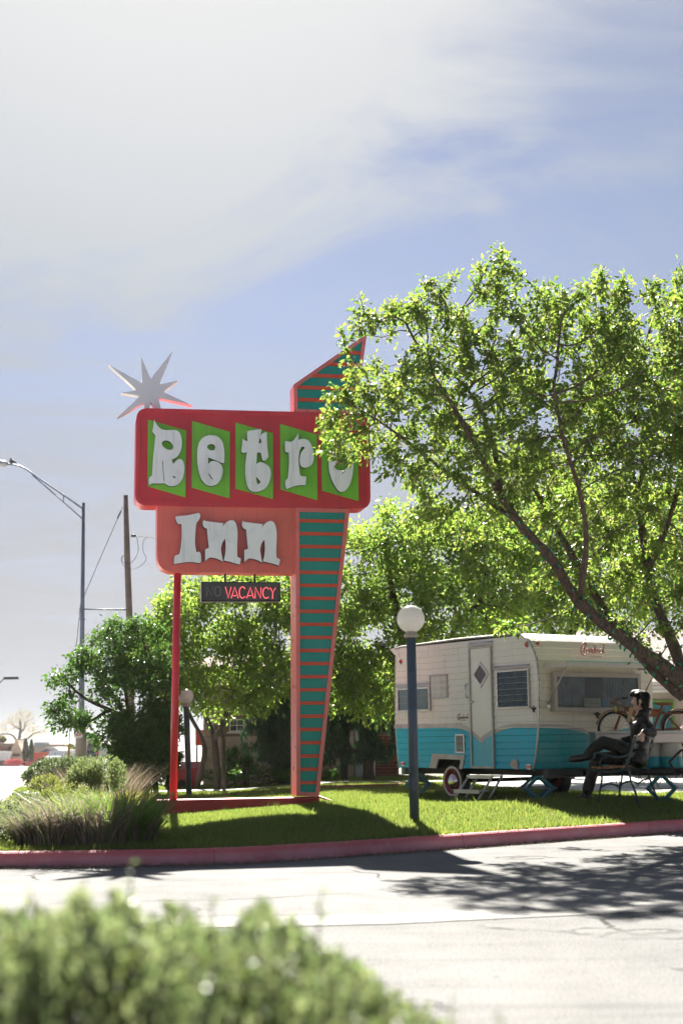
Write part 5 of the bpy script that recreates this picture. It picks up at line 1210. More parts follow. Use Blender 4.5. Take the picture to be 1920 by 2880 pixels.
# upright shoots feathering the outline
for (a, b, c, e) in ((1140, 590, 1150, 690), (1095, 600, 1110, 680), (1180, 610, 1165, 700), (985, 640, 980, 740), (890, 690, 900, 780), (840, 695, 860, 790), (1030, 680, 1040, 760), (1250, 690, 1250, 780), (1375, 625, 1380, 730), (1440, 655, 1440, 740), (1500, 640, 1500, 720), (775, 765, 810, 840), (740, 925, 790, 950), (745, 1015, 800, 1030), (750, 1045, 810, 1040), (735, 960, 790, 975), (1560, 610, 1560, 720)):
    t = rg.uniform(0, 1, (34, 1)); Dq = 17.5 + rg.uniform(-.4, .4); att = np.concatenate([att, np.array(w15(a, b, Dq)) * (1 - t) + np.array(w15(c, e, Dq)) * t + rg.normal(0, .05, (34, 3))])
P, par, rad, ht, nf = colonize(limbs, att, .12, 2.6, .13, 120, rg)
link('branches', twig_mesh('branches', P, par, rad, np.arange(len(P)) >= nf), M_BARK, T1, kind='stuff')
C, D, S = foliage(P, par, ht, nf, 2, 23, .055, .080, rg, .45, .55)
link('crown', leaf_mesh('crown', C, D, S, .55, .3, rg), LF_A, T1)
C2, D2, S2 = foliage(P, par, ht, nf, 0, 10, .05, .030, rg, .1, keep=.7); link('blossom_clusters', leaf_mesh('blossom_clusters', C2, D2, S2, .9, .3, rg), LF_T, T1)
for o in children(T1): o.matrix_parent_inverse = T1.matrix_basis.inverted()
print('TREE1', len(P), len(C))
# fairy lights wound round the limbs
M_WIRE = paint('green_wire', (.008, .03, .016), .5); M_BULB = paint('green_bulb', (.0, .22, .085), .2, spec=.8)
def fairy(limb, r0, r1, label, turns, gap):
    pts = [Vector(p) for p in limb]; S_ = []; L_ = sum((b - a).length for a, b in zip(pts, pts[1:])); n = int(turns * 14); acc_ = [0]
    for a, b in zip(pts, pts[1:]): acc_.append(acc_[-1] + (b - a).length)
    o = empty('fairy_lights', label, 'string lights', pts[0], group='fairy lights on the tree'); W_ = []
    for k in range(n + 1):
        s = L_ * k / n; j = max(i for i in range(len(pts)) if acc_[i] <= s + 1e-6); j = min(j, len(pts) - 2); t = (s - acc_[j]) / (acc_[j + 1] - acc_[j]); c = pts[j].lerp(pts[j + 1], t); d = (pts[j + 1] - pts[j]).normalized(); u, v = perp(d); a = 2 * math.pi * turns * k / n + random.uniform(-.2, .2); rr_ = (r0 + (r1 - r0) * k / n) * 1.16 + .006
        W_.append(c + (u * math.cos(a) + v * math.sin(a)) * rr_)
    MB().tube([w_ - pts[0] for w_ in W_], .0055, 5).build('wire', M_WIRE, o)
    ref = None
    for k in range(0, n, gap):
        q = W_[k] - pts[0]
        if ref is None:
            ref = MB().lathe([(.007, 0), (.014, .012), (.015, .03), (.008, .052), (0, .06)], (0, 0, 0), (0, 0, -1), 7).build('bulb', M_BULB, o); bo = ref
        else: bo = ref.copy(); COL.objects.link(bo)
        bo.location = q; bo.rotation_euler = (random.uniform(-1, 1), random.uniform(-1, 1), 0); bo.parent = o
fairy(tA[1:9], .14, .06, 'green bulbs on dark wire wound up the thick leaning trunk', 26, 4); fairy(tB[1:7], .08, .035, 'green bulbs on dark wire along the limb behind the leaning trunk', 20, 4); fairy(tC[1:7], .11, .04, 'green bulbs on dark wire up the trunk at the right edge', 20, 4)

# ---- trees behind the sign
def back_tree(name, label, base, limbs, blobs, natt, lmat, leaf, per, seed, step=.16, bmat=None, maxht=2, spread=.11, group='garden trees', kill=.15, infl=3.0, droop=.3, cl=1.7):
    r2 = np.random.default_rng(seed); T = empty(name, label, 'tree', base, group=group); trunk_tubes(limbs, bmat or M_BARKD, T, 'trunk', 9)
    A_ = clump(inblobs(blobs, int(natt * 1.8), r2), cl, .0); P, par, rad, ht, nf = colonize(limbs, A_, step, infl, kill, 60, r2)
    link('branches', twig_mesh('branches', P, par, rad, np.arange(len(P)) >= nf, 4), bmat or M_BARKD, T, kind='stuff')
    C, D, S = foliage(P, par, ht, nf, maxht, per, spread, leaf, r2, droop)
    link('crown', leaf_mesh('crown', C, D, S, .6, .3, r2), lmat, T)
    for o in children(T): o.matrix_parent_inverse = T.matrix_basis.inverted()
    print(name, len(P), len(C)); return T
LF_B = leafmat('midgreen_leaf', (.035, .080, .014), (.085, .135, .030), (.12, .24, .03), (.31, .385, .065), .42, .56)
LF_C = leafmat('dark_privet_leaf', (.018, .050, .015), (.045, .095, .026), (.045, .12, .018), (.12, .22, .03), .34, .42)
bx = w15(500, 1785, 30.5); b0 = (bx[0], 30.5, gzf(bx[0], 30.5) - .1); b1 = (bx[0] - .5, 30.6, b0[2]); b2 = (bx[0] + .15, 30.3, b0[2])
lm = [([b0, w15(492, 1700, 30.5), w15(470, 1640, 30.4), w15(440, 1560, 30.2), w15(420, 1470, 30)], .085, .03, None), ([b1, w15(470, 1720, 30.6), w15(440, 1650, 30.8), w15(400, 1570, 31)], .07, .03, None), ([b2, w15(512, 1700, 30.3), w15(508, 1660, 30.2), w15(540, 1580, 30), w15(560, 1480, 29.8)], .05, .02, None), ([w15(492, 1700, 30.5), w15(540, 1620, 30), w15(620, 1570, 29.6), w15(690, 1560, 29.4)], .06, .02, 1)]
bb_ = [blob(375, 1500, 29.8, .7, 1.1, .8), blob(450, 1430, 30, 1.0, 1.3, .85), blob(450, 1580, 29.6, .9, 1.0, .55), blob(560, 1420, 30, 1.3, 1.4, 1.0), blob(600, 1540, 29.8, 1.4, 1.2, .7), blob(690, 1460, 30, 1.2, 1.4, 1.1), blob(430, 1350, 30.2, .35, .5, .35), blob(520, 1350, 30.4, .8, .9, .5), blob(370, 1410, 30, .35, .5, .4), blob(640, 1360, 30.4, 1.0, 1.0, .6), blob(440, 1625, 29.2, .35, .4, .22), blob(560, 1620, 29.4, .5, .5, .25), blob(640, 1600, 29.4, .6, .5, .25), blob(490, 1610, 29.6, .5, .5, .2)]
back_tree('tree', 'bright green multi-stemmed tree behind the vacancy box and the red post', (b0[0], b0[1], gzf(b0[0], b0[1])), lm, bb_, 4200, LF_B, .10, 26, 21)
q0 = w15(960, 1780, 29.5); q0 = (q0[0], 29.5, gzf(q0[0], 29.5) - .1)
lm = [([q0, w15(955, 1650, 29.5), w15(930, 1500, 29.4), w15(900, 1350, 29.2), w15(880, 1230, 29)], .16, .04, None), ([w15(950, 1620, 29.5), w15(1020, 1480, 29.2), w15(1100, 1380, 29)], .09, .03, 1), ([w15(930, 1520, 29.4), w15(820, 1500, 29.2), w15(740, 1540, 29)], .08, .03, 1)]
bb_ = [blob(790, 1560, 29, .9, 1.0, .8), blob(830, 1450, 29, 1.0, 1.2, 1.1), blob(880, 1310, 29, 1.1, 1.2, 1.2), blob(830, 1230, 29.2, .6, .7, .6), blob(815, 1330, 29.0, .5, .6, .6), blob(960, 1240, 29.2, 1.2, 1.4, 1.0), blob(990, 1400, 29, 1.4, 1.4, 1.1), blob(1090, 1310, 29, 1.5, 1.5, 1.1), blob(900, 1570, 28.8, 1.0, 1.0, .7), blob(1100, 1430, 28.6, 1.0, 1.0, .5), blob(840, 1630, 28.7, .8, .6, .25)]
back_tree('tree', 'dense olive green tree rising behind the striped pylon and the globe lamp', (q0[0], 29.5, gzf(q0[0], 29.5)), lm, bb_, 5200, LF_B, .10, 26, 22)
q0 = w15(1300, 1780, 31); q0 = (q0[0], 31, gzf(q0[0], 31) - .1)
lm = [([q0, w15(1300, 1600, 31), w15(1310, 1450, 31), w15(1330, 1280, 31), w15(1350, 1150, 31)], .18, .05, None), ([w15(1305, 1500, 31), w15(1220, 1380, 30.8), w15(1170, 1260, 30.6)], .09, .03, 1), ([w15(1310, 1450, 31), w15(1420, 1330, 31), w15(1500, 1230, 31)], .09, .03, 1)]
bb_ = [blob(1210, 1380, 30.5, 1.4, 1.3, 1.0), blob(1330, 1350, 30.5, 1.5, 1.5, 1.1), blob(1200, 1230, 30.6, 1.2, 1.3, 1.0), blob(1350, 1200, 30.6, 1.5, 1.5, 1.1), blob(1470, 1330, 30.5, 1.4, 1.4, 1.0), blob(1540, 1220, 31, 1.3, 1.4, 1.1), blob(1150, 1470, 30, .9, .8, .35)]
back_tree('tree', 'tall green tree standing directly behind the caravan roof', (q0[0], 31, gzf(q0[0], 31)), lm, bb_, 4500, LF_B, .105, 24, 23)
# dark privet at the left: sparse outer limbs, dense inner stems
q0 = w15(335, 1790, 27.5); q0 = (q0[0], 27.5, gzf(q0[0], 27.5) - .1)
lm = [([q0, w15(330, 1740, 27.5), w15(300, 1660, 27.4), w15(250, 1630, 27.2), w15(190, 1600, 27), w15(150, 1560, 26.9)], .075, .02, None), ([(q0[0] - .25, 27.4, q0[2]), w15(300, 1700, 27.3), w15(290, 1600, 27.2), w15(275, 1500, 27)], .06, .02, None), ([(q0[0] + .2, 27.6, q0[2]), w15(350, 1690, 27.6), w15(345, 1580, 27.5), w15(330, 1470, 27.4)], .06, .02, None), ([(q0[0] + .5, 27.4, q0[2]), w15(375, 1700, 27.4), w15(380, 1600, 27.3)], .05, .02, None), ([w15(300, 1660, 27.4), w15(240, 1570, 27.1), w15(200, 1500, 27)], .045, .015, 1), ([w15(250, 1630, 27.2), w15(200, 1660, 26.9), w15(150, 1670, 26.8)], .035, .012, 1)]
bb_ = [blob(290, 1450, 27, .42, .5, .30), blob(250, 1490, 27, .42, .6, .35), blob(330, 1470, 27.3, .5, .6, .40), blob(200, 1520, 27, .45, .5, .3), blob(290, 1560, 27.2, .65, .8, .5), blob(355, 1560, 27.3, .5, .8, .6), blob(150, 1575, 26.9, .35, .4, .28), blob(135, 1640, 26.9, .25, .4, .3), blob(190, 1665, 26.9, .4, .4, .22), blob(270, 1680, 27, .55, .6, .35), blob(350, 1680, 27.3, .5, .7, .6), blob(330, 1740, 27.2, .45, .6, .25), blob(240, 1700, 26.9, .3, .3, .18)]
back_tree('tree', 'dark glossy small tree with sparse outer branches beside the street at the left', (q0[0], 27.5, gzf(q0[0], 27.5)), lm, bb_, 4200, LF_C, .08, 24, 24, step=.12, kill=.11, infl=1.6, spread=.075, maxht=2, cl=2.6)
# shaded hedge growth at the privet's foot
def bush(name, label, blobs, n, mat, leaf, seed, cat='shrub', group=None, wid=.5, up=.0, stems=True, shell=.25):
    r2 = np.random.default_rng(seed); c0 = blobs[0][0]; o = empty(name, label, cat, (c0[0], c0[1], gzf(c0[0], c0[1])), group=group)
    C = inblobs([(b[0], tuple(x * 1.12 for x in b[1])) for b in blobs], int(n * 1.7), r2, shell); C = clump(C, 4.5 if blobs[0][1][0] < .5 else 3.0, -.02); C = C + r2.normal(0, .02, C.shape); ok = C[:, 2] > gz(C[:, 0], C[:, 1]) - .02; C = C[ok]; cen = np.array(c0); D = unit(unit(C - cen) + r2.normal(0, .6, C.shape) + np.array([0, 0, up]))
    me = leaf_mesh('foliage', C, D, r2.uniform(leaf * .6, leaf * 1.3, len(C)), wid, .25, r2); link('foliage', me, mat, o)
    if stems:
        mb = MB()
        for k in range(max(6, len(blobs) * 4)):
            b = blobs[k % len(blobs)]; a = Vector((b[0][0] + r2.normal() * b[1][0] * .3, b[0][1] + r2.normal() * .2, 0)); a.z = gzf(a.x, a.y) - .03; e = Vector(C[r2.integers(len(C))]); mb.tube([a, a.lerp(e, .5) + Vector(r2.normal(0, .04, 3)), e], [.016, .011, .005], 5)
        mb.build('stems', M_BARKD, o)
    for ch in children(o): ch.matrix_parent_inverse = o.matrix_basis.inverted()
    return o
bush('shrub', 'dark leafy shrub mass shaded at the foot of the privet tree', [blob(330, 1760, 27, .6, .6, .45), blob(365, 1700, 27.1, .45, .6, .7), blob(310, 1690, 27.1, .4, .5, .5), blob(300, 1790, 26.8, .4, .5, .25), blob(280, 1740, 27, .3, .4, .3)], 15000, LF_C, .075, 31)
# junipers
LF_J = leafmat('juniper_spray', (.014, .035, .020), (.035, .070, .034), (.02, .05, .02), (.05, .09, .04), .6, .25)
def juniper(label, blobs, trunks, n, seed):
    r2 = np.random.default_rng(seed); c0 = trunks[0][0][0]; o = empty('juniper', label, 'tree', (c0[0], c0[1], gzf(c0[0], c0[1])), group='junipers by the block wall'); trunk_tubes(trunks, M_BARKD, o, 'trunk', 9)
    C = clump(inblobs([(b[0], tuple(x * 1.1 for x in b[1])) for b in blobs], int(n * 1.6), r2, .3), 2.8, .0); D = unit(r2.normal(0, .45, C.shape) + np.array([0, 0, -.9])); me = leaf_mesh('crown', C, D, r2.uniform(.10, .26, len(C)), .14, .2, r2); link('crown', me, LF_J, o)
    for ch in children(o): ch.matrix_parent_inverse = o.matrix_basis.inverted()
def gp(px_, Y): p = w15(px_, 1780, Y); return (p[0], Y, gzf(p[0], Y) - .08)
juniper('dark drooping juniper left of the striped pylon', [blob(630, 1640, 31.3, .62, .6, .55), blob(610, 1700, 31.2, .5, .5, .45), blob(655, 1720, 31.2, .42, .5, .5), blob(640, 1580, 31.4, .6, .6, .4), blob(668, 1640, 31.3, .4, .5, .6)], [([gp(655, 31.3), w15(650, 1720, 31.3), w15(640, 1620, 31.3)], .09, .04, None)], 15000, 41)
juniper('dark drooping juniper between the striped pylon and the caravan', [blob(790, 1660, 31, .55, .6, .45), blob(850, 1650, 31, .65, .6, .5), blob(820, 1720, 31, .55, .5, .3), blob(880, 1700, 30.9, .35, .4, .45), blob(770, 1730, 31, .35, .4, .3), blob(830, 1600, 31.2, .9, .6, .35)], [([gp(845, 31), w15(845, 1730, 31), w15(825, 1660, 31)], .15, .07, None), ([gp(790, 31.2), w15(792, 1730, 31.2), w15(800, 1660, 31.2)], .10, .05, None), ([w15(845, 1740, 31), w15(810, 1722, 30.9), w15(785, 1700, 30.8)], .05, .03, 1)], 17000, 42)
# low shrubs by the block wall
bush('shrub', 'small leafy shrub against the pale block wall', [blob(548, 1745, 32, .28, .3, .32), blob(565, 1760, 32, .2, .2, .2)], 1500, LF_C, .09, 33)
bush('shrub', 'weedy ground shrub under the junipers by the wall', [blob(600, 1775, 31, 1.0, .4, .14), blob(690, 1780, 30.8, .8, .4, .12), blob(510, 1780, 31.3, .5, .4, .12)], 2600, LF_C, .08, 34)

# ---- shrubs along the street corner
LF_S = leafmat('sage_leaf', (.075, .095, .040), (.13, .15, .07), (.11, .16, .05), (.22, .26, .10), .55, .4)
LF_Y = leafmat('yellowgreen_leaf', (.085, .105, .03), (.14, .15, .05), (.13, .17, .03), (.24, .25, .07), .55, .4)
LF_G = leafmat('dusky_green_leaf', (.040, .065, .028), (.085, .11, .05), (.05, .09, .03), (.14, .18, .06), .55, .35)
GRP = 'shrubs at the street corner'
bush('shrub', 'rounded dusky green clipped shrub nearest the street', [blob(130, 1775, 21.5, .42, .4, .20), blob(165, 1770, 21.3, .32, .4, .20), blob(100, 1785, 21.6, .28, .4, .17)], 9000, LF_G, .045, 51, group=GRP)
bush('shrub', 'feathery sage green shrub in the middle of the corner bed', [blob(215, 1790, 19.5, .30, .4, .27), blob(245, 1785, 19.3, .24, .3, .26), blob(190, 1800, 19.4, .22, .3, .2)], 9000, LF_S, .05, 52, group=GRP, up=.8, wid=.3)
bush('shrub', 'yellow-green low shrub at the left edge of the corner bed', [blob(105, 1815, 18.5, .22, .3, .17), blob(125, 1850, 17.5, .25, .3, .14), blob(150, 1830, 18, .3, .3, .15)], 5000, LF_Y, .045, 53, group=GRP, up=.6, wid=.4)
bush('shrub', 'loose grey-green plants spilling over the kerb at the far left', [blob(20, 1880, 15.6, .34, .35, .22), blob(-20, 1900, 15.0, .3, .3, .2), blob(45, 1850, 16.5, .25, .3, .15)], 7000, LF_S, .045, 54, group=GRP, up=.2)
def grass_clump(label, cx_, cy_, rx, ry, n, h0, h1, seed, mats):
    r2 = np.random.default_rng(seed); o = empty('ornamental_grass', label, 'grass clump', (cx_, cy_, gzf(cx_, cy_)), group='ornamental grasses in the corner bed')
    for nm, frac, mat, hf, dr in mats:
        k = int(n * frac); a = r2.uniform(0, 6.283, k); q = np.sqrt(r2.uniform(0, 1, k)); X = cx_ + np.cos(a) * q * rx; Y = cy_ + np.sin(a) * q * ry; Z = gz(X, Y) - .02
        out = np.stack([np.cos(a) * q, np.sin(a) * q], -1) + r2.normal(0, .35, (k, 2)); h = r2.uniform(h0, h1, k) * hf; w_ = r2.uniform(.0035, .0075, k); B = np.stack([X, Y, Z], -1); T = []
        sd = r2.uniform(0, 6.28, k); W_ = np.stack([np.cos(sd), np.sin(sd), 0 * sd], -1) * w_[:, None]; V = []
        for j, t in enumerate((0, .35, .68, 1.0)):
            c = B.copy(); c[:, :2] += out * (h * .55 * t ** 1.8)[:, None]; c[:, 2] += h * (t - dr * t ** 3); f = (1, .9, .6, .06)[j]; V += [c - W_ * f, c + W_ * f]
        V = np.stack(V, 1).reshape(-1, 3); b = (np.arange(k) * 8)[:, None]; F_ = np.concatenate([np.concatenate([b + 2 * j, b + 2 * j + 1, b + 2 * j + 3, b + 2 * j + 2], 1) for j in range(3)])
        link(nm, npmesh(nm, V, F_), mat, o).matrix_parent_inverse = o.matrix_basis.inverted()
LF_BL = leafmat('green_blade', (.035, .085, .015), (.08, .14, .03), (.08, .18, .02), (.2, .3, .05), .4, .45); LF_DRY = leafmat('dry_blade', (.15, .125, .09), (.26, .22, .165), (.18, .15, .10), (.30, .26, .18), .7, .3); LF_DRK = leafmat('dead_stem', (.085, .068, .06), (.155, .125, .11), (.08, .055, .04), (.14, .1, .07), .8, .2)
mats3 = [('green_blades', .16, LF_BL, .9, .15), ('dry_blades', .30, LF_DRY, 1.05, .35), ('dead_stems', .54, LF_DRK, .9, .5)]
ctr_ = [(150, 1938, 14.55, .30, .26), (225, 1942, 14.5, .34, .26), (300, 1938, 14.62, .26, .24), (95, 1930, 14.7, .24, .26), (190, 1915, 15.2, .5, .3), (270, 1915, 15.3, .35, .3)]
lbs = ['tufted half-dry ornamental grass second from the left at the kerb', 'tufted half-dry ornamental grass hanging over the middle of the kerb bed', 'greener ornamental grass tuft at the right end of the kerb bed', 'thin ornamental grass tuft leftmost at the kerb', 'pale ornamental grass behind the front row on the left', 'pale ornamental grass behind the front row on the right']
for k, ((a, b, Y, rx, ry), lb) in enumerate(zip(ctr_, lbs)):
    p = w15(a, b, Y); grass_clump(lb, p[0], Y, rx, ry, 1500 if k < 4 else 1300, .34, .80 if k != 3 else .55, 60 + k, mats3 if k != 2 else [('green_blades', .5, LF_BL, .9, .15), ('dry_blades', .2, LF_DRY, .8, .45), ('dead_stems', .2, LF_DRK, .7, .5)])
p = w15(262, 1820, 18.2); grass_clump('sunlit yellow grass tuft with brown base beside the sage shrub', p[0], 18.2, .26, .3, 1500, .35, .6, 71, [('yellow_blades', .55, leafmat('yellow_blade', (.17, .17, .04), (.28, .25, .08), (.26, .27, .04), (.4, .36, .1), .5, .45), 1.0, .2), ('dead_stems', .45, LF_DRY, .7, .4)])
p = w15(225, 1760, 20.5); grass_clump('wispy bleached grass behind the sage shrub', p[0], 20.5, .5, .3, 900, .5, .85, 72, [('dry_blades', 1.0, LF_DRY, 1.0, .1)])
p = w15(60, 1830, 18.8); grass_clump('wispy bleached grass at the street edge', p[0], 18.8, .4, .5, 500, .25, .5, 73, [('dry_blades', 1.0, LF_DRY, 1.0, .1)])

# ---- foreground hedge, close to the lens
LF_H = leafmat('hedge_leaf', (.080, .115, .048), (.19, .215, .13), (.10, .16, .05), (.26, .30, .13), .35, .45); LF_HSHADE = leafmat('hedge_inner_shade_leaf', (.030, .050, .018), (.085, .085, .04), (.05, .075, .02), (.11, .13, .04), .5, .4)  # inner leaf tones darkened to paint shade and depth into the hedge
r2 = np.random.default_rng(90); HG = empty('hedge', 'pale green bushy hedge close in the foreground', 'hedge', (-.35, 2.7, 0))
top = [(-120, 2560), (0, 2525), (100, 2500), (230, 2478), (330, 2520), (450, 2545), (560, 2550), (660, 2560), (740, 2545), (830, 2570), (910, 2610), (1000, 2640), (1060, 2700), (1120, 2760), (1180, 2830), (1260, 2900)]
CC = []; DD = []; SS = []
def hedge_top(px_): return float(np.interp(px_, [t[0] for t in top], [t[1] for t in top]))
twigs = MB()
for k in range(520):
    Y = r2.uniform(2.15, 3.5); px_ = r2.uniform(-160, 1240); ty = hedge_top(px_) + 30 + 34 * math.sin(px_ * .021 + 2 * math.sin(px_ * .007 + Y)) + r2.exponential(60) - 12 + (120 if Y < 2.5 else 0) * r2.uniform(0, 1)
    tip = np.array(at(px_, ty, Y)); base = np.array([tip[0] + r2.normal() * .05, Y + r2.normal() * .05, tip[2] - r2.uniform(.10, .24)])
    twigs.tube([base, tip], [.004, .0015], 4)
    n = 46; t = r2.uniform(0, 1, n) ** .8; ax = unit(tip - base); a = r2.uniform(0, 6.28, n); u = unit(np.cross(ax, [0, 1, .1])); v = np.cross(ax, u); rad_ = r2.uniform(.004, .026, n) * (1.2 - .7 * t)
    o_ = np.cos(a)[:, None] * u + np.sin(a)[:, None] * v; CC.append(base + (tip - base) * t[:, None] + o_ * rad_[:, None]); DD.append(o_ * .8 + ax * .8 + r2.normal(0, .25, (n, 3))); SS.append(r2.uniform(.012, .026, n))
for (px_, py_, Y) in ((375, 2405, 2.9), (245, 2455, 2.8), (90, 2500, 2.7), (905, 2500, 2.9), (600, 2520, 3.0), (740, 2515, 2.8), (1270, 2800, 2.6), (1400, 2840, 2.5)):
    tip = np.array(at(px_, py_, Y)); base = tip - np.array([r2.normal() * .02, 0, .16]); twigs.tube([base, tip], [.003, .001], 4); n = 16; t = r2.uniform(.15, 1, n); a = r2.uniform(0, 6.28, n); o_ = np.stack([np.cos(a), np.sin(a), 0 * a], -1)
    CC.append(base + (tip - base) * t[:, None] + o_ * .008); DD.append(o_ + np.array([0, 0, .5])); SS.append(r2.uniform(.012, .022, n))
HG['label'] = 'pale green bushy hedge close in the foreground, out of focus'
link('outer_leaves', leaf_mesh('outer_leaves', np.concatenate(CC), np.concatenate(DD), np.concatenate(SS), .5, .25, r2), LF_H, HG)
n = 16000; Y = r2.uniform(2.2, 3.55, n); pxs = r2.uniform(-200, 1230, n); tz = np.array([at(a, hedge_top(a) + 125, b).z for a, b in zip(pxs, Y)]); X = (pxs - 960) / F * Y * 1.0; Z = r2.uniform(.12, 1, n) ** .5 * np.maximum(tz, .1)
link('inner_leaves', leaf_mesh('inner_leaves', np.stack([X, Y, Z], -1), r2.normal(0, 1, (n, 3)), r2.uniform(.016, .03, n), .5, .2, r2), LF_HSHADE, HG)
for k in range(40):
    x = r2.uniform(-1.0, .2); y = r2.uniform(2.3, 3.4); twigs.tube([(x, y, -.02), (x + r2.normal() * .05, y, .25), (x + r2.normal() * .1, y + r2.normal() * .06, .6)], [.01, .007, .004], 5)
twigs.build('stems', M_BARKD, HG)
for ch in children(HG): ch.matrix_parent_inverse = HG.matrix_basis.inverted()
# ================================================================== buildings and street beyond
M_BLOCK = paint('painted_block', (.36, .27, .22), .85, var=.14, scale=2, dirt=(.22, .13, .09), dirt_amt=.6, dirt_scale=3, bump=.4, bscale=40)
M_MORT = paint('dark_mortar', (.18, .13, .10), .9); M_BRICK = paint('red_brick', (.17, .045, .032), .85, var=.25, scale=7, bump=.3, bscale=50); M_MORT2 = paint('pale_mortar', (.24, .20, .17), .9)  # wall core shows as plain dark mortar joints between the blocks
M_TRIMW = paint('white_trim', (.60, .58, .55), .6, dirt=(.4, .36, .32)); M_ROOFB = paint('brown_shingle', (.12, .06, .045), .9, var=.2, scale=9, bump=.5, bscale=30)
M_PANE = paint('dark_pane', (.02, .024, .028), .08, spec=.9)
WY = 34.0
def bld(name, label, x, y, z): return empty(name, label, 'building', (x, y, z))
xl = at(571, 2100, WY).x; xr = at(1120, 2100, WY).x; zl = gzf(xl, WY) - .1
B1 = bld('motel_wing', 'low motel wing of pale block and red brick behind the sign', xl, WY, 0)
H1 = 2.75; wd = xr - xl
MB().box((wd / 2, 2.6, H1 / 2), (wd, 5, H1)).build('wall_core', M_MORT, B1)
mref = None; bh = .26; bw = .52; xb = wd - .55 - .5
wx0, wx1, wz0, wz1 = at(644, 2050, WY).x - xl, at(687, 2050, WY).x - xl, at(660, 2058, WY).z, at(660, 2022, WY).z
for r_ in range(int(H1 / bh)):
    for c in range(-1, int(xb / bw) + 1):
        x0 = max(0.0, c * bw + (r_ % 2) * bw / 2); x1 = min(xb, c * bw + bw + (r_ % 2) * bw / 2)
        if x1 - x0 < .06: continue
        z0, z1_ = r_ * bh, r_ * bh + bh
        if x1 > wx0 and x0 < wx1 and z1_ > wz0 + .05 and z0 < wz1 - .05: continue
        MB().box(((x0 + x1) / 2, .085, (z0 + z1_) / 2), (x1 - x0 - .014, .06, bh - .014), bev=.006).build('block', M_BLOCK, B1)
win = MB().prism([(wx0, wz0), (wx1, wz0), (wx1, wz1), (wx0, wz1)], ID, .05, .1, [[(wx0 + .03, wz0 + .03), (wx1 - .03, wz0 + .03), (wx1 - .03, wz1 - .03), (wx0 + .03, wz1 - .03)]]).build('window', M_TRIMW, B1)
MB().box(((wx0 + wx1) / 2, .095, (wz0 + wz1) / 2), (wx1 - wx0 - .04, .008, wz1 - wz0 - .04)).build('pane', M_PANE, win)
MB().box(((wx0 + wx1) / 2, .075, (wz0 + wz1) / 2), (wx1 - wx0 - .05, .02, .02)).build('glazing_bar', M_TRIMW, win); MB().box(((wx0 + wx1) / 2, .072, (wz0 + wz1) / 2), (.02, .02, wz1 - wz0 - .05)).build('glazing_bar', M_TRIMW, win)
MB().box(((wx0 + wx1) / 2, .03, wz0 - .02), (wx1 - wx0 + .1, .1, .04)).build('sill', M_TRIMW, win)
MB().box((xb + .24, .06, 1.05), (.42, .06, 2.05), bev=.01).build('door', paint('grey_door', (.32, .33, .34), .6, dirt=(.2, .2, .2)), B1)
MB().box((xb + .47, .05, 1.1), (.05, .08, 2.2)).build('door_post', M_TRIMW, B1)
ref = None
for r_ in range(int(H1 / .075)):
    for c in range(3):
        x0 = wd - .55 + c * .2 - (r_ % 2) * .1; x0 = max(x0, wd - .55); x1 = min(wd, wd - .55 + (c + 1) * .2 - (r_ % 2) * .1)
        if x1 - x0 < .03: continue
        MB().box(((x0 + x1) / 2, .07, r_ * .075 + .0375), (x1 - x0 - .01, .06, .063)).build('brick', M_BRICK, B1)
MB().box((wd - .27, .088, H1 / 2), (.54, .05, H1)).build('mortar_bed', M_MORT2, B1)
MB().prism([(-.5, H1), (wd + .5, H1), (wd + .5, H1 + .16), (-.5, H1 + .16)], ID, -.55, -.50).build('fascia', M_ROOFB, B1)
MB().raw([(-.5, -.55, H1 + .1), (wd + .5, -.55, H1 + .1), (wd + .5, 2.6, H1 + .6), (-.5, 2.6, H1 + .6), (-.5, 5.6, H1 + .1), (wd + .5, 5.6, H1 + .1)], [(0, 1, 2, 3), (3, 2, 5, 4)]).build('roof', M_ROOFB, B1)
# motel office behind the caravan, at the right
OY = 33.0; x0 = at(1740, 2000, OY).x; B2 = bld('motel_office', 'cream motel building with pale shingled roof and turquoise door at the right edge', x0, OY, 0)
ze = at(1880, 1928, OY).z; M_CRE = paint('cream_stucco', (.42, .36, .29), .85, bump=.2, bscale=40); LW = 9.0; zf = gzf(x0 + 1, OY)
MB().box((LW / 2, 3, ze / 2), (LW, 6, ze)).build('wall', M_CRE, B2)
def shingle_mat():
    m, n = material('pale_shingle'); o = n.add('ShaderNodeOutputMaterial'); b = n.add('ShaderNodeBsdfPrincipled', {'Roughness': .9}); t = n.add('ShaderNodeTexCoord').outputs['Object']; mp = n.add('ShaderNodeMapping', {'Rotation': (0, 0, 0)}); n.l.new(t, mp.inputs[0])
    k = n.add('ShaderNodeTexBrick', {'Scale': 1.0, 'Mortar Size': .012, 'Brick Width': .25, 'Row Height': .13, 'Color1': (.26, .20, .19, 1), 'Color2': (.33, .27, .25, 1), 'Mortar': (.14, .11, .10, 1)}); n.l.new(mp.outputs[0], k.inputs[0]); n.set(b, 'Base Color', k.outputs[0])
    bn = n.add('ShaderNodeBump', {'Height': k.outputs[1], 'Strength': .5, 'Distance': .02, }); bn.invert = True; n.l.new(bn.outputs[0], b.inputs['Normal']); n.l.new(b.outputs[0], o.inputs[0]); return m
MB().raw([(-.5, -.6, ze + .05), (LW + .5, -.6, ze + .05), (LW + .5, 3, ze + 1.5), (-.5, 3, ze + 1.5), (-.5, 6.6, ze), (LW + .5, 6.6, ze)], [(0, 1, 2, 3), (3, 2, 5, 4)]).build('roof', shingle_mat(), B2)
for k, z in enumerate((.03, -.06, -.14)): MB().box((LW / 2, -.62 + .04 * k, ze + z), (LW + 1, .05, .065), bev=.012).build('gutter_board', M_TRIMW, B2)
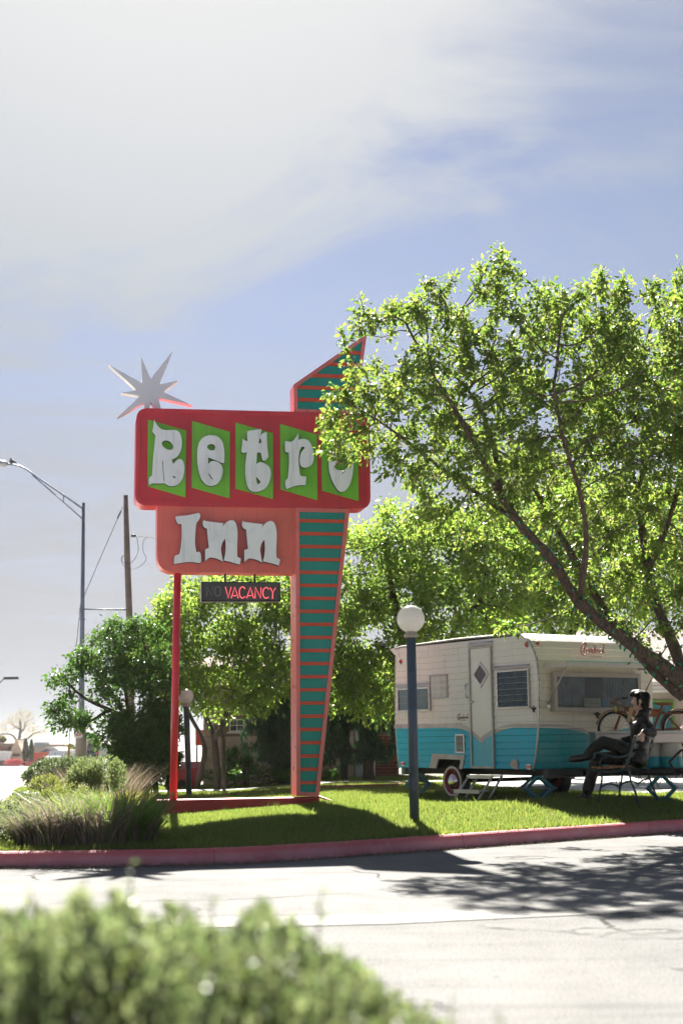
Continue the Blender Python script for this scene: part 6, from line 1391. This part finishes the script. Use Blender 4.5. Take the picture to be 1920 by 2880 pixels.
dx0, dx1 = at(1822, 2000, OY).x - x0, at(1893, 2000, OY).x - x0; dz1 = at(1870, 1969, OY).z
M_LIME = paint('lime_frame', (.12, .26, .02), .5); M_DTEAL = paint('turquoise_door', (.015, .15, .16), .5)
dfo = MB().prism([(dx0, zf - .1), (dx1, zf - .1), (dx1, dz1), (dx0, dz1)], ID, -.06, .01, [[(dx0 + .05, zf - .05), (dx1 - .05, zf - .05), (dx1 - .05, dz1 - .05), (dx0 + .05, dz1 - .05)]]).build('door_frame', M_LIME, B2)
dd_ = MB().prism([(dx0 + .045, zf - .05), (dx1 - .045, zf - .05), (dx1 - .045, dz1 - .045), (dx0 + .045, dz1 - .045)], ID, -.03, .005).build('door', M_DTEAL, B2)
seg7 = {'1': [[(.5, 0), (.5, 1)]], '0': [[(.1, .1), (.1, .9), (.5, 1), (.9, .9), (.9, .1), (.5, 0), (.1, .1)]], '5': [[(.9, 1), (.1, 1), (.1, .55), (.6, .6), (.9, .35), (.7, .05), (.1, 0)]]}
nx_ = at(1842, 2010, OY).x - x0; nz_ = at(1842, 2010, OY).z
for k, ch in enumerate('1051'):
    mb = MB()
    for s in seg7[ch]: mb.tube([(nx_ + k * .085 + p[0] * .06, -.036, nz_ + p[1] * .11) for p in s], .008, 4)
    mb.build('door_number', M_DARK, dd_)

# red kennel
ky = 29.9 + 1.2; k0 = at(466, 2200, ky); k1 = at(556, 2200, ky); kw = k1.x - k0.x; kg = gzf(k0.x, ky)
KN = empty('dog_kennel', 'red wooden kennel with arched black doorway on the lawn', 'kennel', (k0.x, ky, kg)); M_KR = paint('kennel_red', (.26, .014, .016), .55, var=.15, scale=4, dirt=(.14, .02, .02), dirt_amt=.5)
kh = at(500, 2162, ky).z - kg; kt = at(500, 2146, ky).z - kg
ao = [(kw * .38, 0)] + [(kw * .51 + kw * .13 * math.cos(a), kh * .30 + kw * .13 * math.sin(a)) for a in np.linspace(math.pi, 0, 9)] + [(kw * .64, 0)]
for r_ in range(4):
    z0, z1_ = kh * r_ / 4, kh * (r_ + 1) / 4 - .008
    if r_ < 2:
        for xa, xb_ in ((0, kw * .38), (kw * .64, kw)): MB().box(((xa + xb_) / 2, 0, (z0 + z1_) / 2), (xb_ - xa, .03, z1_ - z0)).build('board', M_KR, KN)
    else: MB().box((kw / 2, 0, (z0 + z1_) / 2), (kw, .03, z1_ - z0)).build('board', M_KR, KN)
MB().box((kw / 2, .4, kh / 2), (kw - .02, .74, kh - .01)).build('kennel_body', M_KR, KN); MB().prism(ao, ID, -.03, -.016).build('doorway', M_DARK, KN)
MB().raw([(-.05, -.1, kh), (kw + .05, -.1, kh), (kw + .05, .36, kt + .02), (-.05, .36, kt + .02), (-.05, .85, kh), (kw + .05, .85, kh)], [(0, 1, 2, 3), (3, 2, 5, 4), (0, 3, 4), (1, 5, 2)]).build('roof', paint('kennel_roof', (.22, .03, .03), .7, var=.25, scale=12), KN)
for k in range(3): MB().box((kw / 2, -.06 + .12 * k, kh + .02 + (kt - kh) * .3 * k), (kw + .12, .13, .012), Matrix.Rotation(math.atan2(kt - kh, .46), 3, 'X')).build('roof_slat', M_KR, KN)
cd_ = at(498, 2140, ky + .4); MB().lathe([(.0, .0), (.09, 0), (.085, .05), (.05, .1), (.035, .16), (.05, .2), (.045, .24), (0, .26)], (cd_.x, cd_.y, kg + kt - .02), seg=14).build('garden_ornament', paint('white_ornament', (.7, .7, .7), .5), None, label='white garden ornament standing on the kennel roof', category='ornament')
# brick edging running to the caravan
EDG = empty('lawn_edging', 'thin red edging line laid in the lawn behind the sign', 'edging', (0, 0, 0)); P = [at(a, b, y) for a, b, y in ((903, 2216, 26.9), (1000, 2210, 27.0), (1080, 2203, 27.2), (1130, 2195, 27.6))]
MB().tube([(p.x, p.y, gzf(p.x, p.y) + .035) for p in P], .03, 7).build('edging_strip', paint('edging_red', (.24, .06, .055), .6), EDG)
# small shed-red notice board seen past the kennel
pb = at(566, 2118, 40); RB_ = empty('red_board', 'red board standing beyond the kennel beside the block wall', 'board', (pb.x, 40, gzf(pb.x, 40)))
MB().box((0, 0, 1.15), (.32, .04, .42), bev=.006).build('panel', paint('board_red', (.42, .03, .015), .5), RB_)
for s in (-.12, .12): MB().box((s, .03, .5), (.04, .04, 1.0)).build('leg', M_DARK, RB_)

# ------------------------------------------------------------------ street furniture at the left
M_GALV = paint('galvanised_pole', (.16, .19, .26), .45, .4, var=.12, scale=3)
SY_ = 48.0
def q4(x, y, Y=SY_): return at(x * .3912, 1240 + y * .3912, Y)
SLb = at(229, 2150, SY_); SLz = roadz(SY_) ; SL_ = empty('street_light', 'tall grey street light with truss arm over the street', 'street light', (SLb.x, SY_, SLz))
def loc(p, root): return Vector(p) - root.location
ptop = q4(603, 445); pm = q4(593, 1300)
MB().tube([(0, 0, -.05), loc(q4(588, 1840), SL_), loc(pm, SL_), loc(ptop, SL_)], [.115, .10, .075, .055], 12).build('pole', M_GALV, SL_)
MB().tube([(0, 0, -.05), loc(q4(586, 2050), SL_)], [.20, .19], 14).build('concrete_base', paint('base_concrete', (.34, .29, .24), .9), SL_)
arm = [q4(600, 490), q4(455, 388), q4(330, 302), q4(245, 243), q4(185, 200), q4(130, 176), q4(55, 165)]
MB().tube([loc(p, SL_) for p in arm], .032, 8).build('arm', M_GALV, SL_)
MB().tube([loc(q4(600, 566), SL_), loc(q4(458, 440), SL_), loc(q4(235, 245), SL_)], .022, 7).build('arm_brace', M_GALV, SL_); MB().tube([loc(q4(458, 388), SL_), loc(q4(458, 440), SL_)], .02, 6).build('arm_strut', M_GALV, SL_)
hd1, hd2 = loc(q4(58, 166), SL_), loc(q4(-25, 163), SL_)
MB().tube([hd1, hd1.lerp(hd2, .25), hd1.lerp(hd2, .7), hd2], [.05, .11, .13, .06], 10).build('lamp_head', paint('lamp_head_grey', (.35, .36, .38), .5), SL_)
for y in (1208, 1283): MB().tube([loc(q4(572, y), SL_), loc(q4(614, y), SL_)], .03, 6).build('pole_band', M_GALV, SL_)
bd = q4(88, 152); BR = empty('bird', 'small dark bird perched on the street light arm', 'bird', (bd.x, bd.y, bd.z)); MB().ball((0, 0, .02), .075, 10, 7, (1.35, .8, .85)).ball((-.03, 0, .10), .042, 8, 6).tube([(.08, 0, .0), (.17, 0, -.05)], [.035, .015], 6).tube([(-.065, 0, .10), (-.10, 0, .09)], [.012, .002], 5).tube([(0, .02, -.03), (0, .02, -.09)], .006, 4).tube([(0, -.02, -.03), (0, -.02, -.09)], .006, 4).build('body', paint('bird_plumage', (.05, .05, .055), .6), BR)
# wooden utility pole, strut and wires
UY = 48.6; u0 = at(372, 2150, UY); UP = empty('utility_pole', 'leaning weathered wooden utility pole behind the street light', 'utility pole', (u0.x, UY, roadz(UY)))
M_WOODP = paint('weathered_pole_wood', (.15, .115, .10), .85, var=.2, scale=3, dirt=(.07, .05, .045), dirt_amt=.5, bump=.4, bscale=18)
MB().tube([(0, 0, -.1), loc(q4(932, 1290, UY), UP), loc(q4(915, 800, UY), UP), loc(q4(906, 392, UY), UP)], [.14, .115, .105, .085], 10).build('pole', M_WOODP, UP)
MB().tube([loc(q4(614, 1210), UP), loc(q4(912, 1213, UY), UP)], .028, 7).build('strut', M_GALV, UP)
M_CAB = paint('cable_dark', (.02, .022, .03), .6)
def wire(pts, nm='cable', r_=.009): MB().tube([loc(q4(a, b, UY - .15), UP) for a, b in pts], r_, 5).build(nm, M_CAB, UP)
wire([(886, 470), (750, 780), (613, 1100), (580, 1180), (550, 1480)], 'guy_wire', .011); wire([(945, 682), (978, 682)], 'insulator', .05)
wire(spline([(940, 690), (1000, 688), (1060, 690), (1130, 702), (1300, 725)], False)); wire(spline([(985, 690), (992, 740), (995, 790), (970, 850), (930, 880), (885, 870), (875, 835), (893, 820)], False)); wire(spline([(1060, 693), (1032, 720), (1030, 790), (1052, 850), (1010, 900), (950, 920), (900, 905), (873, 860), (893, 825)], False))
for t in range(4): wire([(870 - t * 6, 505 + t * 13), (866 - t * 6, 517 + t * 13)], 'guy_insulator', .03)
# no-turn sign on the pole
tr_ = (SY_ - .35); n0 = at(208, 2075, tr_); n1_b = at(233, 2044, tr_); TS = empty('traffic_sign', 'square white no-turn sign on the street light pole', 'traffic sign', (n0.x, tr_, roadz(tr_)))
sw, sz0 = n1_b.x - n0.x, n0.z - roadz(tr_); c_x, c_z = sw / 2, sz0 + (n1_b.z - n0.z) / 2; rr2 = sw * .44
MB().prism(rrect(0, sz0, sw, sz0 + (n1_b.z - n0.z), .03), ID, 0, .01).build('plate', paint('sign_white', (.75, .75, .74), .5), TS)
circ = lambda r_: [(c_x + r_ * math.cos(a), c_z + r_ * math.sin(a)) for a in np.linspace(0, 2 * math.pi, 28, endpoint=False)]
M_SR = paint('sign_ring_red', (.45, .01, .015), .5); MB().prism(circ(rr2), ID, -.006, 0, [circ(rr2 * .80)]).build('ring', M_SR, TS)
MB().prism([(c_x - rr2 * .2, c_z - rr2 * .6), (c_x - rr2 * .0, c_z - rr2 * .6), (c_x - rr2 * .0, c_z + rr2 * .15), (c_x + rr2 * .3, c_z + rr2 * .15), (c_x + rr2 * .3, c_z + rr2 * .4), (c_x - rr2 * .2, c_z + rr2 * .4)], ID, -.004, 0).build('arrow', M_DARK, TS)
MB().prism([(c_x + rr2 * .5, c_z - rr2 * .68), (c_x + rr2 * .65, c_z - rr2 * .55), (c_x - rr2 * .5, c_z + rr2 * .68), (c_x - rr2 * .65, c_z + rr2 * .55)], ID, -.008, -.005).build('slash', M_SR, TS); MB().box((c_x, .17, c_z), (.05, .34, .05)).build('bracket', M_GALV, TS)
# second street light far down the street, its mast outside the frame
fy = 95.0
def fq(x, y): return at(x * .3912, 1240 + y * .3912, fy)
fb0 = at(-40, 2150, fy); FS = empty('street_light', 'distant small street light arm at the left edge', 'street light', (fb0.x, fy, roadz(fy)))
MB().tube([(0, 0, 0), loc(at(-38, 1930, fy), FS), loc(fq(-40, 1770), FS), loc(fq(5, 1735), FS), loc(fq(30, 1712), FS), loc(fq(60, 1707), FS)], [.1, .08, .06, .05, .05, .05], 8).build('mast', M_GALV, FS); MB().box(loc(fq(82, 1706), FS), (1.0, .3, .16), bev=.05).build('lamp_head', M_DARK, FS)
# green street name blade on the pole
gs = at(240, 2075, SY_ - .1); GS = empty('street_name_sign', 'green street name blade half hidden behind the privet leaves', 'street sign', (gs.x, SY_ - .1, roadz(SY_))); MB().box((.25, 0, gs.z - roadz(SY_) + .06), (.46, .012, .20), bev=.003).build('blade', paint('street_sign_green', (.01, .14, .05), .5), GS); MB().box((.02, .06, gs.z - roadz(SY_) + .06), (.05, .10, .05)).build('bracket', M_GALV, GS)
# yellow marker pole
yp = at(191, 2150, 46); YP = empty('marker_pole', 'thin yellow guy marker pole left of the street light', 'pole', (yp.x, 46, roadz(46))); MB().tube([(0, 0, 0), (0.03, 0, 1.2)], .04, 7).build('guard', paint('marker_yellow', (.55, .30, .02), .5), YP); MB().tube([(0.03, 0, 1.1), loc(at(200, 1990, 46), YP)], .012, 5).build('wire', M_CAB, YP)

# ------------------------------------------------------------------ far side of the street
def z6(x, y, Y): return at(x * .15306, 1960 + y * .15306, Y)
FY = 205.0
def far_poly(parent, nm, pts, Y, depth, mat):
    L_ = [z6(a, b, Y) for a, b in pts]; return MB().prism([(p.x - parent.location.x, p.z - parent.location.z) for p in L_], ID, Y - parent.location.y, Y - parent.location.y + depth).build(nm, mat, parent)
M_TAN = paint('far_tan_stucco', (.40, .32, .24), .9); M_FPINK = paint('far_pink_wall', (.42, .20, .18), .9); M_FWHITE = paint('far_white', (.7, .7, .68), .7); M_FBLUE = paint('far_blueblack', (.10, .12, .16), .8); M_FBR = paint('far_brown', (.22, .15, .12), .8); M_FORANGE = paint('far_orange', (.55, .08, .04), .6); M_FGREY = paint('far_grey', (.4, .4, .4), .8); M_FDK = paint('far_dark', (.08, .05, .045), .7)
g0 = z6(0, 1285, FY); A_ = empty('shop_building', 'far tan and pink shop with stepped gable at the left edge', 'building', (g0.x, FY, g0.z))
far_poly(A_, 'wall', [(-300, 1290), (150, 1290), (150, 920), (-300, 920)], FY + 1, 8, M_FPINK); far_poly(A_, 'roof_band', [(-300, 925), (262, 925), (262, 850), (-300, 850)], FY + .5, 9, M_FBR); far_poly(A_, 'awning', [(-300, 1170), (140, 1170), (195, 1000), (-300, 1000)], FY - 2, 3, M_FWHITE)
far_poly(A_, 'gable_front', [(140, 1290), (440, 1290), (425, 1050), (385, 950), (345, 860), (325, 790), (280, 790), (262, 870), (200, 990), (150, 1090)], FY - .5, 5, M_TAN)
for k in range(9): far_poly(A_, 'sign_letter', [(242 + k * 15, 1093), (252 + k * 15, 1093), (252 + k * 15, 1052), (242 + k * 15, 1052)], FY - .7, .2, M_FDK)
far_poly(A_, 'window', [(30, 1275), (135, 1275), (135, 1175), (30, 1175)], FY + .8, .3, M_PANE); far_poly(A_, 'post', [(5, 1290), (22, 1290), (22, 1170), (5, 1170)], FY - 1, .3, M_FPINK)
g0 = z6(850, 1200, FY + 30); Bf = empty('house', 'far blue-black gabled house with pale roof', 'building', (g0.x, FY + 30, g0.z - 1))
far_poly(Bf, 'wall', [(680, 1220), (1030, 1220), (1030, 1020), (850, 940), (680, 1010)], FY + 30, 10, M_FBLUE); far_poly(Bf, 'roof', [(660, 1018), (850, 925), (1000, 925), (1170, 1020), (1040, 1020), (850, 945), (680, 1025)], FY + 29, 11, M_FGREY); far_poly(Bf, 'side_wing', [(1030, 1150), (1320, 1150), (1320, 975), (1090, 975), (1030, 1020)], FY + 33, 8, M_FWHITE)
g0 = z6(900, 1100, FY + 60); Bt = empty('long_building', 'far long tan building with grey box on its roof', 'building', (g0.x, FY + 60, g0.z - 2)); far_poly(Bt, 'wall', [(620, 1200), (1200, 1200), (1190, 870), (800, 870), (800, 905), (620, 905)], FY + 60, 10, paint('far_pale_tan', (.46, .38, .32), .9)); far_poly(Bt, 'roof_box', [(630, 905), (810, 905), (810, 830), (630, 830)], FY + 58, 5, paint('far_bluegrey', (.30, .36, .40), .8))
g0 = z6(740, 1240, FY - 5); Fo = empty('orange_hoarding', 'far orange banner board on legs with a small red sign beside it', 'sign', (g0.x, FY - 5, g0.z)); far_poly(Fo, 'banner', [(620, 1140), (865, 1130), (865, 1015), (620, 1020)], FY - 5, .3, M_FORANGE)
for a in (610, 870): far_poly(Fo, 'leg', [(a, 1250), (a + 12, 1250), (a + 12, 1020), (a, 1020)], FY - 4.6, .3, M_FDK)
far_poly(Fo, 'banner_stripe', [(680, 1112), (820, 1106), (820, 1095), (680, 1100)], FY - 5.1, .05, M_FPINK); far_poly(Fo, 'small_sign', [(880, 1110), (950, 1110), (950, 990), (880, 990)], FY - 5.2, .3, M_FPINK)
def car(label, px_, py_, Y, yaw, mat, length=4.9, wdt=1.95, hgt=1.75):
    p = z6(px_, py_, Y); o = empty('parked_car', label, 'car', (p.x, Y, p.z), yaw, 'cars parked along the far street')
    sp_ = [(-2.4, .35), (2.3, .35), (2.42, .6), (2.4, 1.0), (1.15, 1.08), (.55, hgt), (-2.0, hgt), (-2.38, 1.05), (-2.42, .6)]
    sp_ = [(a * length / 4.9, b) for a, b in sp_]; MB().prism(sp_, ID, -wdt / 2, wdt / 2).build('body', mat, o)
    for x0, x1 in ((-1.9, -.75), (-.65, .45)):
        for s in (-1, 1): MB().box(((x0 + x1) / 2, s * (wdt / 2 + .004), 1.35), (x1 - x0, .012, .48)).build('window', M_PANE, o)
    MB().prism([(1.05, 1.12), (1.10, 1.12), (.62, hgt - .1), (.57, hgt - .1)], ID, -wdt * .42, wdt * .42).build('windscreen', M_PANE, o); MB().box((-2.33 * length / 4.9, 0, 1.4), (.05, wdt * .8, .45)).build('rear_window', M_PANE, o)
    for x in (-1.5, 1.5):
        for s in (-1, 1): MB().lathe([(0, .12), (.2, .12), (.34, .1), (.36, 0), (.34, -.1), (0, -.1)], (x, s * (wdt / 2 - .08), .36), (0, s, 0), 16).build('wheel', M_TYRE, o)
    for s in (-1, 1): MB().box((2.40 * length / 4.9, s * wdt * .36, .8), (.06, .34, .16)).build('headlight', M_FWHITE, o); MB().box((-2.40 * length / 4.9, s * wdt * .4, .95), (.06, .18, .3)).build('tail_light', M_REDL, o)
    MB().box((2.42 * length / 4.9, 0, .72), (.05, wdt * .5, .22)).build('grille', M_FGREY, o); MB().box((2.43 * length / 4.9, 0, .45), (.08, wdt * .9, .12)).build('front_bumper', M_FGREY, o)
car('white pickup facing the camera on the far street', 1075, 1235, 190, R(-98), paint('car_white', (.75, .76, .78), .25, coat=.5))
car('dark blue car with red tail lamps seen past the privet', 1790, 1210, 140, R(80), paint('car_dark', (.02, .028, .045), .25, coat=.6))
# far trees
LF_F = leafmat('far_budding_leaf', (.20, .17, .09), (.27, .23, .13), (.22, .18, .08), (.3, .26, .12), .7, .4)
tz = lambda a, b, Y: tuple(z6(a, b, Y)); Y = FY + 25
t0 = tz(350, 1250, Y)
lm = [([t0, tz(350, 860, Y), tz(370, 700, Y), tz(385, 560, Y), tz(370, 430, Y)], .38, .12, None), ([tz(340, 860, Y), tz(250, 720, Y - 1), tz(130, 680, Y - 1), tz(0, 690, Y)], .22, .08, 1), ([tz(380, 600, Y), tz(310, 560, Y), tz(230, 500, Y + 1)], .16, .06, 1), ([tz(400, 640, Y), tz(450, 580, Y), tz(470, 480, Y)], .16, .06, 1), ([tz(360, 800, Y), tz(500, 770, Y), tz(620, 680, Y), tz(740, 640, Y)], .2, .07, 1)]
def fb_(a, b, rx, rz): p = z6(a, b, Y); return ((p.x, p.y, p.z), (rx, rx * .9, rz))
bb_ = [fb_(400, 320, 1.6, .8), fb_(280, 420, 1.5, 1.1), fb_(520, 400, 1.4, .9), fb_(120, 560, 1.6, 1.0), fb_(380, 480, 1.6, 1.2), fb_(20, 640, 1.3, 1.0), fb_(640, 600, 1.6, .8), fb_(760, 640, 1.2, .9), fb_(560, 700, 1.3, .8)]
back_tree('tree', 'far wide tree in pale bud behind the tan shop', t0, lm, bb_, 1500, LF_F, .16, 9, 81, step=.36, bmat=bark_mat('far_bark', (.13, .10, .08), (.2, .16, .13)), maxht=2, spread=.22, group='far street trees', kill=.36, infl=5.0)
LF_CY = leafmat('far_cypress', (.03, .04, .022), (.06, .07, .04), (.03, .05, .02), (.06, .08, .03), .7, .25)
def cyp(a, b0, b1, wpx, label, seed):
    Yc = FY - 8; r2 = np.random.default_rng(seed); p0, p1 = z6(a, b0, Yc), z6(a, b1, Yc); h = p1.z - p0.z; rx = wpx * .15306 * Yc / F / 2; o = empty('cypress', label, 'tree', tuple(p0), group='far street trees'); n = 2600; t = r2.uniform(0, 1, n); rr_ = rx * np.sqrt(np.clip(np.sin(np.pi * np.clip(t * .86 + .12, 0, 1)), 0, 1)) * (1 - .35 * t); a_ = r2.uniform(0, 6.28, n); q = np.sqrt(r2.uniform(.3, 1, n)) * (.9 + .2 * np.sin(a_ * 5 + t * 9))
    C = np.stack([np.cos(a_) * rr_ * q, np.sin(a_) * rr_ * q, t * h + .1], -1); link('crown', leaf_mesh('crown', C, np.stack([np.cos(a_) * .4, np.sin(a_) * .4, np.ones(n)], -1) + r2.normal(0, .2, (n, 3)), r2.uniform(.2, .42, n), .4, .2, r2), LF_CY, o); MB().tube([(0, 0, -.2), (0, 0, h * .6)], .10, 6).build('trunk', M_BARKD, o)
cyp(470, 1190, 790, 130, 'larger of the two dark cypresses by the tan shop', 82); cyp(575, 1180, 810, 105, 'smaller of the two dark cypresses, nearer the orange banner', 83)
pm_ = z6(385, 1245, FY - 6); FBush = [((pm_.x - 1, pm_.y, pm_.z + .3), (1.3, .6, .5)), ((pm_.x + 1.2, pm_.y, pm_.z + .3), (1.2, .6, .55))]
r2 = np.random.default_rng(84); fo = empty('flowering_shrub', 'far pink flowering shrub in front of the tan shop', 'shrub', tuple(pm_)); C = inblobs(FBush, 2400, r2, .6); link('foliage', leaf_mesh('foliage', C - np.array(pm_), r2.normal(0, 1, C.shape), r2.uniform(.1, .24, len(C)), .7, .2, r2), leafmat('pink_bloom', (.35, .06, .08), (.5, .12, .15), (.3, .06, .06), (.4, .1, .1), .6, .3), fo)
# pale far wall and pavement along the other kerb
fk = [z6(a, b, 202) for a, b in ((-200, 1300), (750, 1262), (1400, 1240))]
mb = MB(); P = []
for p in fk: P += [(p.x, p.y, p.z - .05), (p.x, p.y, p.z + .22), (p.x, p.y + 6, p.z + .24)]
mb.raw(P, [(3 * i + j, 3 * i + 3 + j, 3 * i + 4 + j, 3 * i + 1 + j) for i in range(2) for j in range(2)]); mb.build('pavement', M_FWHITE, kind='structure')
# trees filling the gap down the street
for k, (a, b0, b1, wpx, lb) in enumerate(((1300, 1150, 860, 260, 'far rounded street tree beyond the white pickup'), (1700, 1100, 700, 420, 'far street tree glimpsed through the privet'), (60, 900, 720, 160, 'far low yellow-green tree above the shop roof'))):
    Yc = FY + 40 + 10 * k; p0, p1 = z6(a, b0, Yc), z6(a, b1, Yc); o = empty('street_tree', lb, 'tree', tuple(p0), group='far street trees'); r2 = np.random.default_rng(90 + k); rx = wpx * .15306 * Yc / F / 2; h = p1.z - p0.z
    bs = [((r2.normal() * rx * .5, r2.normal() * rx * .4, h * r2.uniform(.45, .85)), (rx * .5, rx * .5, h * .25)) for _ in range(7)]; C = inblobs(bs, 3000, r2, .5); link('crown', leaf_mesh('crown', C, r2.normal(0, 1, C.shape), r2.uniform(.15, .35, len(C)), .6, .2, r2), (LF_Y if k != 1 else LF_B), o); MB().tube([(0, 0, -.2), (0, 0, h * .6)], [.25, .12], 7).build('trunk', M_BARKD, o)

# ------------------------------------------------------------------ dusty backlit air
m_h, n_h = material('dusty_air'); oh = n_h.add('ShaderNodeOutputMaterial'); vh = n_h.add('ShaderNodeVolumePrincipled', {'Color': (.97, .96, .94), 'Density': .00014, 'Anisotropy': .3}); n_h.l.new(vh.outputs[0], oh.inputs['Volume'])
MB().box((0, 1288, -8), (1840, 2704, 44)).build('haze', m_h, kind='stuff', label='thin dusty air lit from behind', category='haze')
